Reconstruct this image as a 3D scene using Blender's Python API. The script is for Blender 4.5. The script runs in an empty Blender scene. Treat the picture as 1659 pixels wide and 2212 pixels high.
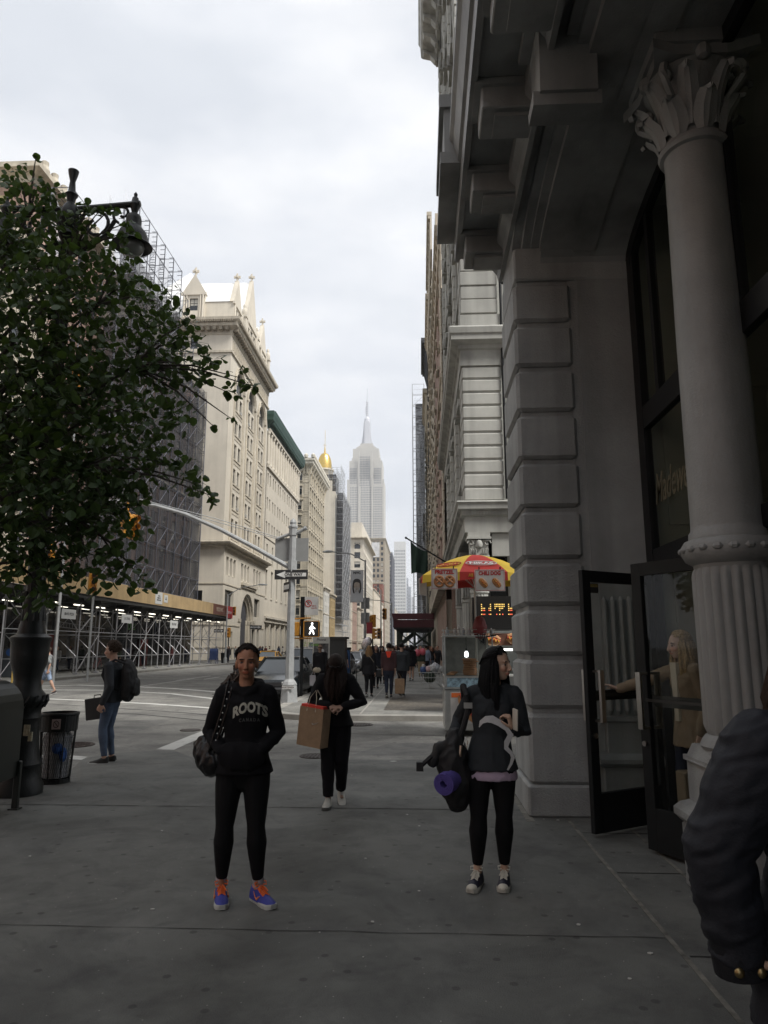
import bpy, bmesh, math, random
from mathutils import Vector, Matrix, noise
random.seed(11)
R_ = math.radians
sc = bpy.context.scene
# ---------------------------------------------------------------- camera
cam_d = bpy.data.cameras.new("camera"); cam = bpy.data.objects.new("camera", cam_d)
sc.collection.objects.link(cam); sc.camera = cam
CAMZ, TH, PS, FP = 1.65, R_(10.74), R_(2.915), 1534.0
cam.location = (0, 0, CAMZ); cam.rotation_euler = (math.pi/2+TH, 0, PS)
cam_d.sensor_fit = 'VERTICAL'; cam_d.sensor_height = 36; cam_d.sensor_width = 27
cam_d.lens = FP/2212*36; cam_d.clip_start = .05; cam_d.clip_end = 6000
# ---------------------------------------------------------------- world: bright broken overcast
world = bpy.data.worlds.new("World"); sc.world = world; world.use_nodes = True
nt = world.node_tree; nt.nodes.clear(); N = nt.nodes.new; L = nt.links.new
SUN_EL, SUN_AZ = R_(53), R_(120)          # azimuth clockwise from +Y
out = N('ShaderNodeOutputWorld'); bg = N('ShaderNodeBackground'); bg2 = N('ShaderNodeBackground')
sky = N('ShaderNodeTexSky'); sky.sky_type = 'NISHITA'; sky.sun_disc = False
sky.sun_elevation = SUN_EL; sky.sun_rotation = SUN_AZ; sky.dust_density = 3
bg.inputs[1].default_value = .11; L(sky.outputs[0], bg.inputs[0])
tc = N('ShaderNodeTexCoord'); mp = N('ShaderNodeMapping'); mp.inputs['Scale'].default_value = (1.4, 1.4, 3.6); mp.inputs['Location'].default_value = (3.1, .7, 1.9)
L(tc.outputs['Generated'], mp.inputs[0])
n1 = N('ShaderNodeTexNoise'); n1.inputs['Scale'].default_value = 2.2; n1.inputs['Detail'].default_value = 7; n1.inputs['Roughness'].default_value = .52
L(mp.outputs[0], n1.inputs[0])
r1 = N('ShaderNodeValToRGB'); r1.color_ramp.elements[0].position = .36; r1.color_ramp.elements[0].color = (.66, .69, .74, 1)
r1.color_ramp.elements[1].position = .64; r1.color_ramp.elements[1].color = (.88, .885, .90, 1)
e = r1.color_ramp.elements.new(.50); e.color = (.76, .78, .82, 1)
L(n1.outputs[0], r1.inputs[0]); L(r1.outputs[0], bg2.inputs[0]); bg2.inputs[1].default_value = 1.0
n2 = N('ShaderNodeTexNoise'); n2.inputs['Scale'].default_value = 1.3; n2.inputs['Detail'].default_value = 5; L(mp.outputs[0], n2.inputs[0])
r2 = N('ShaderNodeValToRGB'); r2.color_ramp.elements[0].position = .40; r2.color_ramp.elements[0].color = (.86,)*3+(1,)
r2.color_ramp.elements[1].position = .62; r2.color_ramp.elements[1].color = (1, 1, 1, 1); L(n2.outputs[0], r2.inputs[0])
mx = N('ShaderNodeMixShader'); L(r2.outputs[0], mx.inputs[0]); L(bg.outputs[0], mx.inputs[1]); L(bg2.outputs[0], mx.inputs[2]); L(mx.outputs[0], out.inputs[0])
# ---------------------------------------------------------------- veiled sun, behind and to the right
sd = bpy.data.lights.new("sun", 'SUN'); so = bpy.data.objects.new("sun", sd); sc.collection.objects.link(so)
sd.energy = 4.2; sd.angle = R_(18); sd.color = (1, .965, .92)
sv = Vector((math.sin(SUN_AZ)*math.cos(SUN_EL), math.cos(SUN_AZ)*math.cos(SUN_EL), math.sin(SUN_EL)))
so.rotation_euler = sv.to_track_quat('Z', 'Y').to_euler()
sc.view_settings.view_transform = 'Standard'; sc.view_settings.look = 'None'
sc.view_settings.exposure = .30; sc.view_settings.gamma = 1
sc.cycles.use_denoising = True
sc.cycles.max_bounces = 5; sc.cycles.diffuse_bounces = 3; sc.cycles.glossy_bounces = 2
sc.cycles.transmission_bounces = 4; sc.cycles.transparent_max_bounces = 12; sc.cycles.volume_bounces = 0
# ---------------------------------------------------------------- pixel -> point on a real plane of the street
_F = Vector((-math.sin(PS)*math.cos(TH), math.cos(PS)*math.cos(TH), math.sin(TH)))
_R = Vector((math.cos(PS), math.sin(PS), 0)); _U = _R.cross(_F)
def ray(px, py): return _F*FP+_R*(px-829.5)+_U*(1106-py)
def onG(px, py, z=0): d = ray(px, py); t = (z-CAMZ)/d.z; return Vector((d.x*t, d.y*t, z))
def onX(px, py, X): d = ray(px, py); t = X/d.x; return Vector((X, d.y*t, d.z*t+CAMZ))
def onY(px, py, Y): d = ray(px, py); t = Y/d.y; return Vector((d.x*t, Y, d.z*t+CAMZ))
# ---------------------------------------------------------------- materials
_M = {}
def mat(name, col, rough=.8, var=.18, scale=3, bump=.0, bscale=None, metal=0, spec=.5, streak=0, vcol=False, emit=None, coat=0, alpha=None):
    if name in _M: return _M[name]
    m = bpy.data.materials.new(name); m.use_nodes = True; _M[name] = m
    t = m.node_tree; b = t.nodes['Principled BSDF']; N = t.nodes.new; L = t.links.new
    b.inputs['Roughness'].default_value = rough; b.inputs['Metallic'].default_value = metal
    b.inputs['Specular IOR Level'].default_value = spec; b.inputs['Coat Weight'].default_value = coat
    tc = N('ShaderNodeTexCoord'); n = N('ShaderNodeTexNoise'); n.inputs['Scale'].default_value = scale; n.inputs['Detail'].default_value = 6; n.inputs['Roughness'].default_value = .62
    L(tc.outputs['Object'], n.inputs[0])
    cr = N('ShaderNodeValToRGB'); cr.color_ramp.elements[0].position = .3; cr.color_ramp.elements[1].position = .7
    c0 = [max(0, c*(1-var)) for c in col[:3]]; c1 = [min(1, c*(1+var*.8)) for c in col[:3]]
    cr.color_ramp.elements[0].color = (*c0, 1); cr.color_ramp.elements[1].color = (*c1, 1)
    L(n.outputs[0], cr.inputs[0]); last = cr.outputs[0]
    if streak:
        mp = N('ShaderNodeMapping'); mp.inputs['Scale'].default_value = (1.3, 1.3, .08); L(tc.outputs['Object'], mp.inputs[0])
        n3 = N('ShaderNodeTexNoise'); n3.inputs['Scale'].default_value = 1.6; n3.inputs['Detail'].default_value = 6; L(mp.outputs[0], n3.inputs[0])
        c3 = N('ShaderNodeValToRGB'); c3.color_ramp.elements[0].position = .38; c3.color_ramp.elements[0].color = (1-streak,)*3+(1,); c3.color_ramp.elements[1].position = .6
        L(n3.outputs[0], c3.inputs[0]); mm = N('ShaderNodeMix'); mm.data_type = 'RGBA'; mm.blend_type = 'MULTIPLY'; mm.inputs[0].default_value = 1
        L(last, mm.inputs[6]); L(c3.outputs[0], mm.inputs[7]); last = mm.outputs[2]
    if vcol:
        a = N('ShaderNodeVertexColor'); a.layer_name = 'Col'; mm = N('ShaderNodeMix'); mm.data_type = 'RGBA'; mm.blend_type = 'MULTIPLY'; mm.inputs[0].default_value = 1
        L(last, mm.inputs[6]); L(a.outputs[0], mm.inputs[7]); last = mm.outputs[2]
    L(last, b.inputs['Base Color'])
    if bump:
        nb = N('ShaderNodeTexNoise'); nb.inputs['Scale'].default_value = bscale or scale*8; nb.inputs['Detail'].default_value = 8; nb.inputs['Roughness'].default_value = .7; L(tc.outputs['Object'], nb.inputs[0])
        bp = N('ShaderNodeBump'); bp.inputs['Strength'].default_value = bump; bp.inputs['Distance'].default_value = .02
        L(nb.outputs[0], bp.inputs['Height']); L(bp.outputs[0], b.inputs['Normal'])
    if emit:
        b.inputs['Emission Color'].default_value = (*emit[:3], 1); b.inputs['Emission Strength'].default_value = emit[3]
    if alpha is not None: b.inputs['Alpha'].default_value = alpha
    return m
def glass_mat(name, tint=(.02, .025, .03), rough=.05, spec=.7):
    return mat(name, tint, rough, .4, .8, spec=spec)
def clear_glass(name, refl=.35):
    if name in _M: return _M[name]
    m = bpy.data.materials.new(name); m.use_nodes = True; _M[name] = m; t = m.node_tree; t.nodes.clear(); N = t.nodes.new; L = t.links.new
    o = N('ShaderNodeOutputMaterial'); a = N('ShaderNodeBsdfTransparent'); g = N('ShaderNodeBsdfGlossy'); x = N('ShaderNodeMixShader'); f = N('ShaderNodeLayerWeight'); f.inputs[0].default_value = .5
    p = N('ShaderNodeMath'); p.operation = 'POWER'; p.inputs[1].default_value = 4; k = N('ShaderNodeMath'); k.operation = 'MULTIPLY_ADD'; k.inputs[1].default_value = refl; k.inputs[2].default_value = .025
    a.inputs[0].default_value = (.80, .84, .82, 1); g.inputs['Roughness'].default_value = .02
    L(f.outputs['Facing'], p.inputs[0]); L(p.outputs[0], k.inputs[0]); L(k.outputs[0], x.inputs[0]); L(a.outputs[0], x.inputs[1]); L(g.outputs[0], x.inputs[2]); L(x.outputs[0], o.inputs[0]); return m
def brick_mat(name, c1, c2, mortar, sx=.22, sz=.075, off=0):
    if name in _M: return _M[name]
    m = mat(name, c1, .9, .2, 1.2, bump=.3, bscale=30); t = m.node_tree; N = t.nodes.new; L = t.links.new; b = t.nodes['Principled BSDF']
    tc = N('ShaderNodeTexCoord'); sp = N('ShaderNodeSeparateXYZ'); ad = N('ShaderNodeMath'); cb = N('ShaderNodeCombineXYZ')
    L(tc.outputs['Object'], sp.inputs[0]); L(sp.outputs[0], ad.inputs[0]); L(sp.outputs[1], ad.inputs[1]); L(ad.outputs[0], cb.inputs[0]); L(sp.outputs[2], cb.inputs[1])
    br = N('ShaderNodeTexBrick'); br.inputs['Scale'].default_value = 1; br.inputs['Brick Width'].default_value = sx; br.inputs['Row Height'].default_value = sz
    br.inputs['Mortar Size'].default_value = .008; br.inputs['Color1'].default_value = (*c1, 1); br.inputs['Color2'].default_value = (*c2, 1); br.inputs['Mortar'].default_value = (*mortar, 1)
    L(cb.outputs[0], br.inputs[0]); n = N('ShaderNodeTexNoise'); n.inputs['Scale'].default_value = .5; n.inputs['Detail'].default_value = 6; L(tc.outputs['Object'], n.inputs[0])
    cr = N('ShaderNodeValToRGB'); cr.color_ramp.elements[0].position = .3; cr.color_ramp.elements[0].color = (.6, .6, .6, 1); L(n.outputs[0], cr.inputs[0])
    mm = N('ShaderNodeMix'); mm.data_type = 'RGBA'; mm.blend_type = 'MULTIPLY'; mm.inputs[0].default_value = 1
    L(br.outputs[0], mm.inputs[6]); L(cr.outputs[0], mm.inputs[7]); L(mm.outputs[2], b.inputs['Base Color']); return m
def net_mat(name, col, a, cell=.5):
    if name in _M: return _M[name]
    m = mat(name, col, .9, .25, .8); t = m.node_tree; N = t.nodes.new; L = t.links.new; b = t.nodes['Principled BSDF']
    tc = N('ShaderNodeTexCoord'); mp = N('ShaderNodeMapping'); mp.inputs['Scale'].default_value = (1, 1, .12); n = N('ShaderNodeTexNoise'); n.inputs['Scale'].default_value = 1/cell; n.inputs['Detail'].default_value = 5
    L(tc.outputs['Object'], mp.inputs[0]); L(mp.outputs[0], n.inputs[0]); cr = N('ShaderNodeValToRGB')
    cr.color_ramp.elements[0].position = .35; cr.color_ramp.elements[0].color = (a-.22,)*3+(1,); cr.color_ramp.elements[1].position = .68; cr.color_ramp.elements[1].color = (min(1, a+.25),)*3+(1,)
    L(n.outputs[0], cr.inputs[0]); L(cr.outputs[0], b.inputs['Alpha']); return m
# ---------------------------------------------------------------- objects
def reg(o, parent=None, loc=None, rz=None):
    sc.collection.objects.link(o)
    if parent: o.parent = parent
    if loc is not None: o.location = loc
    if rz is not None: o.rotation_euler = (0, 0, rz)
    return o
def tag(o, label=None, cat=None, group=None, kind=None):
    if label: o['label'] = label
    if cat: o['category'] = cat
    if group: o['group'] = group
    if kind: o['kind'] = kind
    return o
def thing(name, label, cat, loc=(0, 0, 0), rz=0, group=None):
    return tag(reg(bpy.data.objects.new(name, None), None, loc, rz), label, cat, group)
def copy_tree(o, parent=None):
    c = o.copy(); sc.collection.objects.link(c)
    if parent: c.parent = parent
    for ch in list(o.children): copy_tree(ch, c)
    return c
class MB:
    def __init__(s, tf=None): s.v = []; s.f = []; s.m = []; s.tf = tf or Matrix(); s.mi = 0
    def p(s, c): s.v.append(tuple(s.tf @ Vector(c))); return len(s.v)-1
    def face(s, pts, mi=None):
        s.f.append([s.p(c) for c in pts]); s.m.append(s.mi if mi is None else mi)
    def idx(s, ids, mi=None): s.f.append(list(ids)); s.m.append(s.mi if mi is None else mi)
    def box(s, x0, y0, z0, x1, y1, z1, mi=None, taper=0):
        t = taper; b = [s.p(c) for c in ((x0, y0, z0), (x1, y0, z0), (x1, y1, z0), (x0, y1, z0), (x0+t, y0+t, z1), (x1-t, y0+t, z1), (x1-t, y1-t, z1), (x0+t, y1-t, z1))]
        for q in ((0, 3, 2, 1), (4, 5, 6, 7), (0, 1, 5, 4), (1, 2, 6, 5), (2, 3, 7, 6), (3, 0, 4, 7)): s.idx([b[i] for i in q], mi)
    def cbox(s, x0, y0, z0, x1, y1, z1, c=.02, mi=None):     # box with chamfered upright and level edges
        def ring(z, i): return [s.p(q) for q in ((x0+i+c, y0+i, z), (x1-i-c, y0+i, z), (x1-i, y0+i+c, z), (x1-i, y1-i-c, z), (x1-i-c, y1-i, z), (x0+i+c, y1-i, z), (x0+i, y1-i-c, z), (x0+i, y0+i+c, z))]
        rs = [ring(z0, c), ring(z0+c, 0), ring(z1-c, 0), ring(z1, c)]
        s.idx(rs[0][::-1], mi); s.idx(rs[3], mi)
        for a, b in zip(rs, rs[1:]):
            for i in range(8): j = (i+1) % 8; s.idx([a[i], a[j], b[j], b[i]], mi)
    def prism(s, poly, axis, a, b, mi=None):                 # poly of 2-D points extruded along axis from a to b
        def P(q, t): return {'x': (t, q[0], q[1]), 'y': (q[0], t, q[1]), 'z': (q[0], q[1], t)}[axis]
        A = [s.p(P(q, a)) for q in poly]; B = [s.p(P(q, b)) for q in poly]; n = len(poly)
        s.idx(A[::-1], mi); s.idx(B, mi)
        for i in range(n): j = (i+1) % n; s.idx([A[i], A[j], B[j], B[i]], mi)
    def tube(s, pts, r, n=6, mi=None, cap=True):
        pts = [Vector(p) for p in pts]; rr = r if isinstance(r, (list, tuple)) else [r]*len(pts); rings = []; prev = None
        for i, p in enumerate(pts):
            d = (pts[min(i+1, len(pts)-1)]-pts[max(i-1, 0)]).normalized()
            up = prev if prev is not None and abs(prev.dot(d)) < .95 else (Vector((0, 0, 1)) if abs(d.z) < .9 else Vector((1, 0, 0)))
            a = d.cross(up).normalized(); b = d.cross(a).normalized(); prev = up
            rings.append([s.p(p+(a*math.cos(2*math.pi*k/n)+b*math.sin(2*math.pi*k/n))*rr[i]) for k in range(n)])
        for A, B in zip(rings, rings[1:]):
            for k in range(n): j = (k+1) % n; s.idx([A[k], A[j], B[j], B[k]], mi)
        if cap: s.idx(rings[0][::-1], mi); s.idx(rings[-1], mi)
    def lathe(s, cx, cy, prof, n=24, mi=None, a0=0, a1=None):
        rings = []; full = a1 is None; a1 = a0+2*math.pi if full else a1
        for r, z in prof: rings.append([s.p((cx+r*math.cos(a0+(a1-a0)*k/n), cy+r*math.sin(a0+(a1-a0)*k/n), z)) for k in range(n if full else n+1)])
        m = n if full else n
        for A, B in zip(rings, rings[1:]):
            for k in range(m): j = (k+1) % n if full else k+1; s.idx([A[k], A[j], B[j], B[k]], mi)
        if full:
            if prof[0][0] > 1e-4: s.idx(rings[0][::-1], mi)
            if prof[-1][0] > 1e-4: s.idx(rings[-1], mi)
    def sweep(s, path, prof, mi=None, closed=False):          # path in xy walked with the outside on its right; prof = [(out, z)]
        n = len(path); P = [Vector(q) for q in path]; rings = []
        for i in range(n):
            def nr(a, b): d = (P[b]-P[a]).normalized(); return Vector((d.y, -d.x))
            if closed: n0 = nr(i-1, i); n1 = nr(i, (i+1) % n)
            else: n0 = nr(i-1, i) if i > 0 else nr(0, 1); n1 = nr(i, i+1) if i < n-1 else n0
            m = (n0+n1).normalized(); k = 1/max(.3, m.dot(n0))
            rings.append([s.p((P[i].x+m.x*k*o, P[i].y+m.y*k*o, z)) for o, z in prof])
        q = len(prof); prs = list(zip(rings, rings[1:]))+([(rings[-1], rings[0])] if closed else [])
        for A, B in prs:
            for k in range(q): j = (k+1) % q; s.idx([A[k], B[k], B[j], A[j]], mi)
        if not closed: s.idx(rings[0], mi); s.idx(rings[-1][::-1], mi)
    def wall(s, W, z0, z1, rects=(), depth=.25, u0=0, mi=None, rmi=None):   # front face at local y=0, outside is -y
        us = sorted({u0, W} | {r[0] for r in rects} | {r[1] for r in rects}); zs = sorted({z0, z1} | {r[2] for r in rects} | {r[3] for r in rects})
        us = [u for u in us if u0-1e-6 <= u <= W+1e-6]; zs = [z for z in zs if z0-1e-6 <= z <= z1+1e-6]
        for a, b in zip(zs, zs[1:]):
            run = None
            for c, d in zip(us, us[1:]):
                hole = any(r[0] < (c+d)/2 < r[1] and r[2] < (a+b)/2 < r[3] for r in rects)
                if not hole: run = (run[0], d) if run else (c, d)
                if hole or d == us[-1]:
                    if run: s.face([(run[0], 0, a), (run[1], 0, a), (run[1], 0, b), (run[0], 0, b)], mi); run = None
        for u, w, a, b in [r[:4] for r in rects]:
            D = depth; k = mi if rmi is None else rmi
            s.face([(u, 0, a), (u, 0, b), (u, D, b), (u, D, a)], k); s.face([(w, 0, b), (w, 0, a), (w, D, a), (w, D, b)], k)
            s.face([(u, 0, a), (u, D, a), (w, D, a), (w, 0, a)], k); s.face([(u, D, b), (u, 0, b), (w, 0, b), (w, D, b)], k)
    def archfill(s, u, w, zt, rise, depth, n=10, mi=None):    # turns the top of a square hole (top at zt) into an arch springing at zt-rise
        c = (u+w)/2; r = (w-u)/2; A = [(c-r*math.cos(math.pi*k/n), zt-rise+rise*math.sin(math.pi*k/n)) for k in range(n+1)]
        for k in range(n):
            (x0, a), (x1, b) = A[k], A[k+1]
            s.face([(x0, 0, a), (x1, 0, b), (x1, 0, zt+.001), (x0, 0, zt+.001)], mi); s.face([(x0, 0, a), (x0, depth, a), (x1, depth, b), (x1, 0, b)], mi)
    def build(s, name, mats, parent=None, smooth=False, loc=None, rz=None, link=True):
        me = bpy.data.meshes.new(name); me.from_pydata(s.v, [], s.f)
        for m in (mats if isinstance(mats, (list, tuple)) else [mats]): me.materials.append(m)
        me.polygons.foreach_set('material_index', s.m)
        if smooth: me.polygons.foreach_set('use_smooth', [True]*len(s.f))
        me.update(); o = bpy.data.objects.new(name, me)
        if smooth:
            try: me.set_sharp_from_angle(angle=R_(38))
            except Exception: pass
        return reg(o, parent, loc, rz) if link else o
def frame(x, y, a): return Matrix.Translation((x, y, 0)) @ Matrix.Rotation(a, 4, 'Z')
EAST, SOUTH, WEST = math.pi/2, 0, -math.pi/2   # local x runs along the wall, -y is outside
_W = {}
def window_mesh(w, h, style):
    key = (round(w, 2), round(h, 2), style)
    if key in _W: return _W[key]
    m = MB(); fr, blind, kind = style[0], style[1], style[2]; t = min(.07, w*.09)
    if kind == 'plate': m.box(0, 0, 0, w, .06, h, 1)
    else:
        m.box(0, .0, 0, t, .08, h, 0); m.box(w-t, .0, 0, w, .08, h, 0); m.box(t, .0, 0, w-t, .08, t, 0); m.box(t, .0, h-t, w-t, .08, h, 0)
        if kind == 'sash': m.box(t, .015, h*.5-.03, w-t, .07, h*.5+.03, 0)
        if kind == 'cross': m.box(w/2-.03, .01, t, w/2+.03, .06, h-t, 0); m.box(t, .015, h*.62-.03, w/2-.031, .07, h*.62+.03, 0); m.box(w/2+.031, .015, h*.62-.03, w-t, .07, h*.62+.03, 0)
        m.face([(t, .05, t), (w-t, .05, t), (w-t, .05, h-t), (t, .05, h-t)], 1)
        if blind: m.face([(t+.01, .044, h*(1-blind)), (w-t-.01, .044, h*(1-blind)), (w-t-.01, .044, h-t-.01), (t+.01, .044, h-t-.01)], 2)
    if kind == 'plate': return _W.setdefault(key, m.build('window', [mat('far_frame', (.2, .2, .2)), mat('far_pane', (.13, .14, .16), .3, .4, .3)], link=False).data)
    o = m.build('window', [mat('win_'+fr, dict(dark=(.03, .03, .032), white=(.55, .54, .5), green=(.05, .09, .07))[fr], .5, .1), glass_mat('win_glass'), mat('win_blind', (.45, .43, .38), .9, .1, 5)], link=False)
    _W[key] = o.data; return o.data
def windows(parent, F, rects, depth=.22, fr='dark', kind='sash', blinds=.35, rnd=None):
    rnd = rnd or random; done = 0; rest = MB()
    for r in rects:
        u, w, a, b = r[:4]
        if done < 100:
            bl = rnd.choice((.25, .4, .55, .8)) if rnd.random() < blinds else 0
            o = bpy.data.objects.new('window', window_mesh(w-u, b-a, (fr, bl, kind))); sc.collection.objects.link(o); o.parent = parent
            o.matrix_basis = F @ Matrix.Translation((u, depth-.09 if kind != 'plate' else -.05, a)); done += 1
        else:
            rest.tf = F; d = depth-.09 if kind != 'plate' else -.05; rest.box(u, d, a, w, d+.05, b, 0)
    if rest.v: tag(rest.build('window', glass_mat('win_glass') if kind != 'plate' else mat('far_pane', (.13, .14, .16), .3, .4, .3), parent), kind='stuff')
def text_obj(name, body, size, m, parent=None, loc=(0, 0, 0), rot=(math.pi/2, 0, 0), ext=.004, align='CENTER', shear=0, sx=1, bold=.0):
    c = bpy.data.curves.new(name, 'FONT'); c.body = body; c.size = size; c.align_x = align; c.align_y = 'CENTER'; c.extrude = ext; c.shear = shear; c.offset = bold; c.resolution_u = 3
    t = bpy.data.objects.new(name, c); sc.collection.objects.link(t); dg = bpy.context.evaluated_depsgraph_get(); dg.update()
    me = bpy.data.meshes.new_from_object(t.evaluated_get(dg)); bpy.data.objects.remove(t); bpy.data.curves.remove(c)
    me.materials.clear(); me.materials.append(m); o = bpy.data.objects.new(name, me); reg(o, parent, loc); o.rotation_euler = rot; o.scale = (sx, 1, 1); return o
# ================================================================= GROUND
def paving_mat(name, col, rough, spots, speck, sscale=2.2, patch=.22):
    m = mat(name, col, rough, patch, .55, bump=.35, bscale=90); t = m.node_tree; N = t.nodes.new; L = t.links.new; b = t.nodes['Principled BSDF']
    src = b.inputs['Base Color'].links[0].from_socket; tc = N('ShaderNodeTexCoord'); last = src
    for sc_, th, colr, rn in ((sscale, spots, (.58, .58, .58, 1), .95), (4.3, speck, (3.2, 3.2, 3.1, 1), 1.0)):
        v = N('ShaderNodeTexVoronoi'); v.voronoi_dimensions = '2D'; v.inputs['Scale'].default_value = sc_; v.inputs['Randomness'].default_value = rn; L(tc.outputs['Object'], v.inputs[0])
        c = N('ShaderNodeValToRGB'); c.color_ramp.elements[0].position = th*.7; c.color_ramp.elements[1].position = th; c.color_ramp.elements[0].color = colr; c.color_ramp.elements[1].color = (1, 1, 1, 1)
        L(v.outputs['Distance'], c.inputs[0]); x = N('ShaderNodeMix'); x.data_type = 'RGBA'; x.blend_type = 'MULTIPLY'; x.inputs[0].default_value = 1; x.clamp_result = False
        L(last, x.inputs[6]); L(c.outputs[0], x.inputs[7]); last = x.outputs[2]
    for ns_, lo, hi, dk in ((.9, .42, .62, .72), (3.3, .50, .68, .84)):
        w_ = N('ShaderNodeTexNoise'); w_.inputs['Scale'].default_value = ns_; w_.inputs['Detail'].default_value = 9; w_.inputs['Roughness'].default_value = .68; w_.inputs['Distortion'].default_value = .6; L(tc.outputs['Object'], w_.inputs[0])
        c = N('ShaderNodeValToRGB'); c.color_ramp.elements[0].position = lo; c.color_ramp.elements[1].position = hi; c.color_ramp.elements[0].color = (1.12, 1.12, 1.10, 1); c.color_ramp.elements[1].color = (dk, dk, dk, 1); L(w_.outputs[0], c.inputs[0])
        x = N('ShaderNodeMix'); x.data_type = 'RGBA'; x.blend_type = 'MULTIPLY'; x.inputs[0].default_value = 1; x.clamp_result = False; L(last, x.inputs[6]); L(c.outputs[0], x.inputs[7]); last = x.outputs[2]
    g = N('ShaderNodeTexNoise'); g.inputs['Scale'].default_value = 260; g.inputs['Detail'].default_value = 2; L(tc.outputs['Object'], g.inputs[0])
    c = N('ShaderNodeValToRGB'); c.color_ramp.elements[0].position = .3; c.color_ramp.elements[0].color = (.7, .7, .7, 1); c.color_ramp.elements[1].position = .75; c.color_ramp.elements[1].color = (1.35, 1.35, 1.33, 1); L(g.outputs[0], c.inputs[0])
    x = N('ShaderNodeMix'); x.data_type = 'RGBA'; x.blend_type = 'MULTIPLY'; x.inputs[0].default_value = 1; x.clamp_result = False; L(last, x.inputs[6]); L(c.outputs[0], x.inputs[7]); L(x.outputs[2], b.inputs['Base Color']); return m
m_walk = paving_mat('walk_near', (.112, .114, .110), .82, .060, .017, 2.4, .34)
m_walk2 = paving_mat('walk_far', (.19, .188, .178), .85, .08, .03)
m_road = paving_mat('asphalt', (.165, .162, .154), .9, .05, .035, 1.1, .25)
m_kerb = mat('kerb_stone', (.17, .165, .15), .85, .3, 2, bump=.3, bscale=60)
m_line = mat('road_paint', (.52, .52, .49), .8, .3, 5); _cr = [n for n in m_line.node_tree.nodes if n.type == 'VALTORGB'][0]; _cr.color_ramp.elements[0].color = (.20, .195, .18, 1); _cr.color_ramp.elements[0].position = .30; _cr.color_ramp.elements[1].position = .46; _cr.color_ramp.elements[1].color = (.50, .50, .47, 1)
[n for n in m_line.node_tree.nodes if n.type == 'TEX_NOISE'][0].inputs['Detail'].default_value = 12
m_joint = mat('joint', (.035, .035, .034), .95, .3)
m_pale = mat('pale_mortar', (.155, .15, .13), .9, .6, 9)
g = MB(); RZ = -.13
g.face([(-900, -120, RZ), (900, -120, RZ), (900, 3500, RZ), (-900, 3500, RZ)])
tag(g.build('road', m_road), kind='structure')
def slab(name, outline, m, top=0, low=None):
    """outline anticlockwise (x, y) or (x, y, z); skirt down to the road"""
    b = MB(); pts = [(q[0], q[1], q[2] if len(q) > 2 else top) for q in outline]
    b.face(pts)
    for i in range(len(pts)):
        a, c = pts[i], pts[(i+1) % len(pts)]
        b.face([(a[0], a[1], RZ-.05), (c[0], c[1], RZ-.05), c, a])
    return tag(b.build(name, m), kind='structure')
edge = [onG(px, py, -.115) for px, py in ((940, 1641), (800, 1641), (640, 1640), (480, 1640), (420, 1638), (378, 1622), (336, 1621), (252, 1627), (202, 1634), (176, 1641), (157, 1660), (132, 1676))]
rampN = [(14, edge[0].y, -.115)]+[tuple(p) for p in edge]+[(-4.85, 9.3, -.06)]
b = MB(); b.face([(-4.85, -60, 0), (14, -60, 0), (14, 9.0, 0), (-4.7, 9.0, 0), (-4.85, 8.6, 0)])
rN = [(14, 9.0, 0)]+rampN+[(-4.7, 9.0, 0)]
S_ = [(14, 9.0, 0), (2.5, 9.0, 0), (1, 9.0, 0), (-.5, 9.0, 0), (-1.6, 9.0, 0), (-2.4, 9.0, 0), (-2.8, 9.0, 0), (-3.1, 9.0, 0), (-3.5, 9.0, 0), (-3.9, 9.0, 0), (-4.2, 9.0, 0), (-4.4, 9.0, 0), (-4.6, 9.0, 0), (-4.7, 9.0, 0)]
for i in range(len(rampN)-1): b.face([S_[i], S_[i+1], rampN[i+1], rampN[i]])
for i in range(len(rampN)-1): a, c = rampN[i], rampN[i+1]; b.face([a, c, (c[0], c[1], RZ-.05), (a[0], a[1], RZ-.05)])
b.face([(-4.85, -60, 0), (-4.85, 8.6, 0), (-4.85, 8.6, RZ-.05), (-4.85, -60, RZ-.05)])
b.face([(-4.85, 8.6, 0), (-4.7, 9, 0), rampN[-1]]); b.face([(-4.85, 8.6, 0), rampN[-1], (-4.85, 9.3, RZ-.05), (-4.85, 8.6, RZ-.05)])
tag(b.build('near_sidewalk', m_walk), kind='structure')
# kerb stones
kb = MB(); kb.box(-5.0, -60, RZ-.02, -4.85, 8.6, .004)
tag(kb.build('near_kerb', m_kerb), kind='structure')
arc = lambda cx, cy, r, a0, a1, n=8: [(cx+r*math.cos(R_(a0+(a1-a0)*k/n)), cy+r*math.sin(R_(a0+(a1-a0)*k/n))) for k in range(n+1)]
KX = -3.95
far_r = [(16, 18.05), (16, 1500), (KX, 1500)]+arc(KX+1.6, 18.05+1.6, 1.6, 180, 270)
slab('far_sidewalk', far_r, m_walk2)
kb = MB(); path = [(KX, 400)]+arc(KX+1.6, 18.05+1.6, 1.6, 180, 270)+[(16, 18.05)]
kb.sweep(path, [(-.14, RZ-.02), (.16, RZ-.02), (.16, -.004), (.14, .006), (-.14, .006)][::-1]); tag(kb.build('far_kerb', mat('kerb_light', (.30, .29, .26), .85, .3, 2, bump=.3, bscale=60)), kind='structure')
LX = -19.6
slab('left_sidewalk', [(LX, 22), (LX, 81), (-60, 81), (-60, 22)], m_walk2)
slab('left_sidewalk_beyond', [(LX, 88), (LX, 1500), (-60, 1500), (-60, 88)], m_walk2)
kb = MB(); kb.box(LX-.02, 22, RZ-.02, LX+.15, 81, .006); kb.box(LX-.02, 88, RZ-.02, LX+.15, 500, .006); tag(kb.build('left_kerb', m_kerb), kind='structure')
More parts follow.
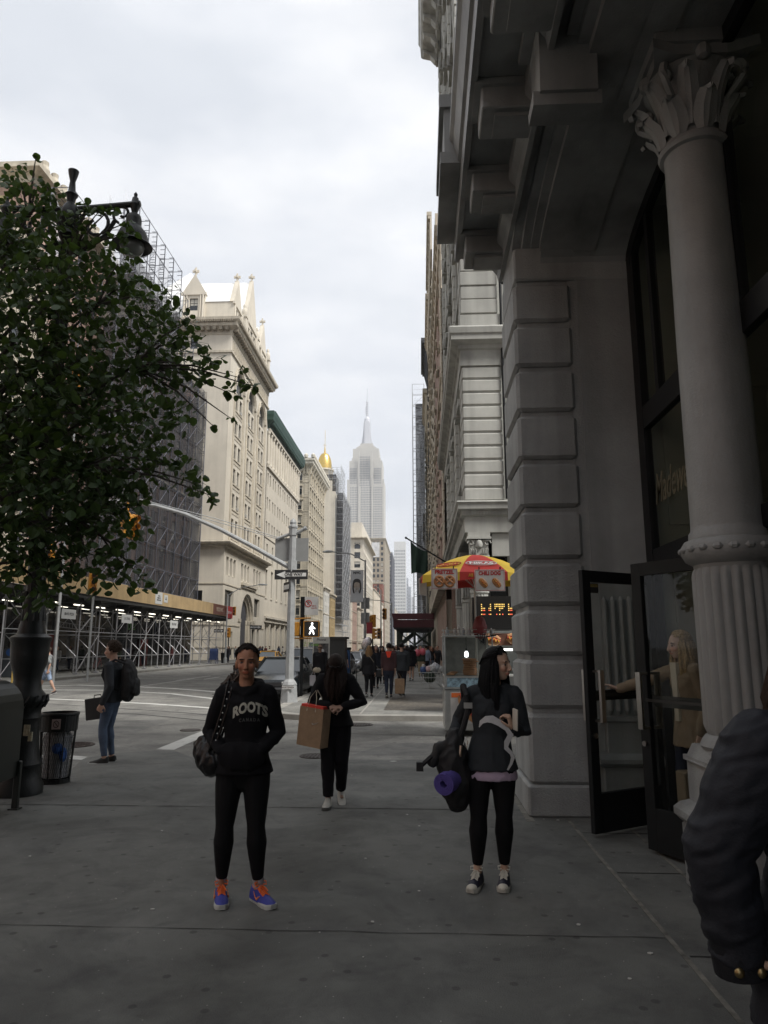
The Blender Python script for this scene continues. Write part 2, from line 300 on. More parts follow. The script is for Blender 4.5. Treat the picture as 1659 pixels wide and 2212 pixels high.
# paint on the road
pm = MB()
def ribbon(pts, w, z=RZ+.004):
    P = [onG(*q, RZ) for q in pts]
    for i in range(len(P)-1):
        def off(k):
            d = (P[min(k+1, len(P)-1)]-P[max(k-1, 0)]).normalized(); return Vector((-d.y, d.x, 0))*w/2
        a, c = off(i), off(i+1); A, C = P[i], P[i+1]
        pm.face([(A.x-a.x, A.y-a.y, z), (C.x-c.x, C.y-c.y, z), (C.x+c.x, C.y+c.y, z), (A.x+a.x, A.y+a.y, z)])
ribbon([(-60, 1487), (81, 1482), (168, 1480), (280, 1483), (370, 1487), (448, 1493), (520, 1500)], .34)
ribbon([(-60, 1493), (76, 1490), (224, 1491), (364, 1498), (459, 1509), (540, 1519)], .26)
ribbon([(-60, 1505), (81, 1509), (210, 1514), (336, 1521), (448, 1529), (560, 1539)], .26)
for q in ([(40, 1627), (123, 1630), (190, 1635), (176, 1642), (123, 1639), (40, 1636)], [(337, 1619), (414, 1588), (500, 1556), (500, 1566), (416, 1602), (376, 1620)]):
    pm.face([tuple(onG(x, y, RZ)+Vector((0, 0, .004))) for x, y in q][::-1])
ribbon([(380, 1470), (455, 1460)], .12); ribbon([(300, 1483), (420, 1466)], .08)
for k in range(14): y0 = 40+k*12; pm.box(-12.1, y0, RZ+.003, -11.98, y0+3, RZ+.005)
for k in range(14): y0 = 40+k*12; pm.box(-8.3, y0, RZ+.003, -8.18, y0+3, RZ+.005)
tag(pm.build('road_marking', m_line), kind='structure')
# tar seams and joints
jm = MB()
def jribbon(pts, w, z, zz): 
    global pm; keep = pm; pm = jm; ribbon(pts, w, zz); pm = keep
jribbon([(90, 1520), (210, 1527), (400, 1540), (560, 1553)], .10, 0, RZ+.003); jribbon([(590, 1545), (760, 1553), (960, 1558)], .07, 0, RZ+.003); jribbon([(120, 1536), (300, 1543), (500, 1562)], .09, 0, RZ+.003)
jribbon([(600, 1582), (800, 1586), (960, 1590)], .03, 0, RZ+.003)
tag(jm.build('tar_seam', m_joint), kind='structure')
def crooked(x0, x1, y, w, seed):
    q = random.Random(seed); n = 60; P = [(x0+(x1-x0)*i/n, y+.012*noise.noise(Vector((i*.3, seed, 0)))*1.5, w*(.35+q.random()*.9)) for i in range(n+1)]
    for a, c in zip(P, P[1:]): jm.face([(a[0], a[1]-a[2]/2, .0035), (c[0], c[1]-c[2]/2, .0035), (c[0], c[1]+c[2]/2, .0035), (a[0], a[1]+a[2]/2, .0035)])
jm = MB(); crooked(-4.8, 1.0, 7.79, .022, 1); crooked(-4.8, 1.39, 4.55, .008, 2); crooked(-4.8, 1.39, 1.3, .008, 3)
for y in (6.9, 5.75, 4.3, 2.9, 1.5): jm.box(1.44, y, .003, 2.2, y+.012, .004)
tag(jm.build('paving_joint', m_joint), kind='structure')
jm = MB(); jm.box(1.395, -3, .003, 1.425, 7.45, .0045); jm.box(1.0, 7.3, .003, 1.08, 8.7, .0045); jm.box(1.9, -3, .003, 1.93, 7.3, .0045)
tag(jm.build('pale_joint', m_pale), kind='structure')
jm = MB(); jm.face([tuple(onG(*q, .004)) for q in ((690, 1, 0),) ] if False else [(-1.55, 18.3, .004), (-1.5, 18.3, .004), (-1.5, 60, .004), (-1.55, 60, .004)]); tag(jm.build('far_pale_joint', mat('far_joint_mat', (.3, .29, .26), .9)), kind='structure')
gr = MB(); gr.box(-1.0, 19.4, .003, 1.2, 25.8, .006); tag(gr.build('pavement_grating', paving_mat('grating', (.085, .075, .062), .7, .2, .1, 6, .5)), kind='structure')
# worn patches of newer asphalt
pt = MB(); pt.face([(-1.2, 12.3, RZ+.002), (3, 12.6, RZ+.002), (3.4, 14.0, RZ+.002), (-.6, 13.9, RZ+.002)]); pt.face([(-9.5, 14.5, RZ+.002), (-6, 15, RZ+.002), (-6.2, 18, RZ+.002), (-9.8, 17.2, RZ+.002)]); pt.face([(-16, 25, RZ+.002), (-13, 25, RZ+.002), (-13, 40, RZ+.002), (-16, 40, RZ+.002)])
tag(pt.build('asphalt_patch', paving_mat('asphalt_new', (.13, .129, .125), .9, .04, .03, 1.1)), kind='structure')
# manholes
def cover(px, py, r, label, grid=False, z=RZ, col=(.06, .05, .045)):
    p = onG(px, py, z); m = MB(); m.lathe(0, 0, [(0, .008), (r*.86, .008), (r*.88, .004), (r*.92, .004), (r*.94, .012), (r, .012), (r, -.02)][::-1], 28)
    if grid:
        k = int(r/.06)
        for i in range(-k, k+1):
            for j in range(-k, k+1):
                if (i*i+j*j)**.5*.06 < r*.8: m.box(i*.06-.018, j*.06-.018, .008, i*.06+.018, j*.06+.018, .016)
    o = m.build('manhole_cover', mat('iron%d' % int(col[0]*1000), col, .6, .35, 6, metal=.3), loc=(p.x, p.y, z+.004)); tag(o, label, 'manhole cover'); return o
cover(155, 1610, .40, 'large rusty round manhole cover in the road behind the litter basket', True, col=(.055, .04, .035))
cover(411, 1578, .22, 'small round utility cover in the road left of the woman in the hooded sweatshirt')
cover(681, 1634, .26, 'round perforated drain cover behind the legs of the woman with the paper bag', True)
cover(775, 1566, .33, 'round manhole cover in the side street near the far kerb', True)
# ================================================================= NEAR BUILDING (dark grey painted cast front)
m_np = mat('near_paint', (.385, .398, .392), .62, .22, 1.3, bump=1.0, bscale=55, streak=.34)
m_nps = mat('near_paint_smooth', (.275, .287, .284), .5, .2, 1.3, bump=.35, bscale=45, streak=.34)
m_blk = mat('black_metal', (.009, .010, .011), .45, .2, 3, spec=.25)
m_steel = mat('steel', (.42, .40, .37), .28, .15, 6, metal=1)
NB = thing('corner_building', 'dark grey painted building with banded corner pier, arch and fluted column beside the pavement', 'building', (1.12, 8.65, 0))
O = Matrix.Translation((-1.12, -8.65, 0))
def nb(name, m, mats, smooth=False, parent=NB): m_ = m.build(name, mats, parent, smooth); m_.matrix_basis = O if parent is NB else Matrix(); return m_
YS, YN = 7.5, 8.63
gz = [.30, 1.01, 1.54, 2.05, 2.54, 3.09, 3.62, 4.16, 4.68, 5.21, 5.72]
for py0, py1 in ((YS, YN), (-4.1, -2.95), (-9.9, -8.8)):
    w = MB(); w.box(1.13, py0+.055, 0, 1.70, py1-.055, 5.8)
    w.cbox(1.05, py0-.02, 0, 1.74, py1+.02, .30, .02)
    for a, c in zip(gz, gz[1:]): w.cbox(1.08, py0, a+(.0 if a < .5 else .028), 1.72, py1, c-.028, .035)
    w.box(1.70, py0+.04, 0, 2.43, py1-.04, 5.8)
    w.cbox(1.10, py0-.0, 5.74, 2.43, py1, 6.14, .02)
    nb('pier', w, m_np)
w = MB(); w.box(2.1, 1.9, 0, 2.42, 2.75, 6.3); nb('pier', w, m_np)
# arch wall, three stepped bands; local frame WEST from (1.12, 8.65)
def arch_layer(x, gro, ztop, zb=6.14):
    m = MB(frame(x, 8.65, WEST)); R = []
    for k in range(3):
        u0 = 1.15+5.75*k; R.append((u0-gro, u0+4.6+gro, zb-.1, 6.34+gro*.8))
    m.wall(26, zb-.1, ztop, R, .0)
    for r in R: m.archfill(r[0], r[1], r[3], min(.42, r[3]-zb+.05), .15, 22)
    return m
for i, (x, gro, zt) in enumerate(((1.12, .30, 6.74), (1.22, .20, 6.74), (1.31, .10, 6.74), (1.40, 0, 6.74))):
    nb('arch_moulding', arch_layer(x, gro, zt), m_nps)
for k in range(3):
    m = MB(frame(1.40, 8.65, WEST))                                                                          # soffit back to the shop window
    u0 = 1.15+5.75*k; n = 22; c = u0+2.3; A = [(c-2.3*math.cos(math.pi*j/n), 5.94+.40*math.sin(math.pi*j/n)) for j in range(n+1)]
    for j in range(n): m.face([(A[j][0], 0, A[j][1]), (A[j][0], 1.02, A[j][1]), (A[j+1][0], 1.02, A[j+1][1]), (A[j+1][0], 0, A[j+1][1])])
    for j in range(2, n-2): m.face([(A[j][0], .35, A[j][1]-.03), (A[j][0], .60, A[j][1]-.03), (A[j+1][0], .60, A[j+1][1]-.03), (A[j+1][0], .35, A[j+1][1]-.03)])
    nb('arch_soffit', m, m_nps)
for yc in (5.2, -.55):
    m = MB(); m.prism([(yc-.17, 6.04), (yc+.17, 6.04), (yc+.24, 6.7), (yc-.24, 6.7)], 'x', 1.0, 1.46); m.prism([(yc-.12, 5.95), (yc+.12, 5.95), (yc+.14, 6.06), (yc-.14, 6.06)], 'x', .95, 1.5)
    m.prism([(yc-.2, 6.62), (yc+.2, 6.62), (yc+.26, 6.72), (yc-.26, 6.72)], 'x', .9, 1.3); nb('keystone', m, m_nps)
# cornice
m = MB(); prof = [(0, 6.38), (.05, 6.38), (.07, 6.48), (.13, 6.56), (.13, 6.73), (.56, 6.73), (.56, 6.68), (.62, 6.68), (.62, 6.98), (.655, 7.0), (.70, 7.24), (.74, 7.30), (.74, 7.42), (-.05, 7.5)]
m.sweep([(1.12, 8.72), (1.12, -20)], prof); m.box(.27, 7.12, 6.98, .95, 8.76, 7.12); m.box(.32, 7.16, 7.12, .95, 8.72, 7.70); m.box(.27, 7.12, 7.70, .95, 8.76, 7.86)
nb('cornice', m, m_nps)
for k in range(11):
    y = 8.28-1.2*k; m = MB()
    m.cbox(.60, y-.21, 6.44, 1.13, y+.21, 6.70, .012); m.box(.54, y-.25, 6.655, 1.12, y+.25, 6.722); m.box(.72, y-.15, 6.40, 1.125, y+.15, 6.45)
    nb('modillion', m, m_nps)
m = MB(); m.box(1.12, -30, 6.75, 14, 8.60, 26); m.box(2.40, YS+.06, 0, 14, 8.60, 6.745); m.box(1.1, -30, 0, 14, -9.8, 6.74)
nb('wall', m, m_np)
# shop window plane x = 2.33
m = MB(frame(2.39, 8.65, WEST))
def bar(u0, u1, z0, z1, d=.03): m.box(u0, -d, z0, u1, .05, z1)
for base in (1.15, 6.9, 12.65):
    bar(base, base+.20, 0, 6.2); bar(base+4.4, base+4.6, 0, 6.2)
    bar(base+.201, base+4.399, 3.90, 4.14, .028); bar(base+.201, base+4.399, 2.46, 2.62, .025)
    for q in (.62, 2.15, 2.45, 3.9): bar(base+q, base+q+.09, 4.141, 6.3, .02)
    bar(base+2.05, base+2.25, 0, 3.899, .027)
    bar(base+2.251, base+4.399, 0, .35, .02); bar(base+3.3, base+3.38, .351, 3.899, .02)
    n = 18; c = base+2.3
    for j in range(n):
        a0, a1 = math.pi*j/n, math.pi*(j+1)/n; P = lambda a, r: (c-(2.3-r)*math.cos(a), 5.94-r+.40*math.sin(a))
        p, q, s, t = P(a0, 0), P(a1, 0), P(a1, .12), P(a0, .12)
        m.face([(p[0], -.035, p[1]), (q[0], -.035, q[1]), (s[0], -.035, s[1]), (t[0], -.035, t[1])]); m.face([(t[0], -.035, t[1]), (s[0], -.035, s[1]), (s[0], .05, s[1]), (t[0], .05, t[1])])
sf = nb('shop_window_frame', m, m_blk)
m = MB(frame(2.395, 8.65, WEST))
for base in (1.15, 6.9, 12.65):
    m.face([(base+.2, 0, 2.62), (base+4.4, 0, 2.62), (base+4.4, 0, 6.34), (base+.2, 0, 6.34)]); m.face([(base+2.25, 0, .35), (base+4.4, 0, .35), (base+4.4, 0, 2.46), (base+2.25, 0, 2.46)])
nb('shop_window_glass', m, clear_glass('shop_glass'))
# dim interior
m_in = mat('interior_panel', (.30, .31, .25), .8, .1, 1)
m = MB(); m.box(2.45, -9.5, -.02, 8, 7.45, .05); nb('interior_floor', m, mat('int_floor', (.12, .10, .08), .5))
m = MB(); m.face([(8, -9.5, 0), (8, 7.5, 0), (8, 7.5, 6.7), (8, -9.5, 6.7)]); m.face([(2.4, -9.5, 6.6), (8, -9.5, 6.6), (8, 7.5, 6.6), (2.4, 7.5, 6.6)]); m.face([(2.4, 7.45, 0), (8, 7.45, 0), (8, 7.45, 6.6), (2.4, 7.45, 6.6)]); m.face([(2.4, -9.5, 0), (8, -9.5, 0), (8, -9.5, 6.6), (2.4, -9.5, 6.6)])
for x0 in (2.6, 3.25, 3.9):
    for z0, z1 in ((.2, 1.1), (1.25, 2.7), (2.9, 4.4)):
        m.box(x0, 7.42, z0, x0+.5, 7.448, z0+.03); m.box(x0, 7.42, z1, x0+.5, 7.448, z1+.03); m.box(x0, 7.42, z0+.031, x0+.03, 7.448, z1-.001); m.box(x0+.47, 7.42, z0+.031, x0+.5, 7.448, z1-.001)
nb('interior_wall', m, m_in)
m = MB()
for y0, y1 in ((6.4, 7.2), (4.3, 5.1), (2.3, 3.2)): m.box(2.95, y0, 3.0, 3.0, y1, 6.4)
nb('interior_panel', m, m_in)
m = MB(); m.cbox(3.4, 6.0, .05, 3.9, 7.2, 2.05, .02); m.box(3.35, 6.1, 1.2, 3.39, 7.1, 1.24); nb('interior_cabinet', m, mat('cabinet', (.03, .025, .02), .5))
m = MB(); m.box(2.25, 5.4, 0, 2.5, 7.35, .045); nb('threshold', m, mat('threshold', (.2, .2, .19), .5, .2, metal=.3))
tx = text_obj('shop_name', 'Madewell', .42, mat('gilt', (.17, .15, .095), .45, .2, metal=.4), NB, (0, 0, 0), (math.pi/2, 0, WEST), .003, 'LEFT', .35, .62, .004)
p = onX(1418, 1062, 2.36); tx.matrix_basis = O @ Matrix.Translation((2.355, p.y+.02, p.z)) @ tx.matrix_basis
# respond pilaster on the jamb and the free column
def reeds(m, cx, cy, r, z0, z1, n=22, a0=0, a1=2*math.pi):
    K = n*6; tot = [(z0, 0), (z0+.03, .6), (z0+.06, 1), (z1-.06, 1), (z1-.025, .7), (z1, 0)]; rings = []; full = abs(a1-a0-2*math.pi) < .01
    for z, f in tot: rings.append([m.p((cx+(r+f*.022*abs(math.sin(K/6*.5*(2*math.pi*k/K))) if True else 0)*math.cos(a0+(a1-a0)*k/K), cy+(r+f*.022*abs(math.sin(K/6*.5*(2*math.pi*k/K))))*math.sin(a0+(a1-a0)*k/K), z)) for k in range(K if full else K+1)])
    for A, B in zip(rings, rings[1:]):
        for k in range(K): j = (k+1) % K if full else k+1; m.idx([A[k], A[j], B[j], B[k]])
cx, cy = 2.21, 5.15
col = MB(); col.cbox(cx-.36, cy-.36, 0, cx+.36, cy+.36, .44, .02); col.cbox(cx-.31, cy-.31, .56, cx+.31, cy+.31, .86, .012)
col.prism([(cx-.33, .86), (cx+.33, .86), (cx+.27, .97), (cx-.27, .97)], 'y', cy-.28, cy+.28); col.box(cx-.325, cy-.325, .855, cx+.325, cy+.325, .89)
col.sweep([(cx-.31, cy-.31), (cx-.31, cy+.31), (cx+.31, cy+.31), (cx+.31, cy-.31)][::-1], [(0, .43), (.055, .44), (.085, .475), (.085, .52), (.05, .56), (0, .585)], closed=True)
c1 = nb('column_pedestal', col, m_np)
c2 = MB(); c2.lathe(cx, cy, [(.285, .96), (.30, .985), (.285, 1.02), (.262, 1.05), (.25, 1.06)], 40); reeds(c2, cx, cy, .245, 1.06, 2.20)
c2.lathe(cx, cy, [(.245, 2.18), (.25, 2.22), (.30, 2.25), (.325, 2.30), (.325, 2.35), (.30, 2.39), (.27, 2.40), (.265, 2.45), (.25, 2.47), (.247, 2.5), (.24, 4.0), (.222, 5.45), (.225, 5.47), (.255, 5.48), (.268, 5.51), (.255, 5.545), (.225, 5.55)], 48)
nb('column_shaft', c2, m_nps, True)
c3 = MB()
for k in range(20): a = 2*math.pi*k/20; c3.tube([(cx+.322*math.cos(a+t), cy+.322*math.sin(a+t), 2.325) for t in (-.11, -.05, .05, .11)], [.006, .024, .024, .006], 8)
nb('egg_ring', c3, m_nps, True)
cp = MB(); cp.lathe(cx, cy, [(.215, 5.54), (.225, 5.7), (.25, 5.95), (.31, 6.10), (.34, 6.12)], 32)
def leaf(m, a, z0, h, wd, out):
    ca, sa = math.cos(a), math.sin(a); prof = [(0, 0, .6), (.02, .3, 1), (.05, .6, 1.05), (.11, .85, .95), (out, 1.0, .7), (out+.04, .93, .45), (out+.03, .84, .15)]; rows = []
    for o, t, ww in prof:
        rr = .225+o; row = []
        for q in (-1, -.6, -.25, 0, .25, .6, 1):
            bulge = .03*(1-abs(q))+(.012 if abs(q) in (.25,) else 0)
            row.append(m.p((cx+(rr+bulge)*ca-q*wd*ww*sa, cy+(rr+bulge)*sa+q*wd*ww*ca, z0+h*t)))
        rows.append(row)
    for A, B in zip(rows, rows[1:]):
        for i in range(6): m.idx([A[i], A[i+1], B[i+1], B[i]])
for k in range(8): leaf(cp, 2*math.pi*k/8, 5.55, .26, .085, .13); leaf(cp, 2*math.pi*(k+.5)/8, 5.60, .42, .075, .17)
for k in range(4):
    a = math.pi/4+math.pi/2*k; ca, sa = math.cos(a), math.sin(a); pts = []
    for t in range(14): th = -1.2+t*.45; rad = .10-.0055*t; pts.append((cx+(.36+rad*math.cos(th)*.9)*ca, cy+(.36+rad*math.cos(th)*.9)*sa, 6.02+rad*math.sin(th)))
    cp.tube([(cx+.24*ca, cy+.24*sa, 5.78)]+pts, [.028]+[.03]*6+[.024]*8, 6)
for k in range(4):
    a = math.pi/2*k; cp.lathe(cx+.33*math.cos(a), cy+.33*math.sin(a), [(0, 6.08), (.05, 6.10), (.06, 6.15), (.04, 6.2), (0, 6.21)], 8)
cp.prism([(cx-.40, cy-.40), (cx-.2, cy-.33), (cx+.2, cy-.33), (cx+.40, cy-.40), (cx+.33, cy-.2), (cx+.33, cy+.2), (cx+.40, cy+.40), (cx+.2, cy+.33), (cx-.2, cy+.33), (cx-.40, cy+.40), (cx-.33, cy+.2), (cx-.33, cy-.2)], 'z', 6.13, 6.22)
cp.box(cx-.36, cy-.36, 6.22, cx+.36, cy+.36, 6.36)
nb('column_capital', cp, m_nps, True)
rp = MB(); yj = YS+.04
rp.cbox(1.78, yj-.13, 0, 2.42, yj+.02, .50, .015); rp.cbox(1.84, yj-.09, .60, 2.38, yj+.02, .92, .012); rp.prism([(yj+.0, .49), (yj-.17, .50), (yj-.20, .53), (yj-.20, .57), (yj-.16, .61), (yj, .62)], 'x', 1.74, 2.44)
rp.box(1.80, yj-.11, .92, 2.4, yj+.02, .96)
for k in range(6):
    x = 1.90+k*.085; rp.tube([(x, yj-.03, .98), (x, yj-.045, 1.02), (x, yj-.045, 2.12), (x, yj-.03, 2.16)], [.012, .03, .03, .012], 8)
rp.box(1.86, yj-.03, .96, 2.36, yj+.02, 2.30); rp.box(1.80, yj-.02, 2.30, 2.38, yj+.02, 5.74)
nb('jamb_pilaster', rp, m_nps)
# doors
def door(hx, hy, ex, ey, sticker):
    a = math.atan2(ey-hy, ex-hx); wd = math.hypot(ex-hx, ey-hy); d = MB(); h = 2.36
    d.cbox(0, -.025, .03, .075, .025, h, .004); d.cbox(wd-.105, -.025, .03, wd, .025, h, .004); d.box(.0751, -.024, h-.11, wd-.1051, .024, h-.002); d.box(.0751, -.024, .031, wd-.1051, .024, .36)
    o = nb('door', d, m_blk); T = O @ frame(hx, hy, a); o.matrix_basis = T
    g = MB(); g.face([(.075, 0, .36), (wd-.105, 0, .36), (wd-.105, 0, h-.11), (.075, 0, h-.11)]); g.build('pane', clear_glass('shop_glass'), o)
    hd = MB()
    for s in (-1, 1):
        y0, y1 = sorted((s*.09, s*.115)); hd.box(wd-.12, y0, .98, wd-.07, y1, 1.44)
        y0, y1 = sorted((s*.0251, s*.09)); hd.box(wd-.12, y0, .98, wd-.07, y1, 1.0); hd.box(wd-.12, y0, 1.42, wd-.07, y1, 1.44)
    hd.build('handle', m_steel, o)
    pb = MB(); pb.box(.08, .03, 1.22, wd-.11, .05, 1.25) if False else pb.box(.06, -.06, 1.16, wd-.11, -.03, 1.25); pb.box(.06, -.0299, 1.17, .10, -.0251, 1.24); pb.box(.08, .0251, 1.20, wd-.09, .035, 1.225); pb.build('push_bar', mat('bar_dark', (.03, .028, .025), .4), o)
    lk = MB(); lk.tube([(wd-.055, -.05, .86), (wd-.055, .05, .86)], .022, 12); lk.build('lock', m_steel, o)
    if sticker:
        s = MB(); s.box(wd-.22, -.004, h-.21, wd-.11, .004, h-.12); s.box(wd-.225, .0041, h-.20, wd-.105, .006, h-.125); k = s.build('sticker', mat('sticker_black', (.02, .02, .02), .5), o)
        s = MB(); s.box(wd-.215, .0061, h-.155, wd-.115, .007, h-.13); s.box(wd-.215, -.0056, h-.155, wd-.115, -.0042, h-.13); s.build('sticker_band', mat('sticker_yellow', (.30, .22, .06), .5), k)
        text_obj('sticker_text', 'STANLEY', .022, mat('sticker_black', (.02, .02, .02)), k, (wd-.165, .0075, h-.143), (math.pi/2, 0, math.pi), .0004)
    return o
d1 = door(2.31, 7.28, 1.50, 6.75, True); d1['label'] = 'open black glazed door leaf with a small sticker'
door(2.31, 5.48, 1.86, 6.32, False)
m = MB(); m.tube([(2.28, 6.9, 2.4), (2.2, 6.1, 2.34), (2.05, 6.0, 2.33)], .012, 6); m.box(2.2, 5.55, 2.3, 2.26, 5.95, 2.36); nb('door_closer', m, m_steel)
# ================================================================= BUILDINGS ALONG THE RIGHT
m_r1 = mat('pale_paint', (.42, .42, .385), .7, .14, 1.1, bump=.2, bscale=25, streak=.28)
m_r1d = mat('pale_paint_trim', (.36, .36, .33), .65, .2, 1.5, streak=.3)
m_shop = mat('dark_shop', (.02, .02, .022), .5, .3, 2)
m_brk = brick_mat('red_brick', (.50, .32, .25), (.54, .36, .28), (.28, .25, .22))
m_tan = mat('tan_stone', (.60, .53, .42), .85, .2, .6, streak=.3)
m_crm = mat('cream_stone', (.565, .52, .435), .85, .10, .35, bump=.15, bscale=6, streak=.07)
m_crm2 = mat('cream_trim', (.50, .45, .36), .85, .2, 1.0, streak=.22)
m_roofd = mat('roof_dark', (.05, .05, .055), .9, .2)
def grid(u0, u1, n, w, z0, z1, rows, h, pair=0):
    """n openings (or pairs) spread between u0 and u1, in rows between z0 and z1"""
    out = []; P = (u1-u0)/n; H = (z1-z0)/rows
    for r in range(rows):
        for k in range(n):
            c = u0+P*(k+.5); a = z0+H*r+(H-h)*.45
            if pair: out += [(c-pair/2-w, c-pair/2, a, a+h), (c+pair/2, c+pair/2+w, a, a+h)]
            else: out.append((c-w/2, c+w/2, a, a+h))
    return out
# --- rusticated pale building across the side street
B = thing('pale_rusticated_building', 'tall pale grey building with banded stonework and shop columns behind the hot dog cart', 'building', (1.35, 21, 0))
def part(B, name, m, mats, smooth=False, parent=None):
    o = m.build(name, mats, parent or B, smooth)
    if parent is None: o.location = -B.location
    return o
m = MB(); m.box(1.50, 21.15, 5.5, 14, 37.0, 37.5); m.box(2.75, 22.0, 0, 14, 37, 5.5); m.box(12, 21.1, 0, 14, 22, 5.5); part(B, 'wall', m, m_r1)
gz = [5.95+.43*i for i in range(11)]
for x0, x1, y0, y1 in ((1.35, 2.56, 21.0, 22.3), (1.35, 2.2, 25.4, 26.5), (1.35, 2.2, 29.6, 30.7), (1.35, 2.2, 33.8, 34.9), (2.9, 7.0, 21.02, 22)):
    m = MB()
    for a, c in zip(gz, gz[1:]): m.cbox(x0, y0, a+.02, x1, y1, c-.035, .03)
    m.box(x0+.04, y0+.04, 5.95, x1-.04, y1-.04, 10.3); part(B, 'lower_rustication', m, m_r1)
for x0, x1, y0, y1 in ((1.35, 2.52, 21.0, 22.2), (1.36, 2.2, 25.6, 26.3), (1.36, 2.2, 29.8, 30.5), (1.36, 2.2, 35.9, 37.05), (2.95, 7, 21.03, 22)):
    m = MB(); z = 12.0; k = 0; m.box(x0+.04, y0+.05, 11.9, x1-.04, y1-.04, 36)
    while z < 36:
        h = .46 if k % 2 else .50; m.cbox(x0+.02*(k % 2), y0+.02*(k % 2), z+.015, x1, y1, z+h-.02, .018); z += h; k += 1
    part(B, 'upper_rustication', m, m_r1)
fl = []
for zz in (7.0, 13.2, 17.0, 20.8, 24.6, 28.4, 32.2):
    for y in (23.3, 27.5, 31.7): fl.append((y, zz))
for y, zz in fl:
    m = MB(frame(1.50, y+.75, WEST)); h = 2.4; w = 1.5
    m.box(-.25, -.16, zz-.2, w+.25, .02, zz-.001); m.box(-.2, -.10, zz, 0, .02, zz+h); m.box(w, -.10, zz, w+.2, .02, zz+h); m.box(-.3, -.22, zz+h, w+.3, .02, zz+h+.22); m.box(w/2-.12, -.3, zz+h-.1, w/2+.12, .0, zz+h+.34)
    o = part(B, 'window_surround', m, m_r1d); windows(o, frame(1.50, y+.75, WEST), [(0, w, zz, zz+h)], .10)
path = [(8, 21), (1.35, 21), (1.35, 37.1)]; path = [(1.35, 37.1), (1.35, 21), (8, 21)]
# walked southwards then east the outside lies on the right only when reversed, so sweep from east to north
def ring_cornice(B, name, x, y0, y1, prof, mats, xe=8):
    m = MB(); m.sweep([(xe, y0), (x, y0), (x, y1)][::-1], prof); return part(B, name, m, mats)
ring_cornice(B, 'middle_cornice', 1.35, 21, 37.1, [(-.1, 10.22), (.03, 10.25), (.03, 10.75), (.10, 10.80), (.10, 10.9), (.32, 11.0), (.32, 11.16), (.36, 11.2), (.38, 11.38), (.34, 11.44), (.05, 11.5), (-.1, 11.5)], m_r1d)
ring_cornice(B, 'belt', 1.35, 21, 37.1, [(-.1, 11.55), (.02, 11.55), (.02, 11.95), (-.1, 11.98)], m_r1)
ring_cornice(B, 'shop_cornice', 1.35, 21, 37.1, [(-.1, 5.0), (.0, 5.0), (.0, 5.46), (.08, 5.5), (.10, 5.64), (.20, 5.68), (.20, 5.82), (.25, 5.88), (.22, 5.92), (-.1, 5.94)], m_r1d)
ring_cornice(B, 'top_cornice', 1.35, 21, 37.1, [(-.1, 35.9), (.1, 35.9), (.2, 36.3), (.9, 36.5), (1.0, 36.6), (1.05, 37.3), (1.15, 37.5), (1.15, 37.7), (-.1, 37.8)], m_r1d)
m = MB()
for i in range(70): m.box(1.45+.09*i, 20.88, 5.52, 1.50+.09*i, 21.0, 5.62)
for i in range(150): m.box(1.24, 21.1+.1*i, 5.52, 1.35, 21.15+.1*i, 5.62)
part(B, 'dentils', m, m_r1d)
for i in range(13):
    m = MB(); y = 21.6+1.25*i; m.prism([(.45, 36.48), (1.3, 36.48), (1.3, 35.7), (1.15, 35.75), (.9, 36.1), (.5, 36.3)], 'y', y-.2, y+.2); part(B, 'modillion', m, m_r1d)
# shop columns with capitals
def shop_column(cx, cy):
    m = MB(); m.cbox(cx-.32, cy-.32, 0, cx+.32, cy+.32, .9, .02); m.lathe(cx, cy, [(.3, .9), (.32, .95), (.28, 1.05), (.25, 1.08)], 24); reeds(m, cx, cy, .235, 1.08, 3.2, 16)
    m.lathe(cx, cy, [(.25, 3.18), (.29, 3.22), (.29, 3.3), (.24, 3.33), (.235, 3.4)], 24); m.cbox(cx-.27, cy-.27, 3.35, cx+.27, cy+.27, 4.22, .01)
    for i in range(6): x = cx-.22+i*.088; m.tube([(x, cy-.27, 3.38), (x, cy-.285, 3.42), (x, cy-.285, 4.1), (x, cy-.27, 4.16)], [.01, .028, .028, .01], 6)
    o = part(B, 'shop_column', m, m_r1)
    c = MB(); c.box(cx-.30, cy-.30, 4.24, cx+.30, cy+.30, 4.32); c.box(cx-.27, cy-.27, 4.32, cx+.27, cy+.27, 4.78); c.box(cx-.36, cy-.36, 4.80, cx+.36, cy+.36, 4.87); c.box(cx-.33, cy-.33, 4.87, cx+.33, cy+.33, 5.0)
    for sx in (-1, 1):
        pts = []
        for t in range(12): th = t*.55; rad = .11-.008*t; pts.append((cx+sx*(.24+rad*math.cos(th)), cy-.31, 4.67+rad*math.sin(th)))
        c.tube(pts, .022, 6)
        for i in range(3): c.tube([(cx+sx*(.1+.07*i), cy-.29, 4.34), (cx+sx*(.1+.07*i), cy-.33, 4.46), (cx+sx*(.12+.07*i), cy-.36, 4.50)], [.02, .03, .012], 6)
    c.lathe(cx, cy-.30, [(0, 4.50), (.09, 4.56), (.11, 4.64), (.08, 4.74), (0, 4.79)], 12)
    oc = c.build('capital', m_r1, o, True)
shop_column(1.76, 21.33); shop_column(1.76, 25.9); shop_column(1.76, 30.1)
m = MB(); m.box(1.40, 21.05, 4.98, 12.5, 22.5, 5.52); m.box(2.15, 21.1, 4.30, 12, 21.3, 4.97); part(B, 'shop_lintel', m, m_r1)
m = MB(); m.box(2.3, 21.32, 4.45, 6, 21.5, 4.9); part(B, 'sign_panel', m, mat('sign_dim', (.16, .16, .15), .6))
m = MB(); m.box(2.2, 22.5, 0, 12, 22.6, 5.0); m.box(2.2, 22.6, 0, 2.3, 37, 5.0); part(B, 'shop_glass', m, glass_mat('shop_dark_glass', (.012, .013, .014)))
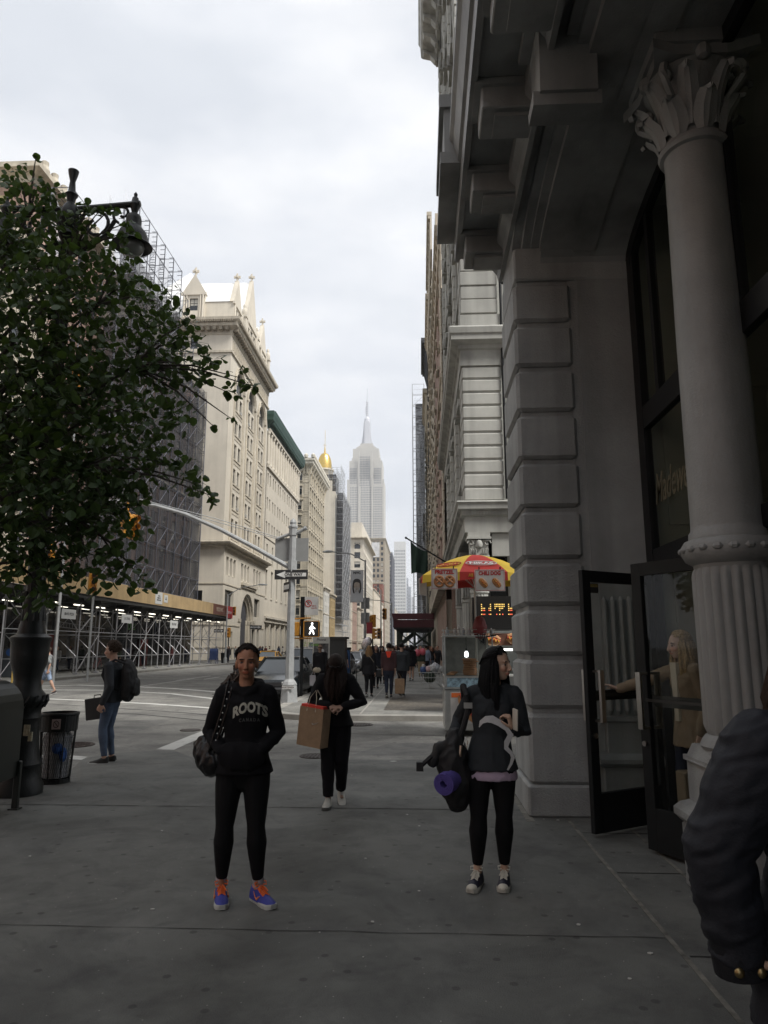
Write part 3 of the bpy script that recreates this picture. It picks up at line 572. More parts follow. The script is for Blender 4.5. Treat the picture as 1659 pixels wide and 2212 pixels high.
m = MB(); m.box(3.0, 21.2, 0, 6.5, 21.35, 1.15); part(B, 'shop_plinth', m, m_r1)
dp = MB(); dp.tube([(2.62, 20.95, 6.0), (2.62, 20.95, 14.2)], .045, 8); dp.tube([(2.62, 20.95, 14.2), (2.62, 20.95, 36)], .045, 8); dp.tube([(2.62, 20.95, 13.0), (2.75, 20.95, 13.0)], .05, 6); part(B, 'drain_pipe', dp, m_blk)
# --- the row behind it on the right: (y0, y1, height, cornice out, cornice height, material, label)
def row_building(name, label, y0, y1, h, out, ch, mw, mc, quoins=False, style='sash', side=WEST, X=1.35, deep=12, bays=3, floors=10, ww=1.2, wh=2.0, low=5.5, trim=None, dark=False, arched=False):
    sgn = 1 if side == WEST else -1; ox = X if side == WEST else X; W = y1-y0
    B = thing(name, label, 'building', (X, y0 if side == EAST else y1, 0), 0)
    F = frame(X, y1, WEST) if side == WEST else frame(X, y0, EAST)
    rects = grid(.6, W-.6, bays, ww, low, h-ch-.5, floors, wh); m = MB(F); m.wall(W, 0, h, rects, .25)
    inv = -B.location
    m.box(0, .3, 0, W, deep, h-.05, 0)
    o = m.build('wall', [mw], B); o.location = inv
    windows(B, Matrix.Translation(inv) @ F, rects, .25, 'dark', style)
    m = MB(F); m.box(-.02, -out, h-.25, W+.02, 0, h+.12); m.box(0, -out*.8, h-.55, W, 0, h-.25); m.box(0, -.15, h-ch, W, -.0, h-.55)
    o = m.build('cornice', mc, B); o.location = inv
    m = MB(F); n = max(3, int(W/1.1))
    for i in range(n): u = (i+.5)*W/n; m.prism([(-out*.75, h-.55), (0, h-.55), (0, h-ch), (-.12, h-ch+.1), (-out*.55, h-.75)], 'x', u-.12, u+.12)
    o = m.build('brackets', mc, B); o.location = inv
    m = MB(F)
    for i in range(floors):
        z = low+(h-ch-.5-low)/floors*(i+.02)
        if i % 3 == 0 or trim == 'all': m.box(0, -.14, z-.12, W, -.005, z+.10)
    for r in rects:
        m.box(r[0]-.12, -.12, r[2]-.14, r[1]+.12, -.005, r[2]-.02); m.box(r[0]-.1, -.12, r[3]+.01, r[1]+.1, -.005, r[3]+.22)
    if quoins:
        z = 6; k = 0
        while z < h-ch: l = 2.2 if k % 2 else 1.5; m.box(-.03, -.07, z, l, -.004, z+.5); m.box(W-l, -.07, z, W+.03, -.004, z+.5); z += .56; k += 1
    o = m.build('trim', mc, B); o.location = inv
    m = MB(F); m.wall(W, 0, low-.8, [(.4+i*(W-.4)/max(2, bays), (i+1)*(W-.4)/max(2, bays), .5, low-1.4) for i in range(max(2, bays))], .4); m.box(0, -.4, low-.8, W, .02, low-.5); m.tf = F @ Matrix.Translation((0, -.06, 0))
    o = m.build('shop_front', mc, B); o.location = inv
    m = MB(F); m.box(.1, .36, .1, W-.1, .4, low-.9); o = m.build('shop_glass', glass_mat('shop_dark_glass', (.012, .013, .014)), B); o.location = inv
    return B
row_building('brick_building', 'red brick building with pale corner quoins behind the pale rusticated building', 37.4, 58, 25.5, .35, 1.4, m_brk, m_tan, True, bays=5, floors=5)
row_building('ornate_building', 'tan building with long dark bracketed cornice high on the right', 58.2, 72, 40.2, .45, 3.6, m_tan, m_crm2, bays=4, floors=9)
row_building('stone_building', 'brown stone building with small projecting cornice on the right row', 72.2, 86, 39.6, .50, 2.2, mat('brown_stone', (.50, .43, .34), .9, .25, .6, streak=.3), m_tan, bays=4, floors=9, trim='all')
row_building('tall_building', 'tan building with heavy black cornice jutting over the right pavement', 86.2, 98, 40.8, .95, 2.6, m_tan, mat('black_cornice', (.035, .036, .04), .6), bays=3, floors=9)
row_building('carved_building', 'carved stone building just before the scaffolded tower on the right', 98.2, 114, 38.4, .75, 2.4, mat('brown_stone2', (.48, .41, .32), .9, .25, .6, streak=.3), m_crm2, bays=4, floors=8, trim='all')
row_building('netted_tower', 'grey netted tower at the far end of the right row', 114.2, 150, 44, .3, 1.5, mat('grey_wall', (.22, .22, .21), .9), m_crm2, bays=8, floors=11)
for k, (y0, y1, h) in enumerate(((152, 190, 30), (192, 240, 26), (242, 300, 34), (302, 400, 28))):
    row_building('distant_block', ['brown block of flats beyond the netted tower', 'low tan block past the netted tower', 'taller stone block far down the right side', 'last grey block visible down the right side'][k], y0, y1, h, .6, 1.5, [m_tan, m_crm, m_brk, m_crm2][k], m_crm2, bays=6, floors=6)
# hoist scaffold in front of the netted tower
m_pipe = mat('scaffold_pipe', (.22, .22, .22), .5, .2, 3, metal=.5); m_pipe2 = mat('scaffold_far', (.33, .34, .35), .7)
H = thing('hoist_scaffold', 'tall slim scaffold tower wrapped in dark netting rising over the right pavement', 'scaffold', (-.4, 116, 0))
m = MB()
x0, x1, y0, y1, zt = -1.05, .95, 116, 121, 46
for x in (x0, x1):
    for y in (y0, y1): m.tube([(x, y, 0), (x, y, zt)], .05, 4)
for k in range(23):
    z = 2*k+2
    for a, c in (((x0, y0), (x1, y0)), ((x0, y0), (x0, y1)), ((x1, y0), (x1, y1)), ((x0, y1), (x1, y1))): m.tube([(*a, z), (*c, z)], .035, 4)
    if k % 2: m.tube([(x0, y0, z-2), (x1, y0, z)], .025, 4)
    m.tube([(x0+.3, y0, z-1), (x1-.3, y0, z-1)], .02, 4)
part(H, 'frame', m, m_pipe2)
m = MB(); m.box(x0+.5, y0+.1, 0, x1, y1+14, 42.5); part(H, 'netting', m, net_mat('net_grey', (.10, .10, .105), .72, 1.2))
# --- scaffold bridge with maroon canopy over the right pavement
Sx0, Sx1, Sy0, Sy1 = -2.45, 1.2, 64, 84
S = thing('pavement_canopy', 'maroon sided scaffold canopy covering the right pavement beyond the crowd', 'canopy', (Sx0, Sy0, 0))
m_mar = mat('maroon_board', (.075, .014, .018), .7, .2, 2)
za, zb = onY(895, 1355, 64).z, onY(895, 1325, 64).z
m = MB(); m.box(Sx0, Sy0, za, Sx1, Sy0+.06, (za+zb)/2+.05); m.box(Sx0, Sy0, za, Sx0+.06, Sy1, zb-.1); part(S, 'fascia', m, m_mar)
m = MB(); m.prism([((Sx0), (za+zb)/2+.08), (Sx1, (za+zb)/2+.08), (Sx1, zb), (Sx0-.12, zb)], 'y', Sy0-.12, Sy0-.06); part(S, 'upper_fascia', m, m_mar)
m = MB(); m.box(Sx0+.06, Sy0+.06, za-.12, Sx1, Sy1, za+.02); m.box(Sx0+.3, Sy0+.06, za-.35, Sx0+.45, Sy1, za-.12); m.box(Sx1-.4, Sy0+.06, za-.35, Sx1-.25, Sy1, za-.12); part(S, 'deck', m, mat('deck', (.03, .03, .028), .9))
m = MB(); zz = za-.35
for y in (64.2, 67.2, 70.2, 73.2, 76.2, 79.2, 82.2):
    for x in (Sx0+.35, -.6, Sx1-.3): m.tube([(x, y, 0), (x, y, zz)], .05, 5)
    m.tube([(Sx0+.35, y, .6*zz), (-.6, y, zz)], .035, 4); m.tube([(-.6, y, .6*zz), (Sx0+.35, y, zz)], .035, 4); m.tube([(Sx1-.3, y, .6*zz), (-.6, y, zz)], .035, 4); m.tube([(-.6, y, .6*zz), (Sx1-.3, y, zz)], .035, 4); m.tube([(Sx0+.35, y, .58*zz), (Sx1-.3, y, .58*zz)], .03, 4)
part(S, 'posts', m, mat('green_pipe', (.05, .07, .055), .6))
# ================================================================= BUILDINGS ALONG THE LEFT (front plane x = -25)
FX = -25.0
def lpart(B, name, m, mats, smooth=False): o = m.build(name, mats, B, smooth); o.location = -B.location; return o
def lwin(B, F, rects, **k): windows(B, Matrix.Translation(-B.location) @ F, rects, **k)
# --- cream stone building with gables
C0, C1 = 88.3, 111.8
B = thing('gabled_stone_building', 'cream stone office building with steep pointed gables, white metal roof and great arched doorway', 'building', (FX, C0, 0))
F = frame(FX, C0, EAST); W = C1-C0; xs = 1.0
# lower block (projects a little) and shaft
F0 = frame(FX+.35, C0-.35, EAST); W0 = W+.5
low = [(6.2, 10.2, .0, 9.0)]
tri = []
for u in (1.0, 8.6, 15.9): tri += [(u+1.75*k, u+1.75*k+1.2, 10.6, 13.0) for k in range(3)]
gw = [(1.0, 5.2, 6.2, 8.8), (13.0, 14.6, 1.9, 3.4), (1.7, 3.1, 1.7, 3.5), (4.4, 5.4, .2, 3.6), (17.0, 20.6, 6.0, 8.7), (16.8, 18.2, .1, 4.2), (19.4, 20.8, .1, 4.2)]
arch = (9.4, 16.8, 0, 9.05); gw = [q for q in gw if not (q[0] < 16.8 and q[1] > 9.4)]
m = MB(F0); m.wall(W0, 0, 13.8, tri+gw+[arch], .5); m.archfill(arch[0], arch[1], arch[3], 3.7, .6, 16)
m.tf = frame(FX+.35, C0-.35, SOUTH) @ Matrix.Translation((-18, 0, 0)); m.wall(18, 0, 13.8, [(14.2, 15.4, 6.4, 8.6), (11.0, 12.2, 6.4, 8.6)], .3)
lpart(B, 'lower_wall', m, m_crm)
m = MB(F0)
for k in range(3):                                               # recessed orders of the doorway
    r = .45*(k+1); d = .3*(k+1); n = 16; c = (arch[0]+arch[1])/2; ra = (arch[1]-arch[0])/2
    P = lambda a, q, dd: (c-(ra-q)*math.cos(a), dd, 5.35+(3.7-q)*math.sin(a))
    for j in range(n):
        a0, a1 = math.pi*j/n, math.pi*(j+1)/n
        m.face([P(a0, r-.45, d), P(a1, r-.45, d), P(a1, r, d), P(a0, r, d)]); m.face([P(a0, r, d), P(a1, r, d), P(a1, r, d+.3), P(a0, r, d+.3)])
    for s in (-1, 1):
        x = c+s*(ra-r+.22); m.lathe(x, d-.02, [(.26, 0), (.26, .8), (.2, .9), (.19, 4.7), (.26, 4.8), (.3, 5.3), (.05, 5.35)], 12); m.box(min(c+s*(ra-r+.45), c+s*(ra-r)), d, 0, max(c+s*(ra-r+.45), c+s*(ra-r)), d+.3, 5.35)
m.box(arch[0]-1.5, -.1, 5.0, arch[0], -.01, 5.4); m.box(arch[1], -.1, 5.0, arch[1]+1.0, -.01, 5.4)
m.box(arch[0]-.6, -.35, 10.0, arch[1]+.8, -.01, 10.35); m.box(arch[0]-.4, -.2, 9.7, arch[1]+.6, -.01, 10.0)
lpart(B, 'doorway_arch', m, m_crm2)
m = MB(F0); m.box(arch[0]+1.3, 1.3, 0, arch[1]-1.3, 1.35, 8.2); lpart(B, 'doorway_glass', m, glass_mat('win_glass'))
lwin(B, F0, tri+gw, depth=.5, kind='plain')
m = MB(F0)
for u in (1.0, 8.6, 15.9):
    for k in (1, 2): m.lathe(u+1.75*k-.28, .12, [(.22, 10.6), (.22, 10.75), (.16, 10.85), (.15, 12.5), (.22, 12.65), (.26, 13.0)], 10)
lpart(B, 'window_columns', m, m_crm)
m = MB(F0)
for z in (1.5, 4.3, 9.4): m.box(0, -.08, z, 8.9, -.005, z+.14); m.box(17.8, -.08, z, W0, -.005, z+.14)
m.tf = frame(FX+.35, C0-.35, SOUTH) @ Matrix.Translation((-18, 0, 0))
for z in (1.5, 4.3, 9.4): m.box(0, -.08, z, 18.08, -.005, z+.14)
lpart(B, 'string_courses', m, m_crm2)
def corner_sweep(B, name, y0, y1, prof, mats, x=FX, xe=-43): m = MB(); m.sweep([(xe, y0), (x, y0), (x, y1), (xe, y1)], prof); return lpart(B, name, m, mats)
# walked east, then north, then west: outside on the right
corner_sweep(B, 'lower_cornice', C0-.35, C1+.15, [(-.1, 13.75), (.02, 13.75), (.10, 14.0), (.35, 14.1), (.38, 14.3), (.8, 14.45), (.9, 14.65), (.85, 14.78), (-.1, 14.9)], m_crm2, FX+.35)
m = MB(frame(FX+.35, C0-.35, EAST)); [m.box(.18*i, -.5, 14.12, .18*i+.09, -.36, 14.28) for i in range(int(W0/.18))]; m.tf = frame(FX+.35, C0-.35, SOUTH) @ Matrix.Translation((-18, 0, 0)); [m.box(.18*i, -.5, 14.12, .18*i+.09, -.36, 14.28) for i in range(100)]; lpart(B, 'dentils', m, m_crm2)
bays = (3.15, 10.1, 17.0); bw = 4.9; rects = []; z = 16.4; rows = [16.4+3.42*i for i in range(6)]
pr = []
for u in bays:
    for i, zr in enumerate(rows): pr += [(u+.25, u+1.55, zr, zr+2.05), (u+2.35, u+3.65, zr, zr+2.05)]
arches = [(u, u+3.9, 36.0, 39.2) for u in bays]
arc_r = []; n = 30
for i in range(n): u = .9+(W-1.8)/n*i; arc_r.append((u, u+.42, 41.0, 42.45))
m = MB(F); m.wall(W, 14.8, 43.2, pr+arches+arc_r, .38)
for a in arches: m.archfill(a[0], a[1], a[3], 1.95, .38, 12)
for a in arc_r: m.archfill(a[0], a[1], a[3], .2, .3, 4)
Fs = frame(FX, C0, SOUTH) @ Matrix.Translation((-18, 0, 0)); swin = [(11.0, 12.0, 41.0, 43.0), (12.4, 13.4, 41.0, 43.0), (4, 5, 41, 43)]+[(9.0, 10.2, 16.4+3.42*i, 18.45+3.42*i) for i in range(7)]+[(5.5, 6.7, 16.4+3.42*i, 18.45+3.42*i) for i in range(7)]
m.tf = Fs; m.wall(18, 14.8, 43.2, swin, .3); m.tf = frame(FX, C1, SOUTH) @ Matrix.Translation((-18, 0, 0)); m.wall(18, 0, 43.2)
lpart(B, 'wall', m, m_crm)
m = MB(); m.box(-42.9, C0+.5, .1, FX-.5, C1-.3, 43); lpart(B, 'core', m, m_roofd)
lwin(B, F, pr, depth=.32, kind='cross', blinds=.45)
for q_ in (3, 11, 14, 22, 27): m = MB(F); r_ = pr[q_]; m.cbox(r_[0]+.3, -.12, r_[2]+.08, r_[1]-.3, .3, r_[2]+.5, .02); lpart(B, 'air_conditioner', m, mat('ac_box', (.35, .34, .31), .6))
lwin(B, F, [], depth=.3); lwin(B, F, arches, depth=.36, kind='cross', blinds=0); lwin(B, Fs, swin, depth=.28, kind='sash', blinds=.8, fr='dark')
m = MB(F)
for u in bays:
    for q in (-.35, 4.05): m.box(u+q, -.12, 15.0, u+q+.22, -.005, 37.2); 
    for q in (-.75, 4.4): m.tube([(u+q+.1, -.08, 15.0), (u+q+.1, -.08, 37.0)], .16, 8)
    for zr in rows: m.box(u+.1, -.10, zr-.22, u+3.8, -.005, zr-.06); m.box(u+.05, -.05, zr-.75, u+3.85, -.005, zr-.5)
    for k in range(3):
        r = 1.95+.28*(k+.5); nn = 14; c = u+1.95
        m.tube([(c-r*math.cos(math.pi*j/nn), -.03-.04*k, 37.25+r*math.sin(math.pi*j/nn)) for j in range(nn+1)], .10, 6)
    m.box(u-.95, -.25, 36.9, u-.0, -.005, 37.35); m.box(u+3.9, -.25, 36.9, u+4.85, -.005, 37.35)
m.box(0, -.22, 40.35, W, -.005, 40.65); m.box(0, -.1, 42.75, W, -.005, 42.95)
for i in range(n+1): u = .9+(W-1.8)/n*i-.17; m.tube([(u, -.06, 41.0), (u, -.06, 42.3)], .09, 6)
m.tf = Fs; m.box(0, -.22, 40.35, 18.22, -.005, 40.65); m.box(0, -.1, 42.95, 18.1, -.005, 43.1)
lpart(B, 'mouldings', m, m_crm2)
corner_sweep(B, 'main_cornice', C0, C1, [(-.1, 43.1), (.05, 43.1), (.15, 43.5), (.9, 43.9), (.95, 44.3), (1.3, 44.6), (1.35, 44.95), (-.1, 45.1)], m_crm2)
m = MB(frame(FX, C0, EAST)); [m.box(.85*i, -.85, 43.35, .85*i+.42, -.1, 43.88) for i in range(28)]; [m.box(.3*i, -1.32, 44.3, .3*i+.14, -1.0, 44.58) for i in range(80)]
m.tf = Fs; [m.box(.85*i+.3, -.85, 43.35, .85*i+.72, -.1, 43.88) for i in range(21)]; [m.box(.3*i, -1.32, 44.3, .3*i+.14, -1.0, 44.58) for i in range(62)]; lpart(B, 'cornice_blocks', m, mat('dark_block_stone', (.24, .21, .16), .9, .3, 2))  # blocks under the cornice toned darker than the trim
# attic gutter wall, roofs
m_wr = mat('white_metal_roof', (.72, .72, .70), .45, .06, 1, metal=.0)
rf = MB(); ze, zr = 45.1, 56.0; x0, x1, y0, y1 = -42.5, FX+.2, C0+.3, C1-.3
A = (-33.5, y0+6.5, zr); D = (-33.5, y1-6.5, zr)
rf.face([(x0, y0, ze), (x1, y0, ze), A]); rf.face([(x1, y0, ze), (x1, y1, ze), D, A]); rf.face([(x1, y1, ze), (x0, y1, ze), D]); rf.face([(x0, y1, ze), (x0, y0, ze), A, D])
for i in range(34):                                              # standing seams
    t = (i+.5)/34; y = y0+(y1-y0)*t; yt = min(max(y, A[1]), D[1]); k = 1-abs(y-yt)/6.5; rf.tube([(x1, y, ze+.03), (x1+(A[0]-x1)*k, y, ze+(zr-ze)*k+.03)], .03, 4)
for i in range(24):
    x = x0+(x1-x0)*(i+.5)/24; k = 1-abs(x-A[0])/((x1-A[0]) if x > A[0] else (A[0]-x0)); rf.tube([(x, y0, ze+.03), (x, y0+6.5*k, ze+(zr-ze)*k+.03)], .03, 4)
lpart(B, 'roof', rf, m_wr)
def cross(m, x, y, z, s=.5): m.box(x-.1, y-.1, z-.2, x+.1, y+.1, z+s*2); m.box(x-.42*s*2, y-.11, z+s*.7, x+.42*s*2, y+.11, z+s*1.3); m.box(x-.11, y-.42*s*2, z+s*.72, x+.11, y+.42*s*2, z+s*1.28)
def gable(F, uc, w, z0, zs, za, depth, holes, name='gable'):
    m = MB(F); m.wall(uc+w/2, z0, zs, holes, .3, u0=uc-w/2); m.prism([(uc-w/2-.15, zs), (uc+w/2+.15, zs), (uc, za)], 'y', 0, .6); m.box(uc-w/2, .0, z0, uc-w/2+.01, depth, zs); m.box(uc+w/2-.01, .0, z0, uc+w/2, depth, zs)
    m.box(uc-w/2-.25, -.18, zs-.35, uc+w/2+.25, .1, zs); cross(m, uc, .3, za, .55)
    for s in (-1, 1): m.tube([(uc+s*(w/2-.2), -.08, z0), (uc+s*(w/2-.2), -.08, zs-.3)], .14, 8); m.tube([(uc+s*(w/2-.55), -.08, z0), (uc+s*(w/2-.55), -.08, zs-.3)], .1, 6)
    o = lpart(B, name, m, m_crm); lwin(B, F, holes, depth=.25, kind='cross', blinds=.9)
    r = MB(F); r.face([(uc-w/2-.1, .6, zs), (uc, .6, za-.3), (uc, depth, za-.3), (uc-w/2-.1, depth, zs)]); r.face([(uc+w/2+.1, .6, zs), (uc, .6, za-.3), (uc, depth, za-.3), (uc+w/2+.1, depth, zs)]); r.build('dormer_roof', m_wr, o)
gable(F, 2.6, 4.2, 45.1, 48.0, 52.2, 7, [(1.1, 2.3, 45.5, 47.4), (2.9, 4.1, 45.5, 47.4)])
gable(F, 10.6, 6.6, 45.1, 49.0, 56.6, 8, [(8.3, 9.4, 45.6, 48.1), (9.9, 11.3, 45.6, 48.3), (11.8, 12.9, 45.6, 48.1)])
gable(F, 18.6, 4.2, 45.1, 48.6, 53.2, 7, [(17.1, 18.3, 45.6, 47.6), (18.9, 20.1, 45.6, 47.6)])
for uc in (6.7, 14.6, 22.6):
    m = MB(F); m.cbox(uc-.35, -.2, 45.1, uc+.35, .5, 48.6, .05); m.box(uc-.5, -.3, 48.6, uc+.5, .6, 48.9); m.lathe(uc, .15, [(.3, 48.9), (.42, 49.3), (.36, 49.9), (.2, 50.1), (.26, 50.4), (.15, 50.7), (0, 50.75)], 10); lpart(B, 'pinnacle', m, m_crm, True)
gable(frame(-31, C0+.1, SOUTH), .5, 3.0, 45.1, 49.2, 52.0, 5, [(-.1+.05, 1.1, 46.6, 48.4)])
# --- green corniced building
G0, G1 = 112.2, 142.4
B = thing('green_cornice_building', 'long pale stone building with heavy green copper cornice and tall columns under it', 'building', (FX, G0, 0)); F = frame(FX, G0, EAST); W = G1-G0
cols = 14; P = W/7; rr = []; lo = []
for k in range(7):
    for i in range(2):
        u = P*k+.75+i*1.85
        for z in (28.0, 23.9, 19.9): rr.append((u, u+.95, z, z+1.95))
    lo += [(P*k+1.6, P*k+2.7, 9.6, 13.9), (P*k+1.6, P*k+2.7, 14.9, 18.2)]
    rr += [(P*k+.7, P*k+1.75, 31.4, 36.6), (P*k+2.55, P*k+3.6, 31.4, 36.6)]
sh = [(P*k+.9, P*k+3.5, .2, 5.0) for k in range(7)]
m = MB(F); m.wall(W, 0, 37.3, rr+lo+sh, .45); m.box(0, .5, .1, W, 17, 37.2); lpart(B, 'wall', m, m_crm)
lwin(B, F, rr, depth=.42, kind='plain', blinds=0); lwin(B, F, lo, depth=.42, kind='cross', blinds=0); lwin(B, F, sh, depth=.44, kind='plain', blinds=0)
m = MB(F)
for k in range(15):
    u = min(W-.3, max(.3, P*k/2+.15)); m.lathe(u, -.05, [(.34, 31.2), (.34, 31.5), (.27, 31.6), (.25, 36.2), (.36, 36.5), (.38, 36.9)], 12)
for k in range(7): m.box(P*k+.02, -.32, .0, P*k+.7, -.005, 5.4)
m.box(0, -.3, 30.7, W, -.005, 31.15); m.box(0, -.12, 19.1, W, -.005, 19.4); m.box(0, -.5, 5.5, W, -.005, 6.1); m.box(0, -.75, 6.1, W, -.005, 6.45); m.box(0, -.42, 36.9, W, -.005, 37.3)
for k in range(7): m.box(P*k+1.4, -.14, 13.95, P*k+2.9, -.005, 14.15); m.box(P*k+1.4, -.1, 9.3, P*k+2.9, -.005, 9.55)
lpart(B, 'columns_and_bands', m, m_crm)
m_grn = mat('copper_green', (.028, .070, .056), .75, .25, 1.2, streak=.2)
m = MB(); m.sweep([(-42, G0), (FX, G0), (FX, G1-.3), (-42, G1-.3)], [(-.1, 37.3), (.1, 37.3), (.25, 37.8), (1.05, 38.5), (1.1, 39.0), (1.2, 39.4), (1.2, 40.0), (-.1, 40.4)]); lpart(B, 'green_cornice', m, m_grn)
m = MB(F); [m.box(.55*i+.1, -1.0, 38.0, .55*i+.35, -.2, 38.45) for i in range(int(W/.55))]; [m.box(.4*i, -1.22, 40.0, .4*i+.2, -1.0, 40.25) for i in range(int(W/.4))]; lpart(B, 'cornice_blocks', m, m_grn)
# --- ornate building
O0, O1 = 156.2, 182
B = thing('ornate_corner_building', 'tall ornate cream building with deep scrolled white cornice and balconied windows', 'building', (FX, O0, 0)); F = frame(FX, O0, EAST); W = O1-O0; m_orn = mat('ornate_stone', (.52, .47, .37), .85, .2, .5, streak=.25)
fl = [8.5+3.37*i for i in range(10)]; rr = []
for z in fl: rr += [(1.5+3.1*k, 2.7+3.1*k, z, z+2.0) for k in range(8)]
Fs = frame(FX, O0, SOUTH) @ Matrix.Translation((-14, 0, 0)); rs = [(10.9, 12.4, z, z+2.0) for z in fl]+[(5.9, 7.2, z, z+2.0) for z in fl]
m = MB(F); m.wall(W, 0, 42, rr+[(1+3.1*k, 3.2+3.1*k, .3, 5.4) for k in range(8)], .35); m.tf = Fs; m.wall(14, 0, 42, rs, .3); m.tf = Matrix(); m.box(FX-13.9, O0+.4, 0, FX-.4, O1, 42); lpart(B, 'wall', m, m_orn)
lwin(B, Fs, rs, depth=.28, blinds=.9); lwin(B, F, rr, depth=.32, blinds=.2)
m = MB(F)
for z in fl: m.box(0, -.1, z-.5, W, -.005, z-.35); [m.box(1.3+3.1*k, -.22, z+2.05, 2.9+3.1*k, -.005, z+2.3) for k in range(8)]
for k in range(9): m.box(-.1+3.1*k, -.16, 7, .6+3.1*k, -.005, 41)
m.tf = Fs
for i, z in enumerate(fl): m.box(0, -.12, z-.5, 14.1, -.005, z-.35); m.box(10.7, -.2, z+2.05, 12.6, -.005, z+2.28); m.box(10.7, -.25, z-.2, 12.6, -.005, z-.05)
for i in range(70): z = 7+.5*i; m.box(12.9, -.05, z, 14.05, -.004, z+.42)
m.prism([(10.5, 34.3), (12.8, 34.3), (11.65, 35.1)], 'y', -.35, -.005)
lpart(B, 'trim', m, m_orn)
m = MB(); m.sweep([(-39, O0), (FX, O0), (FX, O1), (-39, O1)], [(-.1, 41.2), (.1, 41.2), (.2, 41.9), (1.0, 42.6), (1.05, 43.0), (1.3, 43.3), (1.3, 43.8), (-.1, 44.2)]); lpart(B, 'cornice', m, mat('pale_terracotta', (.55, .52, .44), .8, .15, 1))
m = MB(F)
for fr_, u in [(F, .1+3.1*k) for k in range(9)]+[(Fs, u) for u in (9.7, 10.6, 12.7, 13.4)]: m = MB(fr_); m.prism([(-1.0, 42.55), (0, 42.55), (0, 40.2), (-.3, 40.3), (-.5, 41.3)], 'x', u, u+.4); lpart(B, 'console', m, m_orn)
m = MB()
for k in range(26): m.lathe(FX+1.1, O0+k, [(.3, 43.9), (.4, 44.3), (.28, 44.7), (0, 44.9)], 8)
for k in range(10): m.lathe(FX+1-1.6*k, O0-1.1, [(.4, 43.9), (.5, 44.5), (.2, 44.8), (0, 44.9)], 8)
lpart(B, 'cresting', m, mat('pale_terracotta', (.55, .52, .44)))
# --- low fronts before the domed building
def box_building(name, label, x0, x1, y0, y1, h, mw, mc, floors=6, be=4, bs=3, ww=1.1, wh=1.8, low=4.5, out=.5, fr='dark'):
    B = thing(name, label, 'building', (x1, y0, 0)); Fe = frame(x1, y0, EAST); Fs = frame(x0, y0, SOUTH); re = grid(.5, y1-y0-.5, be, ww, low, h-1.6, floors, wh); rs = grid(.5, x1-x0-.5, bs, ww, low, h-1.6, floors, wh) if bs else []
    m = MB(Fe); m.wall(y1-y0, 0, h, re+[(.6, y1-y0-.6, .3, low-1.3)], .3); m.tf = Fs; m.wall(x1-x0, 0, h, rs, .3); m.tf = Matrix(); m.box(x0+.1, y0+.35, 0, x1-.35, y1, h-.02); lpart(B, 'wall', m, mw)
    lwin(B, Fs, rs, depth=.28, fr=fr); lwin(B, Fe, re, depth=.28, fr=fr)
    m = MB(); m.sweep([(x0, y0), (x1, y0), (x1, y1)], [(-.1, h-1.1), (.1, h-1.1), (.15, h-.6), (out, h-.4), (out, h), (-.1, h+.15)])
    for z in (low-.7, low+(h-1.6-low)*.5): m.sweep([(x0, y0), (x1, y0), (x1, y1)], [(-.05, z), (.12, z), (.12, z+.2), (-.05, z+.2)])
    lpart(B, 'cornice', m, mc); return B
box_building('low_white_house', 'low white house with dormer scrolls between two tall cream buildings', -38, -24.7, 183, 193, 17, mat('white_stucco', (.55, .54, .5), .8, .15), m_crm, 4, 3, 2)
box_building('low_tan_house', 'low tan house with big panes beside the domed building', -38, -24.4, 193.5, 204, 16, mat('ochre', (.36, .27, .14), .85, .2), m_crm2, 4, 3, 2)
# --- domed building
D0 = 205
B = thing('domed_building', 'plain cream side wall of a tall building crowned by a golden dome', 'building', (-24.9, D0, 0))
Fs = frame(-41, D0, SOUTH); rs = [(11.1, 12.2, z, z+2.1) for z in (44.0, 38.5, 32.5, 27.0, 18.5, 13)]
m = MB(Fs); m.wall(16.1, 0, 47, rs, .3); m.tf = Matrix(); m.box(-40.9, D0+.35, 0, -24.9, 228, 46.9); m.box(-36, D0+1, 47, -26, 220, 50.5); lpart(B, 'wall', m, m_crm); lwin(B, Fs, rs, depth=.28)
m = MB(); m.lathe(-28.9, D0+5, [(3.0, 50.4), (3.2, 50.8), (3.0, 51.4), (2.6, 51.5), (2.6, 54), (2.9, 54.4), (2.7, 54.9)], 28); lpart(B, 'drum', m, m_crm2, True)
m = MB(); k_ = (56.6-1.65)/(55.75-1.65); m.lathe(-28.9, D0+5, [(2.25*math.cos(a*math.pi/24)**.75 if a < 12 else .0, 54.9+5.2*math.sin(a*math.pi/24)) for a in range(13)], 28); m.tube([(-28.9, D0+5, 60.0), (-28.9, D0+5, 62.2)], [.35, .1], 8)
lpart(B, 'dome', m, mat('gold', (.66, .47, .16), .34, .12, 2, metal=1), True)
m = MB(); m.tube([(-28.9, D0+5, 62.1), (-28.9, D0+5, 67.4)], .06, 5); m.box(-29.4, D0+4.95, 62.6, -28.4, D0+5.05, 62.75); lpart(B, 'spire', m, mat('gold', (.78, .55, .16)))
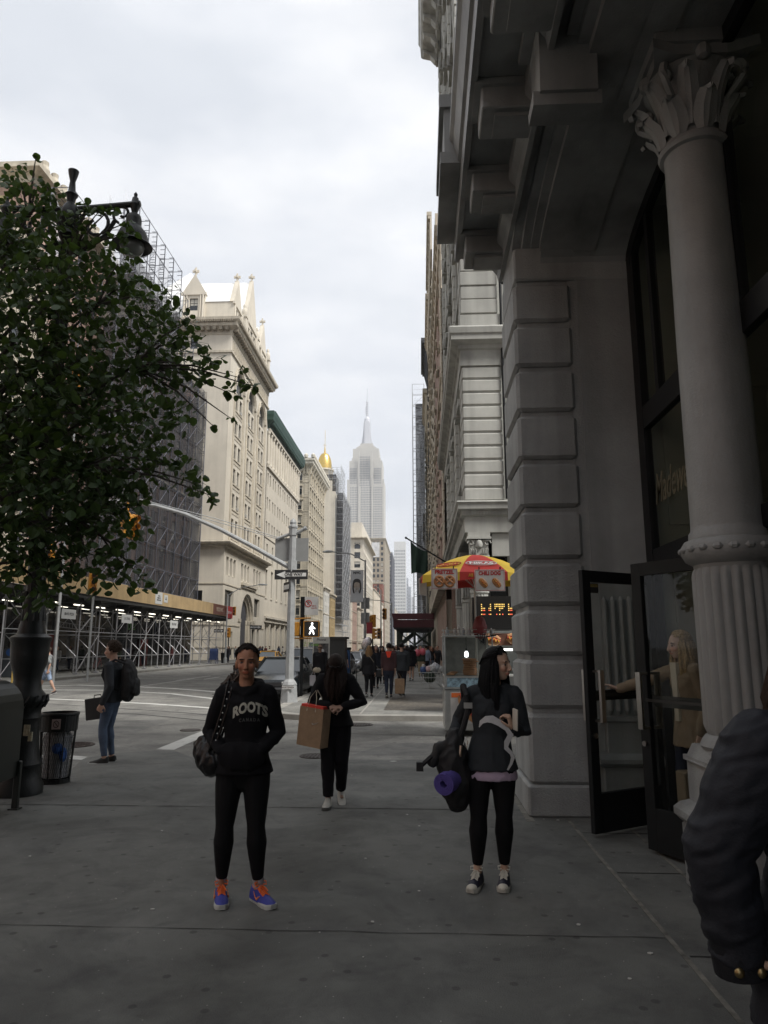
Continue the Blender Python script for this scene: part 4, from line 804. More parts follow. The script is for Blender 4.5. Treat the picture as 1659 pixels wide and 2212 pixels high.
def scaf(m, x0, x1, y0, y1, z0, z1, dz=2, dy=2.5, r=.05, nx=2, diag=True):
    ys = [y0+(y1-y0)*i/max(1, round((y1-y0)/dy)) for i in range(max(1, round((y1-y0)/dy))+1)]; xs = [x0, x1] if nx == 2 else [x0+(x1-x0)*i/(nx-1) for i in range(nx)]
    for x in xs:
        for y in ys: m.tube([(x, y, z0), (x, y, z1)], r, 4, cap=False)
        z = z0+dz
        while z <= z1+.01: m.tube([(x, ys[0], z), (x, ys[-1], z)], r*.7, 4, cap=False); z += dz
    z = z0+dz; k = 0
    while z <= z1+.01:
        for i, y in enumerate(ys):
            m.tube([(xs[0], y, z), (xs[-1], y, z)], r*.7, 4, cap=False)
            if diag and (i+k) % 2 and i < len(ys)-1: m.tube([(xs[-1], y, z-dz), (xs[-1], ys[i+1], z)], r*.6, 4, cap=False)
        z += dz; k += 1
S = thing('dome_scaffold', 'dark scaffolding climbing past the golden dome', 'scaffold', (-24, D0, 0))
m = MB(); scaf(m, -24.6, -22.4, D0-.6, 228, 0, 47, 2, 3, .07); scaf(m, -31.8, -24.6, D0+.6, D0+10, 47, 54.5, 2, 2.5, .06, 4); scaf(m, -26.5, -23.6, D0+3, D0+14, 47, 56, 2, 2.5, .06); lpart(S, 'frame', m, m_pipe2)
m = MB(); m.box(-24.3, D0, 10, -22.7, 228, 46.5); m.box(-31, D0+1.4, 47, -25, D0+9.5, 52.5); lpart(S, 'netting', m, net_mat('net_dark', (.045, .045, .05), .7, 1.5))
# --- arch windowed block and what stands behind it
B = box_building('arched_top_building', 'pale stone block with arched top floor windows and broad cornice', -44, FX, 312, 374, 49.5, m_crm, m_crm2, 10, 14, 4, 2.6, 2.7, 6, 1.7)
lm = MB(); lm.sweep([(-44, 312), (FX, 312), (FX, 374)], [(-1.5, 49.6), (-.8, 49.6), (-.8, 56.4), (-1.5, 56.4)]); lm.box(-43, 314, 49.6, FX-1, 372, 56.2); lpart(B, 'parapet', lm, m_crm)
for k in range(4):
    m = MB(frame(-44, 312, SOUTH)); c = .5+4.5*(k+.5); m.tube([(c+1.75*math.cos(math.pi*j/12), -.08, 47.0-3.0+1.9*math.sin(math.pi*j/12)+.9) for j in range(13)], .18, 6); lpart(B, 'arch_hood', m, m_crm2)
B = box_building('scaffolded_office_block', 'brownish tall office block with a pale poster high on its side', -36, -24, 482, 560, 75, mat('brown_block', (.30, .26, .20), .9, .2), m_crm2, 18, 10, 4, 1.6, 2.2, 6, .8)
m = MB(); m.box(-33, 481.7, 61.8, -27.6, 481.95, 72); lpart(B, 'poster', m, mat('poster_pale', (.55, .55, .55), .8, .25, .4))
box_building('red_brick_block', 'reddish brown brick block low beside the arched top building', -35.5, -24.3, 462, 478, 43, mat('red_brown', (.20, .08, .055), .9, .2), m_crm2, 8, 4, 2, 1.3, 1.9, 28)
B = box_building('lettered_building', 'cream low building with painted capital letters under its roofline', -35.5, -23.8, 440, 458, 28.3, m_crm, m_crm2, 5, 5, 3, 1.6, 2.2, 5)
text_obj('lettering', 'CRITERION', 2.1, mat('letter_dark', (.05, .05, .05)), B, (-29.8+23.8, -.55, 25.6), (math.pi/2, 0, 0), .02)
box_building('dark_slim_block', 'slim dark netted block beyond the cream lettered building', -31, -25.2, 640, 700, 86, mat('slate_net', (.07, .075, .09), .9, .3, .3), m_pipe2, 18, 8, 2, 1.4, 2, 6, .3)
for i, (x0, x1, y0, y1, h, mm, lab) in enumerate(((-39, -24.8, 229, 242, 23, m_tan, 'tan five storey house just past the dome scaffold'), (-39, -24.6, 243, 258, 19, m_crm, 'narrow cream house in the low row past the dome'), (-39, -24.9, 259, 280, 26, m_brk, 'brick house in the low row past the dome'), (-39, -24.5, 281, 300, 17, m_crm2, 'lowest house of the row before the arched top building'), (-36, -24.6, 376, 438, 32, m_tan, 'tan block between the arched top building and the lettered one'))):
    box_building('row_house', lab, x0, x1, y0, y1, h, mm, m_crm2, 5, 5, 3)
for x0, x1, h, yy, lab, c in ((-54.8, -30.2, 222, 1500, 'tall white grid slab tower far up the avenue', (.56, .56, .54)), (-26, -20, 126, 1500, 'slim grey tower right of the white slab tower', (.30, .32, .36)), (-18.5, -13.5, 104, 1500, 'pale low tower furthest right on the skyline', (.45, .46, .48)), (-30, -26.2, 150, 1560, 'narrow grey tower edge behind the white slab', (.38, .40, .44))):
    B = thing('far_tower', lab, 'tower', (x1, yy, 0)); m = MB(); m.box(x0, yy, 0, x1, yy+30, h); lpart(B, 'wall', m, mat('far_%d' % int(h), c, .9, .06, .02)); n = max(2, int((x1-x0)/3.1)); fl_ = int(h/6.8)
    lwin(B, frame(x0, yy, SOUTH), [(.6+(x1-x0-.8)/n*k, .6+(x1-x0-.8)/n*(k+.62), 6.8*i+3, 6.8*i+6.6) for i in range(fl_-2) for k in range(n)], kind='plate')
for i, (x0, x1, y0, y1, h) in enumerate(((-40, -26, 705, 900, 40), (-40, -26.5, 905, 1100, 30), (-27, -24, 1300, 1480, 30))):
    box_building('distant_row', ['grey block closing the left side of the avenue', 'second grey block closing the avenue', 'last low block at the end of the avenue'][i], x0, x1, y0, y1, h, m_crm2, m_crm, 8, 10, 3, 1.6, 2)
# --- the great stepped skyscraper
EY = 1140; xc = -88.6
B = thing('skyscraper', 'stepped pale skyscraper with tall mast rising over the avenue', 'skyscraper', (xc, EY, 0)); m_esb = mat('limestone', (.43, .415, .38), .8, .08, .05)
tiers = [(-119.1, -58.3, 0, 273, 0), (-116, -61.2, 273, 306, 3), (-112.1, -64.2, 306, 311, 5), (-110.6, -67, 311, 328, 7), (-105.2, -71.5, 328, 331.5, 10), (-102, -75, 331.5, 334.5, 12), (-98.8, -77.6, 334.5, 339, 14)]
m = MB()
for x0, x1, z0, z1, d in tiers: m.box(x0, EY+d, z0, x1, EY+60-d, z1)
m.box(-100.5, EY-1.5, 0, -98.6, EY, 322); m.box(-78.8, EY-1.5, 0, -76.9, EY, 322)
lpart(B, 'wall', m, m_esb)
m = MB()
for s in (-1, 1): m.prism([(xc+s*10.2, 339), (xc+s*7.6, 352), (xc+s*6.0, 366), (xc+s*5.6, 380), (xc+s*4.0, 380), (xc+s*4.0, 339)], 'y', EY+26, EY+34)
m.box(xc-4, EY+22, 339, xc+4, EY+38, 381); m.lathe(xc, EY+30, [(5.6, 380), (5.6, 383), (5.0, 383.5), (5.0, 386.5), (3.6, 389), (2.6, 391), (1.2, 392)], 16); lpart(B, 'mast', m, mat('mast_metal', (.50, .51, .54), .5, .1))
m = MB(); m.tube([(xc, EY+30, 391), (xc, EY+30, 418)], [1.5, 1.2], 8); m.tube([(xc, EY+30, 418), (xc, EY+30, 421), (xc, EY+30, 444)], [1.7, .8, .35], 8)
for z in range(393, 418, 4): m.box(xc-2.1, EY+28.5, z, xc+2.1, EY+31.5, z+1.4)
m.box(xc-2.9, EY+29, 396, xc-2.0, EY+31, 409); lpart(B, 'antenna', m, mat('mast_metal', (.50, .51, .54)))
rr = []
for z in range(150, 262, 4): rr += [(x, x+1.3, z, z+2.2) for x in (5.4+2.55*k for k in range(21)) if not (17.5 < x < 21.5 or 39 < x < 43)]
rr = [r for r in rr if True]
rr += [(20.8+2.6*k, 22.2+2.6*k, 262+4*i, 264.6+4*i) for i in range(13) for k in range(7)]+[(4.6+2.4*k, 5.9+2.4*k, 266+4*i, 268.6+4*i) for i in range(7) for k in range(5)]+[(44.5+2.4*k, 45.9+2.4*k, 266+4*i, 268.6+4*i) for i in range(7) for k in range(5)]
rr = sorted(rr, key=lambda r: -r[2]); windows(B, Matrix.Translation(-B.location) @ frame(-119.1, EY-.01, SOUTH), rr, kind='plate')
# ================================================================= PEOPLE
def ellipsoid(m, c, rad, ax=None, n=14, k=9):
    ax = ax or (Vector((1, 0, 0)), Vector((0, 1, 0)), Vector((0, 0, 1))); c = Vector(c); rows = []
    for i in range(1, k):
        t = math.pi*i/k; rows.append([m.p(c+ax[0]*rad[0]*math.sin(t)*math.cos(2*math.pi*j/n)+ax[1]*rad[1]*math.sin(t)*math.sin(2*math.pi*j/n)+ax[2]*rad[2]*math.cos(t)) for j in range(n)])
    a = m.p(c+ax[2]*rad[2]); b = m.p(c-ax[2]*rad[2])
    for j in range(n):
        q = (j+1) % n; m.idx([a, rows[0][j], rows[0][q]]); m.idx([b, rows[-1][q], rows[-1][j]])
        for A, B in zip(rows, rows[1:]): m.idx([A[j], B[j], B[q], A[q]])
def limb(m, pts, rad, side=(1, 0, 0), n=14, cap=True):
    """closed loft; rad = [(across, deep)] ; domed ends"""
    pts = [Vector(p) for p in pts]; rad = [r if isinstance(r, tuple) else (r, r) for r in rad]; side = Vector(side)
    if cap:
        d0 = (pts[0]-pts[1]).normalized(); d1 = (pts[-1]-pts[-2]).normalized(); r0 = min(rad[0]); r1 = min(rad[-1])
        pts = [pts[0]+d0*r0*.98, pts[0]+d0*r0*.7]+pts+[pts[-1]+d1*r1*.7, pts[-1]+d1*r1*.98]
        rad = [tuple(q*.2 for q in rad[0]), tuple(q*.71 for q in rad[0])]+rad+[tuple(q*.71 for q in rad[-1]), tuple(q*.2 for q in rad[-1])]
    rings = []
    for i, p in enumerate(pts):
        d = (pts[min(i+1, len(pts)-1)]-pts[max(i-1, 0)]).normalized(); b = d.cross(side)
        if b.length < .05: b = d.cross(Vector((0, 1, 0)))
        b.normalize(); a = b.cross(d).normalized()
        rings.append([m.p(p+a*rad[i][0]*math.cos(2*math.pi*k/n)+b*rad[i][1]*math.sin(2*math.pi*k/n)) for k in range(n)])
    for A, B in zip(rings, rings[1:]):
        for k in range(n): j = (k+1) % n; m.idx([A[k], A[j], B[j], B[k]])
    m.idx(rings[0][::-1]); m.idx(rings[-1])
def fuse(m, name, voxel, mats, parent=None, smooth=2, wrinkle=0, freq=9, post=None, colour=None, top=False):
    o = m.build(name, mats, None, False, link=False); sc.collection.objects.link(o)
    r = o.modifiers.new('r', 'REMESH'); r.mode = 'VOXEL'; r.voxel_size = voxel; r.adaptivity = 0
    if smooth: s = o.modifiers.new('s', 'SMOOTH'); s.factor = .5; s.iterations = smooth
    dg = bpy.context.evaluated_depsgraph_get(); me = bpy.data.meshes.new_from_object(o.evaluated_get(dg)); old = o.data; bpy.data.objects.remove(o); bpy.data.meshes.remove(old)
    if wrinkle or post:
        nv = len(me.vertices); co = [0.0]*nv*3; no = [0.0]*nv*3; me.vertices.foreach_get('co', co); me.vertex_normals.foreach_get('vector', no)
        for i in range(nv):
            c = Vector(co[3*i:3*i+3]); nrm = Vector(no[3*i:3*i+3])
            if wrinkle:
                q = Vector((c.x*freq, c.y*freq, c.z*freq*.55)) if freq != 6 else Vector((c.x*5, c.y*5, c.z*15+c.x*6)); w = noise.noise(q)*.6+noise.noise(q*2.3+Vector((3, 1, 7)))*.4; w = 1-abs(w)*3.2
                c += nrm*wrinkle*w
            if post: c = post(c)
            co[3*i:3*i+3] = c
        me.vertices.foreach_set('co', co)
    me.polygons.foreach_set('use_smooth', [True]*len(me.polygons)); me.materials.clear(); me.materials.append(mats)
    if colour:
        a = me.color_attributes.new('Col', 'FLOAT_COLOR', 'POINT')
        for i, v in enumerate(me.vertices): a.data[i].color = (*colour(v.co), 1)
    me.update(); o = bpy.data.objects.new(name, me); return reg(o, parent)
def ik(a, c, l1, l2, pole):
    a, c, pole = Vector(a), Vector(c), Vector(pole); d = c-a; L_ = min(d.length, (l1+l2)*.999); c = a+d.normalized()*L_; dn = d.normalized()
    x = (l1*l1-l2*l2+L_*L_)/(2*L_); hgt = math.sqrt(max(0, l1*l1-x*x)); pp = pole-dn*pole.dot(dn); pp.normalize(); return a+dn*x+pp*hgt, c
def hand(m, w, d, nrm, s=1, side=1, curl=.35, spread=.12, grip=0):
    """w wrist, d direction of the hand, nrm palm normal, side=+1: thumb towards nrm x d"""
    d = Vector(d).normalized(); nrm = Vector(nrm); nrm = (nrm-d*nrm.dot(d)).normalized(); t = nrm.cross(d)*side; w = Vector(w)
    limb(m, [w-d*.02*s, w+d*.02*s, w+d*.055*s, w+d*.088*s], [(.024*s, .018*s), (.032*s, .016*s), (.040*s, .014*s), (.038*s, .012*s)], t, 12)
    for i, (off, ln) in enumerate(((.030, .92), (.010, 1.0), (-.010, .94), (-.029, .75))):
        p = w+d*.088*s+t*off*s; dd = (d+t*spread*(off/.03)).normalized(); pts = [p-dd*.012*s, p]; ang = 0; c_ = curl+.08*i
        for seg in (.040, .026, .020):
            ang += c_*(1.0 if not grip else 1.25); v = dd*math.cos(ang)+nrm*math.sin(ang); p = p+v*seg*ln*s; pts.append(p)
        limb(m, pts, [.0088*s, .0088*s, .0082*s, .0075*s, .0066*s], t, 8)
    p = w+d*.022*s+t*.024*s; q = p+(d*.55+t*.75+nrm*.25).normalized()*.040*s; r = q+(d*.85+t*.25+nrm*(.35+grip*.3)).normalized()*.030*s; u = r+(d*.9+nrm*(.45+grip*.4)).normalized()*.022*s
    limb(m, [p-t*.008*s, p, q, r, u], [.013*s, .0135*s, .0105*s, .0092*s, .0072*s], nrm, 8)
SKIN = lambda nm, c: mat('skin_'+nm, c, .5, .06, 14, bump=.08, bscale=120, vcol=True, spec=.35)
def cloth(nm, c, rough=.9, var=.15, **k): return mat('cloth_'+nm, c, rough, var, 5, bump=.25, bscale=140, spec=.2, **k)
def person(label, x, y, rz, h, top, bottom, shoe=(.03, .03, .03), skin=('a', (.42, .26, .19)), hair=('short', (.03, .02, .015)), z=0, group=None, lod=.016, feet=((-.09, 0), (.09, 0)), toe=(0, 0), lift=(0, 0),
           hands=None, poles=None, handdir=None, palm=None, curl=.4, lean=(0, 0), head=(0, 0), sleeve=1, loose=1.1, coat=None, skirt=None, legs='long', female=True, slim=1, flare=1.0, sole=(.5, .5, .48), shoelen=.26, grip=(0, 0), wr=None, chest=True, neckopen=False, fatarm=1.0, legslim=1.0, hood=False, fingers=None):
    S = h/1.65; s = h; near = lod < .008
    P = Vector((0, 0, .535*s)); lx, ly = lean; C = Vector((lx*.6, ly*.6, .72*s)); Nk = Vector((lx, ly, .835*s)); yaw, pit = head
    f = Vector((math.sin(yaw)*math.cos(pit), -math.cos(yaw)*math.cos(pit), -math.sin(pit))); r_ = Vector((math.cos(yaw), math.sin(yaw), 0)); u_ = r_.cross(f)*-1
    if u_.z < 0: u_ = -u_
    Hc = Nk+Vector((0, 0, .045*s))+u_*.052*s+f*.018*s+Vector((0, -.012*s*0, 0))
    sw = (.090 if female else .106)*s*slim; Sh = [Nk+Vector((sgn*sw, 0, -.034*s)) for sgn in (-1, 1)]
    Hp = [P+Vector((sgn*.052*s, 0, -.01*s)) for sgn in (-1, 1)]
    hands = hands or ((-.17*s, -.02, .47*s), (.17*s, -.02, .47*s)); poles = poles or ((-.3, .8, 0), (.3, .8, 0))
    El, Wr, Kn, An = [], [], [], []
    for i in (0, 1):
        e, w = ik(Sh[i], hands[i], .172*s, .152*s, poles[i]); El.append(e); Wr.append(w)
        fx, fy = feet[i]; a = Vector((fx, fy, .052*s+lift[i])); k, a = ik(Hp[i], a, .242*s, .236*s, (.0, -1, 0)); Kn.append(k); An.append(a)
    # --- the body: one continuous skin
    b = MB(); sk = (.92 if not near else .9)
    limb(b, [P-Vector((0, 0, .03*s)), P+Vector((0, 0, .03*s)), (P+C)/2, C, Nk-Vector((0, 0, .04*s))], [(.075*s*sk, .055*s*sk), (.078*s*sk, .055*s*sk), (.062*s*sk, .045*s*sk), (.075*s*sk, .055*s*sk), (.06*s*sk, .04*s*sk)], (1, 0, 0), 16)
    limb(b, [Nk-Vector((0, 0, .05*s)), Nk+Vector((0, 0, .02*s)), Hc-u_*.045*s-f*.012*s], [(.040*s, .036*s), (.0315*s, .031*s), (.030*s, .032*s)], (1, 0, 0))
    limb(b, [Sh[0]+Vector((.02*s, 0, 0)), Sh[1]-Vector((.02*s, 0, 0))], [.026*s, .026*s], (0, 1, 0))
    bare = sleeve < .9
    for i in (0, 1):
        e = 1.0 if bare else .85
        limb(b, [Sh[i], (Sh[i]+El[i])/2, El[i], El[i].lerp(Wr[i], .35), El[i].lerp(Wr[i], .8), Wr[i]], [(.027*s*e, .027*s*e), (.026*s*e, .026*s*e), (.0215*s*e, .0215*s*e), (.0225*s*e, .021*s*e), (.017*s, .0145*s), (.016*s, .013*s)], (0, 1, 0), 12)
        hd = Vector(handdir[i]) if handdir else (Wr[i]-El[i]); pn = Vector(palm[i]) if palm else Vector((1 if i == 0 else -1, -.2, 0))
        hand(b, Wr[i], hd, pn, S*(1 if female else 1.08), side=(1 if i == 0 else -1) if not (fingers and fingers[i] < 0) else (-1 if i == 0 else 1), curl=curl if not isinstance(curl, tuple) else curl[i], grip=grip[i])
        le = 1.0 if legs in ('bare', 'shorts') else .82
        limb(b, [Hp[i], Hp[i].lerp(Kn[i], .35), Kn[i].lerp(Hp[i], .1), Kn[i], Kn[i].lerp(An[i], .3), Kn[i].lerp(An[i], .75), An[i]], [(.050*s*le, .052*s*le), (.047*s*le, .05*s*le), (.034*s*le, .036*s*le), (.031*s*le, .033*s*le), (.033*s*le, .036*s*le), (.021*s*le, .023*s*le), (.019*s, .022*s)], (1, 0, 0), 12)
        tv = Vector((math.sin(toe[i]), -math.cos(toe[i]), 0)); limb(b, [An[i]-Vector((0, 0, .014*s)), An[i]+tv*.03*s-Vector((0, 0, .026*s)), An[i]+tv*.07*s-Vector((0, 0, .034*s))], [(.016*s, .016*s), (.015*s, .010*s), (.015*s, .004*s)], tv.cross(Vector((0, 0, 1))), 10)
    ax = (r_, f, u_); T = lambda a, c, d: Hc+r_*a*S+f*c*S+u_*d*S; E_ = lambda c, rr: ellipsoid(b, T(*c), tuple(q*S for q in rr), ax, 18, 12)
    wf = 1.0 if female else 1.05
    E_((0, -.008, .022), (.073*wf, .092, .088)); E_((0, .026, -.030), (.058*wf, .062, .080)); E_((0, .044, -.088), (.032*wf, .034, .026)); E_((0, .0, -.055), (.056*wf, .05, .045))
    limb(b, [T(0, .083, .012), T(0, .098, -.014), T(0, .108, -.036)], [(.007*S, .010*S), (.009*S, .012*S), (.013*S, .010*S)], r_, 10)
    for q in (-1, 1):
        E_((q*.034, .060, -.028), (.024, .024, .026)); E_((q*.072*wf, -.008, -.018), (.010, .020, .031)); E_((q*.030, .073, .022), (.024, .012, .008)); E_((q*.010, .098, -.040), (.008, .010, .008)); E_((q*.031, .071, -.001), (.013, .011, .009))
    E_((0, .082, -.060), (.024, .014, .007)); E_((0, .080, -.071), (.021, .014, .008))
    root_tf = None
    def post(c):
        for q in (-1, 1):
            e = T(q*.031, .082, .001); dd = (c-e).length/(.022*S)
            if dd < 1: c = c-f*(1-dd*dd)**2*.007*S
        return c
    hc = hair[1]; sc_ = skin[1]
    def colr(v):
        d = v-Hc; a, c, e = d.dot(r_)/S, d.dot(f)/S, d.dot(u_)/S
        if c > .04 and abs(e) < .12:
            q = abs(a)-.031
            if (q/.0145)**2+((e-.0)/.0062)**2 < 1: return (.75, .80, .95) if abs(q) > .0078 else (.05, .04, .04)
            if (q/.016)**2+((e-.001)/.0085)**2 < 1: return (.42, .36, .34)
            if (q/.019)**2+((e-.021-.10*max(0, .01-abs(q)))/.0052)**2 < 1: return (.12, .10, .09)
            if (a/.025)**2+((e+.065)/.010)**2 < 1: return (1.02, .62, .60)
            if (abs(a)-.036)**2+(e+.03)**2 < .0005: return (1.08, .90, .88)
            if abs(abs(a)-.009) < .005 and abs(e+.047) < .004: return (.4, .3, .3)
        return (1, 1, 1)
    root = fuse(b, 'person', lod if not near else lod*.72, SKIN(skin[0], skin[1]), None, 2 if lod < .02 else 1, post=post if near else None, colour=colr)
    if near: pass
    tag(root, label, 'person', group); root.location = (x, y, z); root.rotation_euler = (0, 0, rz)
    # --- clothing
    tm = top if not isinstance(top, tuple) else cloth('%02d%02d%02d' % tuple(int(q*99) for q in top[:3]), top)
    bm_ = bottom if not isinstance(bottom, tuple) else cloth('%02d%02d%02d' % tuple(int(q*99) for q in bottom[:3]), bottom)
    L0 = loose; g = MB(); hemz = coat if coat else .50*s
    hem = Vector((0, 0, hemz)); wch = (.088 if female else .102)*s*slim; wst = (.075 if female else .088)*s*slim
    st = [(hem, (.098*s*L0*slim*(1.12 if coat else 1), .074*s*L0*(1.12 if coat else 1)))]
    if coat and coat < .45*s: st.append((Vector((0, 0, .5*s)), (.100*s*L0*slim, .076*s*L0)))
    st += [(P+Vector((0, 0, .02*s)), (.092*s*L0*slim, .070*s*L0)), (P.lerp(C, .5), (wst*L0, .056*s*L0)), (C, (wch*L0, .066*s*L0)), (C.lerp(Nk, .45)+Vector((0, .0, 0)), (wch*1.04*L0, .064*s*L0)), (Nk-Vector((0, 0, .035*s)), (wch*.86, .050*s)), (Nk-Vector((0, 0, .004*s)), (.052*s, .042*s))]
    limb(g, [a for a, _ in st], [c for _, c in st], (1, 0, 0), 24, cap=False)
    if female and chest:
        for q in (-1, 1): ellipsoid(g, C+Vector((q*.038*s, -.040*s*L0, .012*s)), (.036*s, .026*s, .038*s))
    for i in (0, 1):
        A, E, Wq = Sh[i], El[i], Wr[i]; fa = L0*fatarm; sgn = -1 if i == 0 else 1
        limb(g, [Nk+Vector((sgn*.025*s, 0, -.020*s)), A+Vector((-sgn*.012*s, 0, .0))], [(.026*s, .034*s), (.033*s*fa, .034*s*fa)], (0, 1, 0), 14)
        if sleeve > 0:
            end = E.lerp(Wq, (sleeve-.5)*2*.97) if sleeve > .5 else A.lerp(E, sleeve*2)
            pts = [A-Vector((0, 0, .0)), A.lerp(E, .5), E] if sleeve > .5 else [A, A.lerp(E, sleeve), end]
            rr = [(.034*s*fa, .034*s*fa), (.032*s*fa, .032*s*fa), (.029*s*fa, .029*s*fa)]
            if sleeve > .5: pts += [E.lerp(end, .5), end]; rr += [(.027*s*fa, .026*s*fa), (.0215*s*fa, .020*s*fa)]
            limb(g, pts, rr, (0, 1, 0), 14)
    if hood:
        limb(g, [Nk+Vector((-.06*s, .01*s, -.005*s)), Nk+Vector((-.045*s, .05*s, .0)), Nk+Vector((0, .065*s, -.005*s)), Nk+Vector((.045*s, .05*s, 0)), Nk+Vector((.06*s, .01*s, -.005*s)), Nk+Vector((.035*s, -.035*s, -.015*s)), Nk+Vector((.0, -.05*s, -.04*s))], [.020*s, .028*s, .032*s, .028*s, .02*s, .015*s, .010*s], (0, 0, 1), 12)
        limb(g, [Nk+Vector((-.06*s, .01*s, -.005*s)), Nk+Vector((-.035*s, -.035*s, -.015*s)), Nk+Vector((0, -.05*s, -.04*s))], [.020*s, .015*s, .010*s], (0, 0, 1), 12)
    garment = fuse(g, 'jacket' if coat else 'top', lod, tm, root, 2 if near else 1, wrinkle=wr or (.006*S if near else .005), freq=8 if not wr else 6)
    q = MB(); fl = flare
    if skirt:
        limb(q, [Vector((0, 0, skirt)), Vector((0, 0, .5*s)), P+Vector((0, 0, .06*s))], [(.100*s, .08*s), (.100*s, .078*s), (.08*s, .06*s)], (1, 0, 0), 20, cap=False)
        fuse(q, 'skirt', lod, bm_, root, 1)
    else:
        ls = legslim; limb(q, [P-Vector((0, 0, .055*s)), P, P+Vector((0, 0, .06*s))], [(.085*s*slim*ls**.5, .068*s), (.096*s*slim*ls**.5, .074*s), (.080*s*slim, .06*s)], (1, 0, 0), 20)
        for i in (0, 1):
            H_, K, A = Hp[i], Kn[i], An[i]; end = A+Vector((0, 0, .012*s)) if legs == 'long' else K.lerp(H_, .02) if legs == 'shorts' else A.lerp(K, .15)
            pts = [H_-Vector((0, 0, .01*s)), H_.lerp(K, .35), H_.lerp(K, .8), K.lerp(end, .0)] ; rr = [(.053*s*ls, .057*s*ls), (.051*s*ls*fl**.5, .055*s*ls*fl**.5), (.040*s*ls*fl, .042*s*ls*fl), (.0365*s*ls*fl, .038*s*ls*fl)]
            if legs != 'shorts': pts += [K.lerp(end, .3), K.lerp(end, .65), end]; rr += [(.0365*s*ls*fl, .040*s*ls*fl), (.030*s*ls*fl, .032*s*ls*fl), (.0225*s*ls*fl*fl, .024*s*ls*fl*fl)]
            if legs == 'leggings': rr = [rr[0], rr[1], (.039*s*ls, .041*s*ls), (.0325*s*ls, .035*s*ls), (.0375*s*ls, .041*s*ls), (.029*s*ls, .031*s*ls), (.0205*s*ls, .022*s*ls)]
            elif legs == 'shorts': rr = [(a*1.2, c*1.2) for a, c in rr]
            limb(q, pts, rr, (1, 0, 0), 16, cap=False)
        fuse(q, {'long': 'trousers', 'shorts': 'shorts'}.get(legs, 'leggings'), lod, bm_, root, 2 if near else 1, wrinkle=(.0015 if fl < 1.01 else .004), freq=10)
    for i in (0, 1):
        a = An[i]; tv = Vector((math.sin(toe[i]), -math.cos(toe[i]), 0)); sd_ = Vector((-tv.y, tv.x, 0)); pitch = .0 if lift[i] < .02 else -.35
        def Q(l, w, z_): return Vector((a.x, a.y, 0))+tv*(l*math.cos(pitch))+sd_*w+Vector((0, 0, z_+lift[i]+(l*math.sin(pitch) if pitch else 0)))
        ln = shoelen*S; m = MB(); secs = [(-.066, .022, .080), (-.058, .033, .098), (-.03, .038, .108), (.01, .039, .112), (.04, .040, .096), (.08, .044, .074), (.13, .046, .058), (.17, .040, .048), (.198, .022, .034)]; kk = ln/.26; rings = []
        for l, w, t in secs: rings.append([m.p(Q(l*kk, w*kk*math.cos(th), .018+(t-.018)*(math.sin(th) if math.sin(th) > 0 else .0)*1.0)) for th in [math.pi*2*j/16 for j in range(16)]])
        for A, B in zip(rings, rings[1:]):
            for j in range(16): m.idx([A[j], A[(j+1) % 16], B[(j+1) % 16], B[j]])
        m.idx(rings[0]); m.idx(rings[-1][::-1]); sh = m.build('shoe', mat('shoe_%02d%02d%02d' % tuple(int(c*99) for c in shoe), shoe, .6, .15, 20, spec=.4), root, True)
        m = MB(); rings = []
        for l, w, t in [(-.068, .02, 0), (-.055, .033, 0), (0, .036, 0), (.05, .037, 0), (.085, .045, 0), (.13, .048, 0), (.175, .041, 0), (.203, .020, .004)]: rings.append([m.p(Q(l*kk, sx*w*kk, zz)) for sx, zz in ((-1, t+.001), (1, t+.001), (1.02, .020+t), (.9, .03+t), (-.9, .03+t), (-1.02, .020+t))])
        for A, B in zip(rings, rings[1:]):
            for j in range(6): m.idx([A[j], A[(j+1) % 6], B[(j+1) % 6], B[j]])
        m.idx(rings[0]); m.idx(rings[-1][::-1]); m.build('sole', mat('sole_%02d' % int(sole[0]*99), sole, .8, .2, 20), sh)
        root['shoe%d' % i] = [a.x, a.y, toe[i], kk]; sh['i'] = i
    # --- hair
    style = hair[0]
    if style != 'none':
        hm = mat('hair_%02d%02d%02d' % tuple(int(c*99) for c in hc), hc, .5, .5, 60, bump=.7, bscale=160, spec=.14); m = MB(); rng = random.Random(int(abs(x*1000))+7)
        cr = [(.0, -.022, .030)]; R0 = (.084*wf, .103, .099); n, k = 26, 16; ids = {}
        if style == 'curly': R0 = (.100, .112, .112)
        for i in range(k+1):
            t = math.pi*i/k
            for j in range(n):
                ph = 2*math.pi*j/n; a, c, e = math.sin(t)*math.cos(ph), math.sin(t)*math.sin(ph), math.cos(t)
                line = .50 if c > 0 else -1
                if c > .30 and e < (.62 if style not in ('bangs', 'veil') else (.30 if style == 'bangs' else -.05))-abs(a)*.55: continue
                if c > -.15 and e < -.10: continue
                if e < (-.62 if style in ('short', 'curly', 'tied') else -.75): continue
                jit = 1+(.05 if style == 'curly' else .012)*noise.noise(Vector((a*7, c*7, e*7)))*2
                ids[i, j] = m.p(T(a*R0[0]*jit, c*R0[1]*jit-.020, e*R0[2]*jit+.030))
        for i in range(k):
            for j in range(n):
                q = [(i, j), (i+1, j), (i+1, (j+1) % n), (i, (j+1) % n)]
                if all(z_ in ids for z_ in q): m.idx([ids[z_] for z_ in q])
        dn = Vector((0, 0, -1))
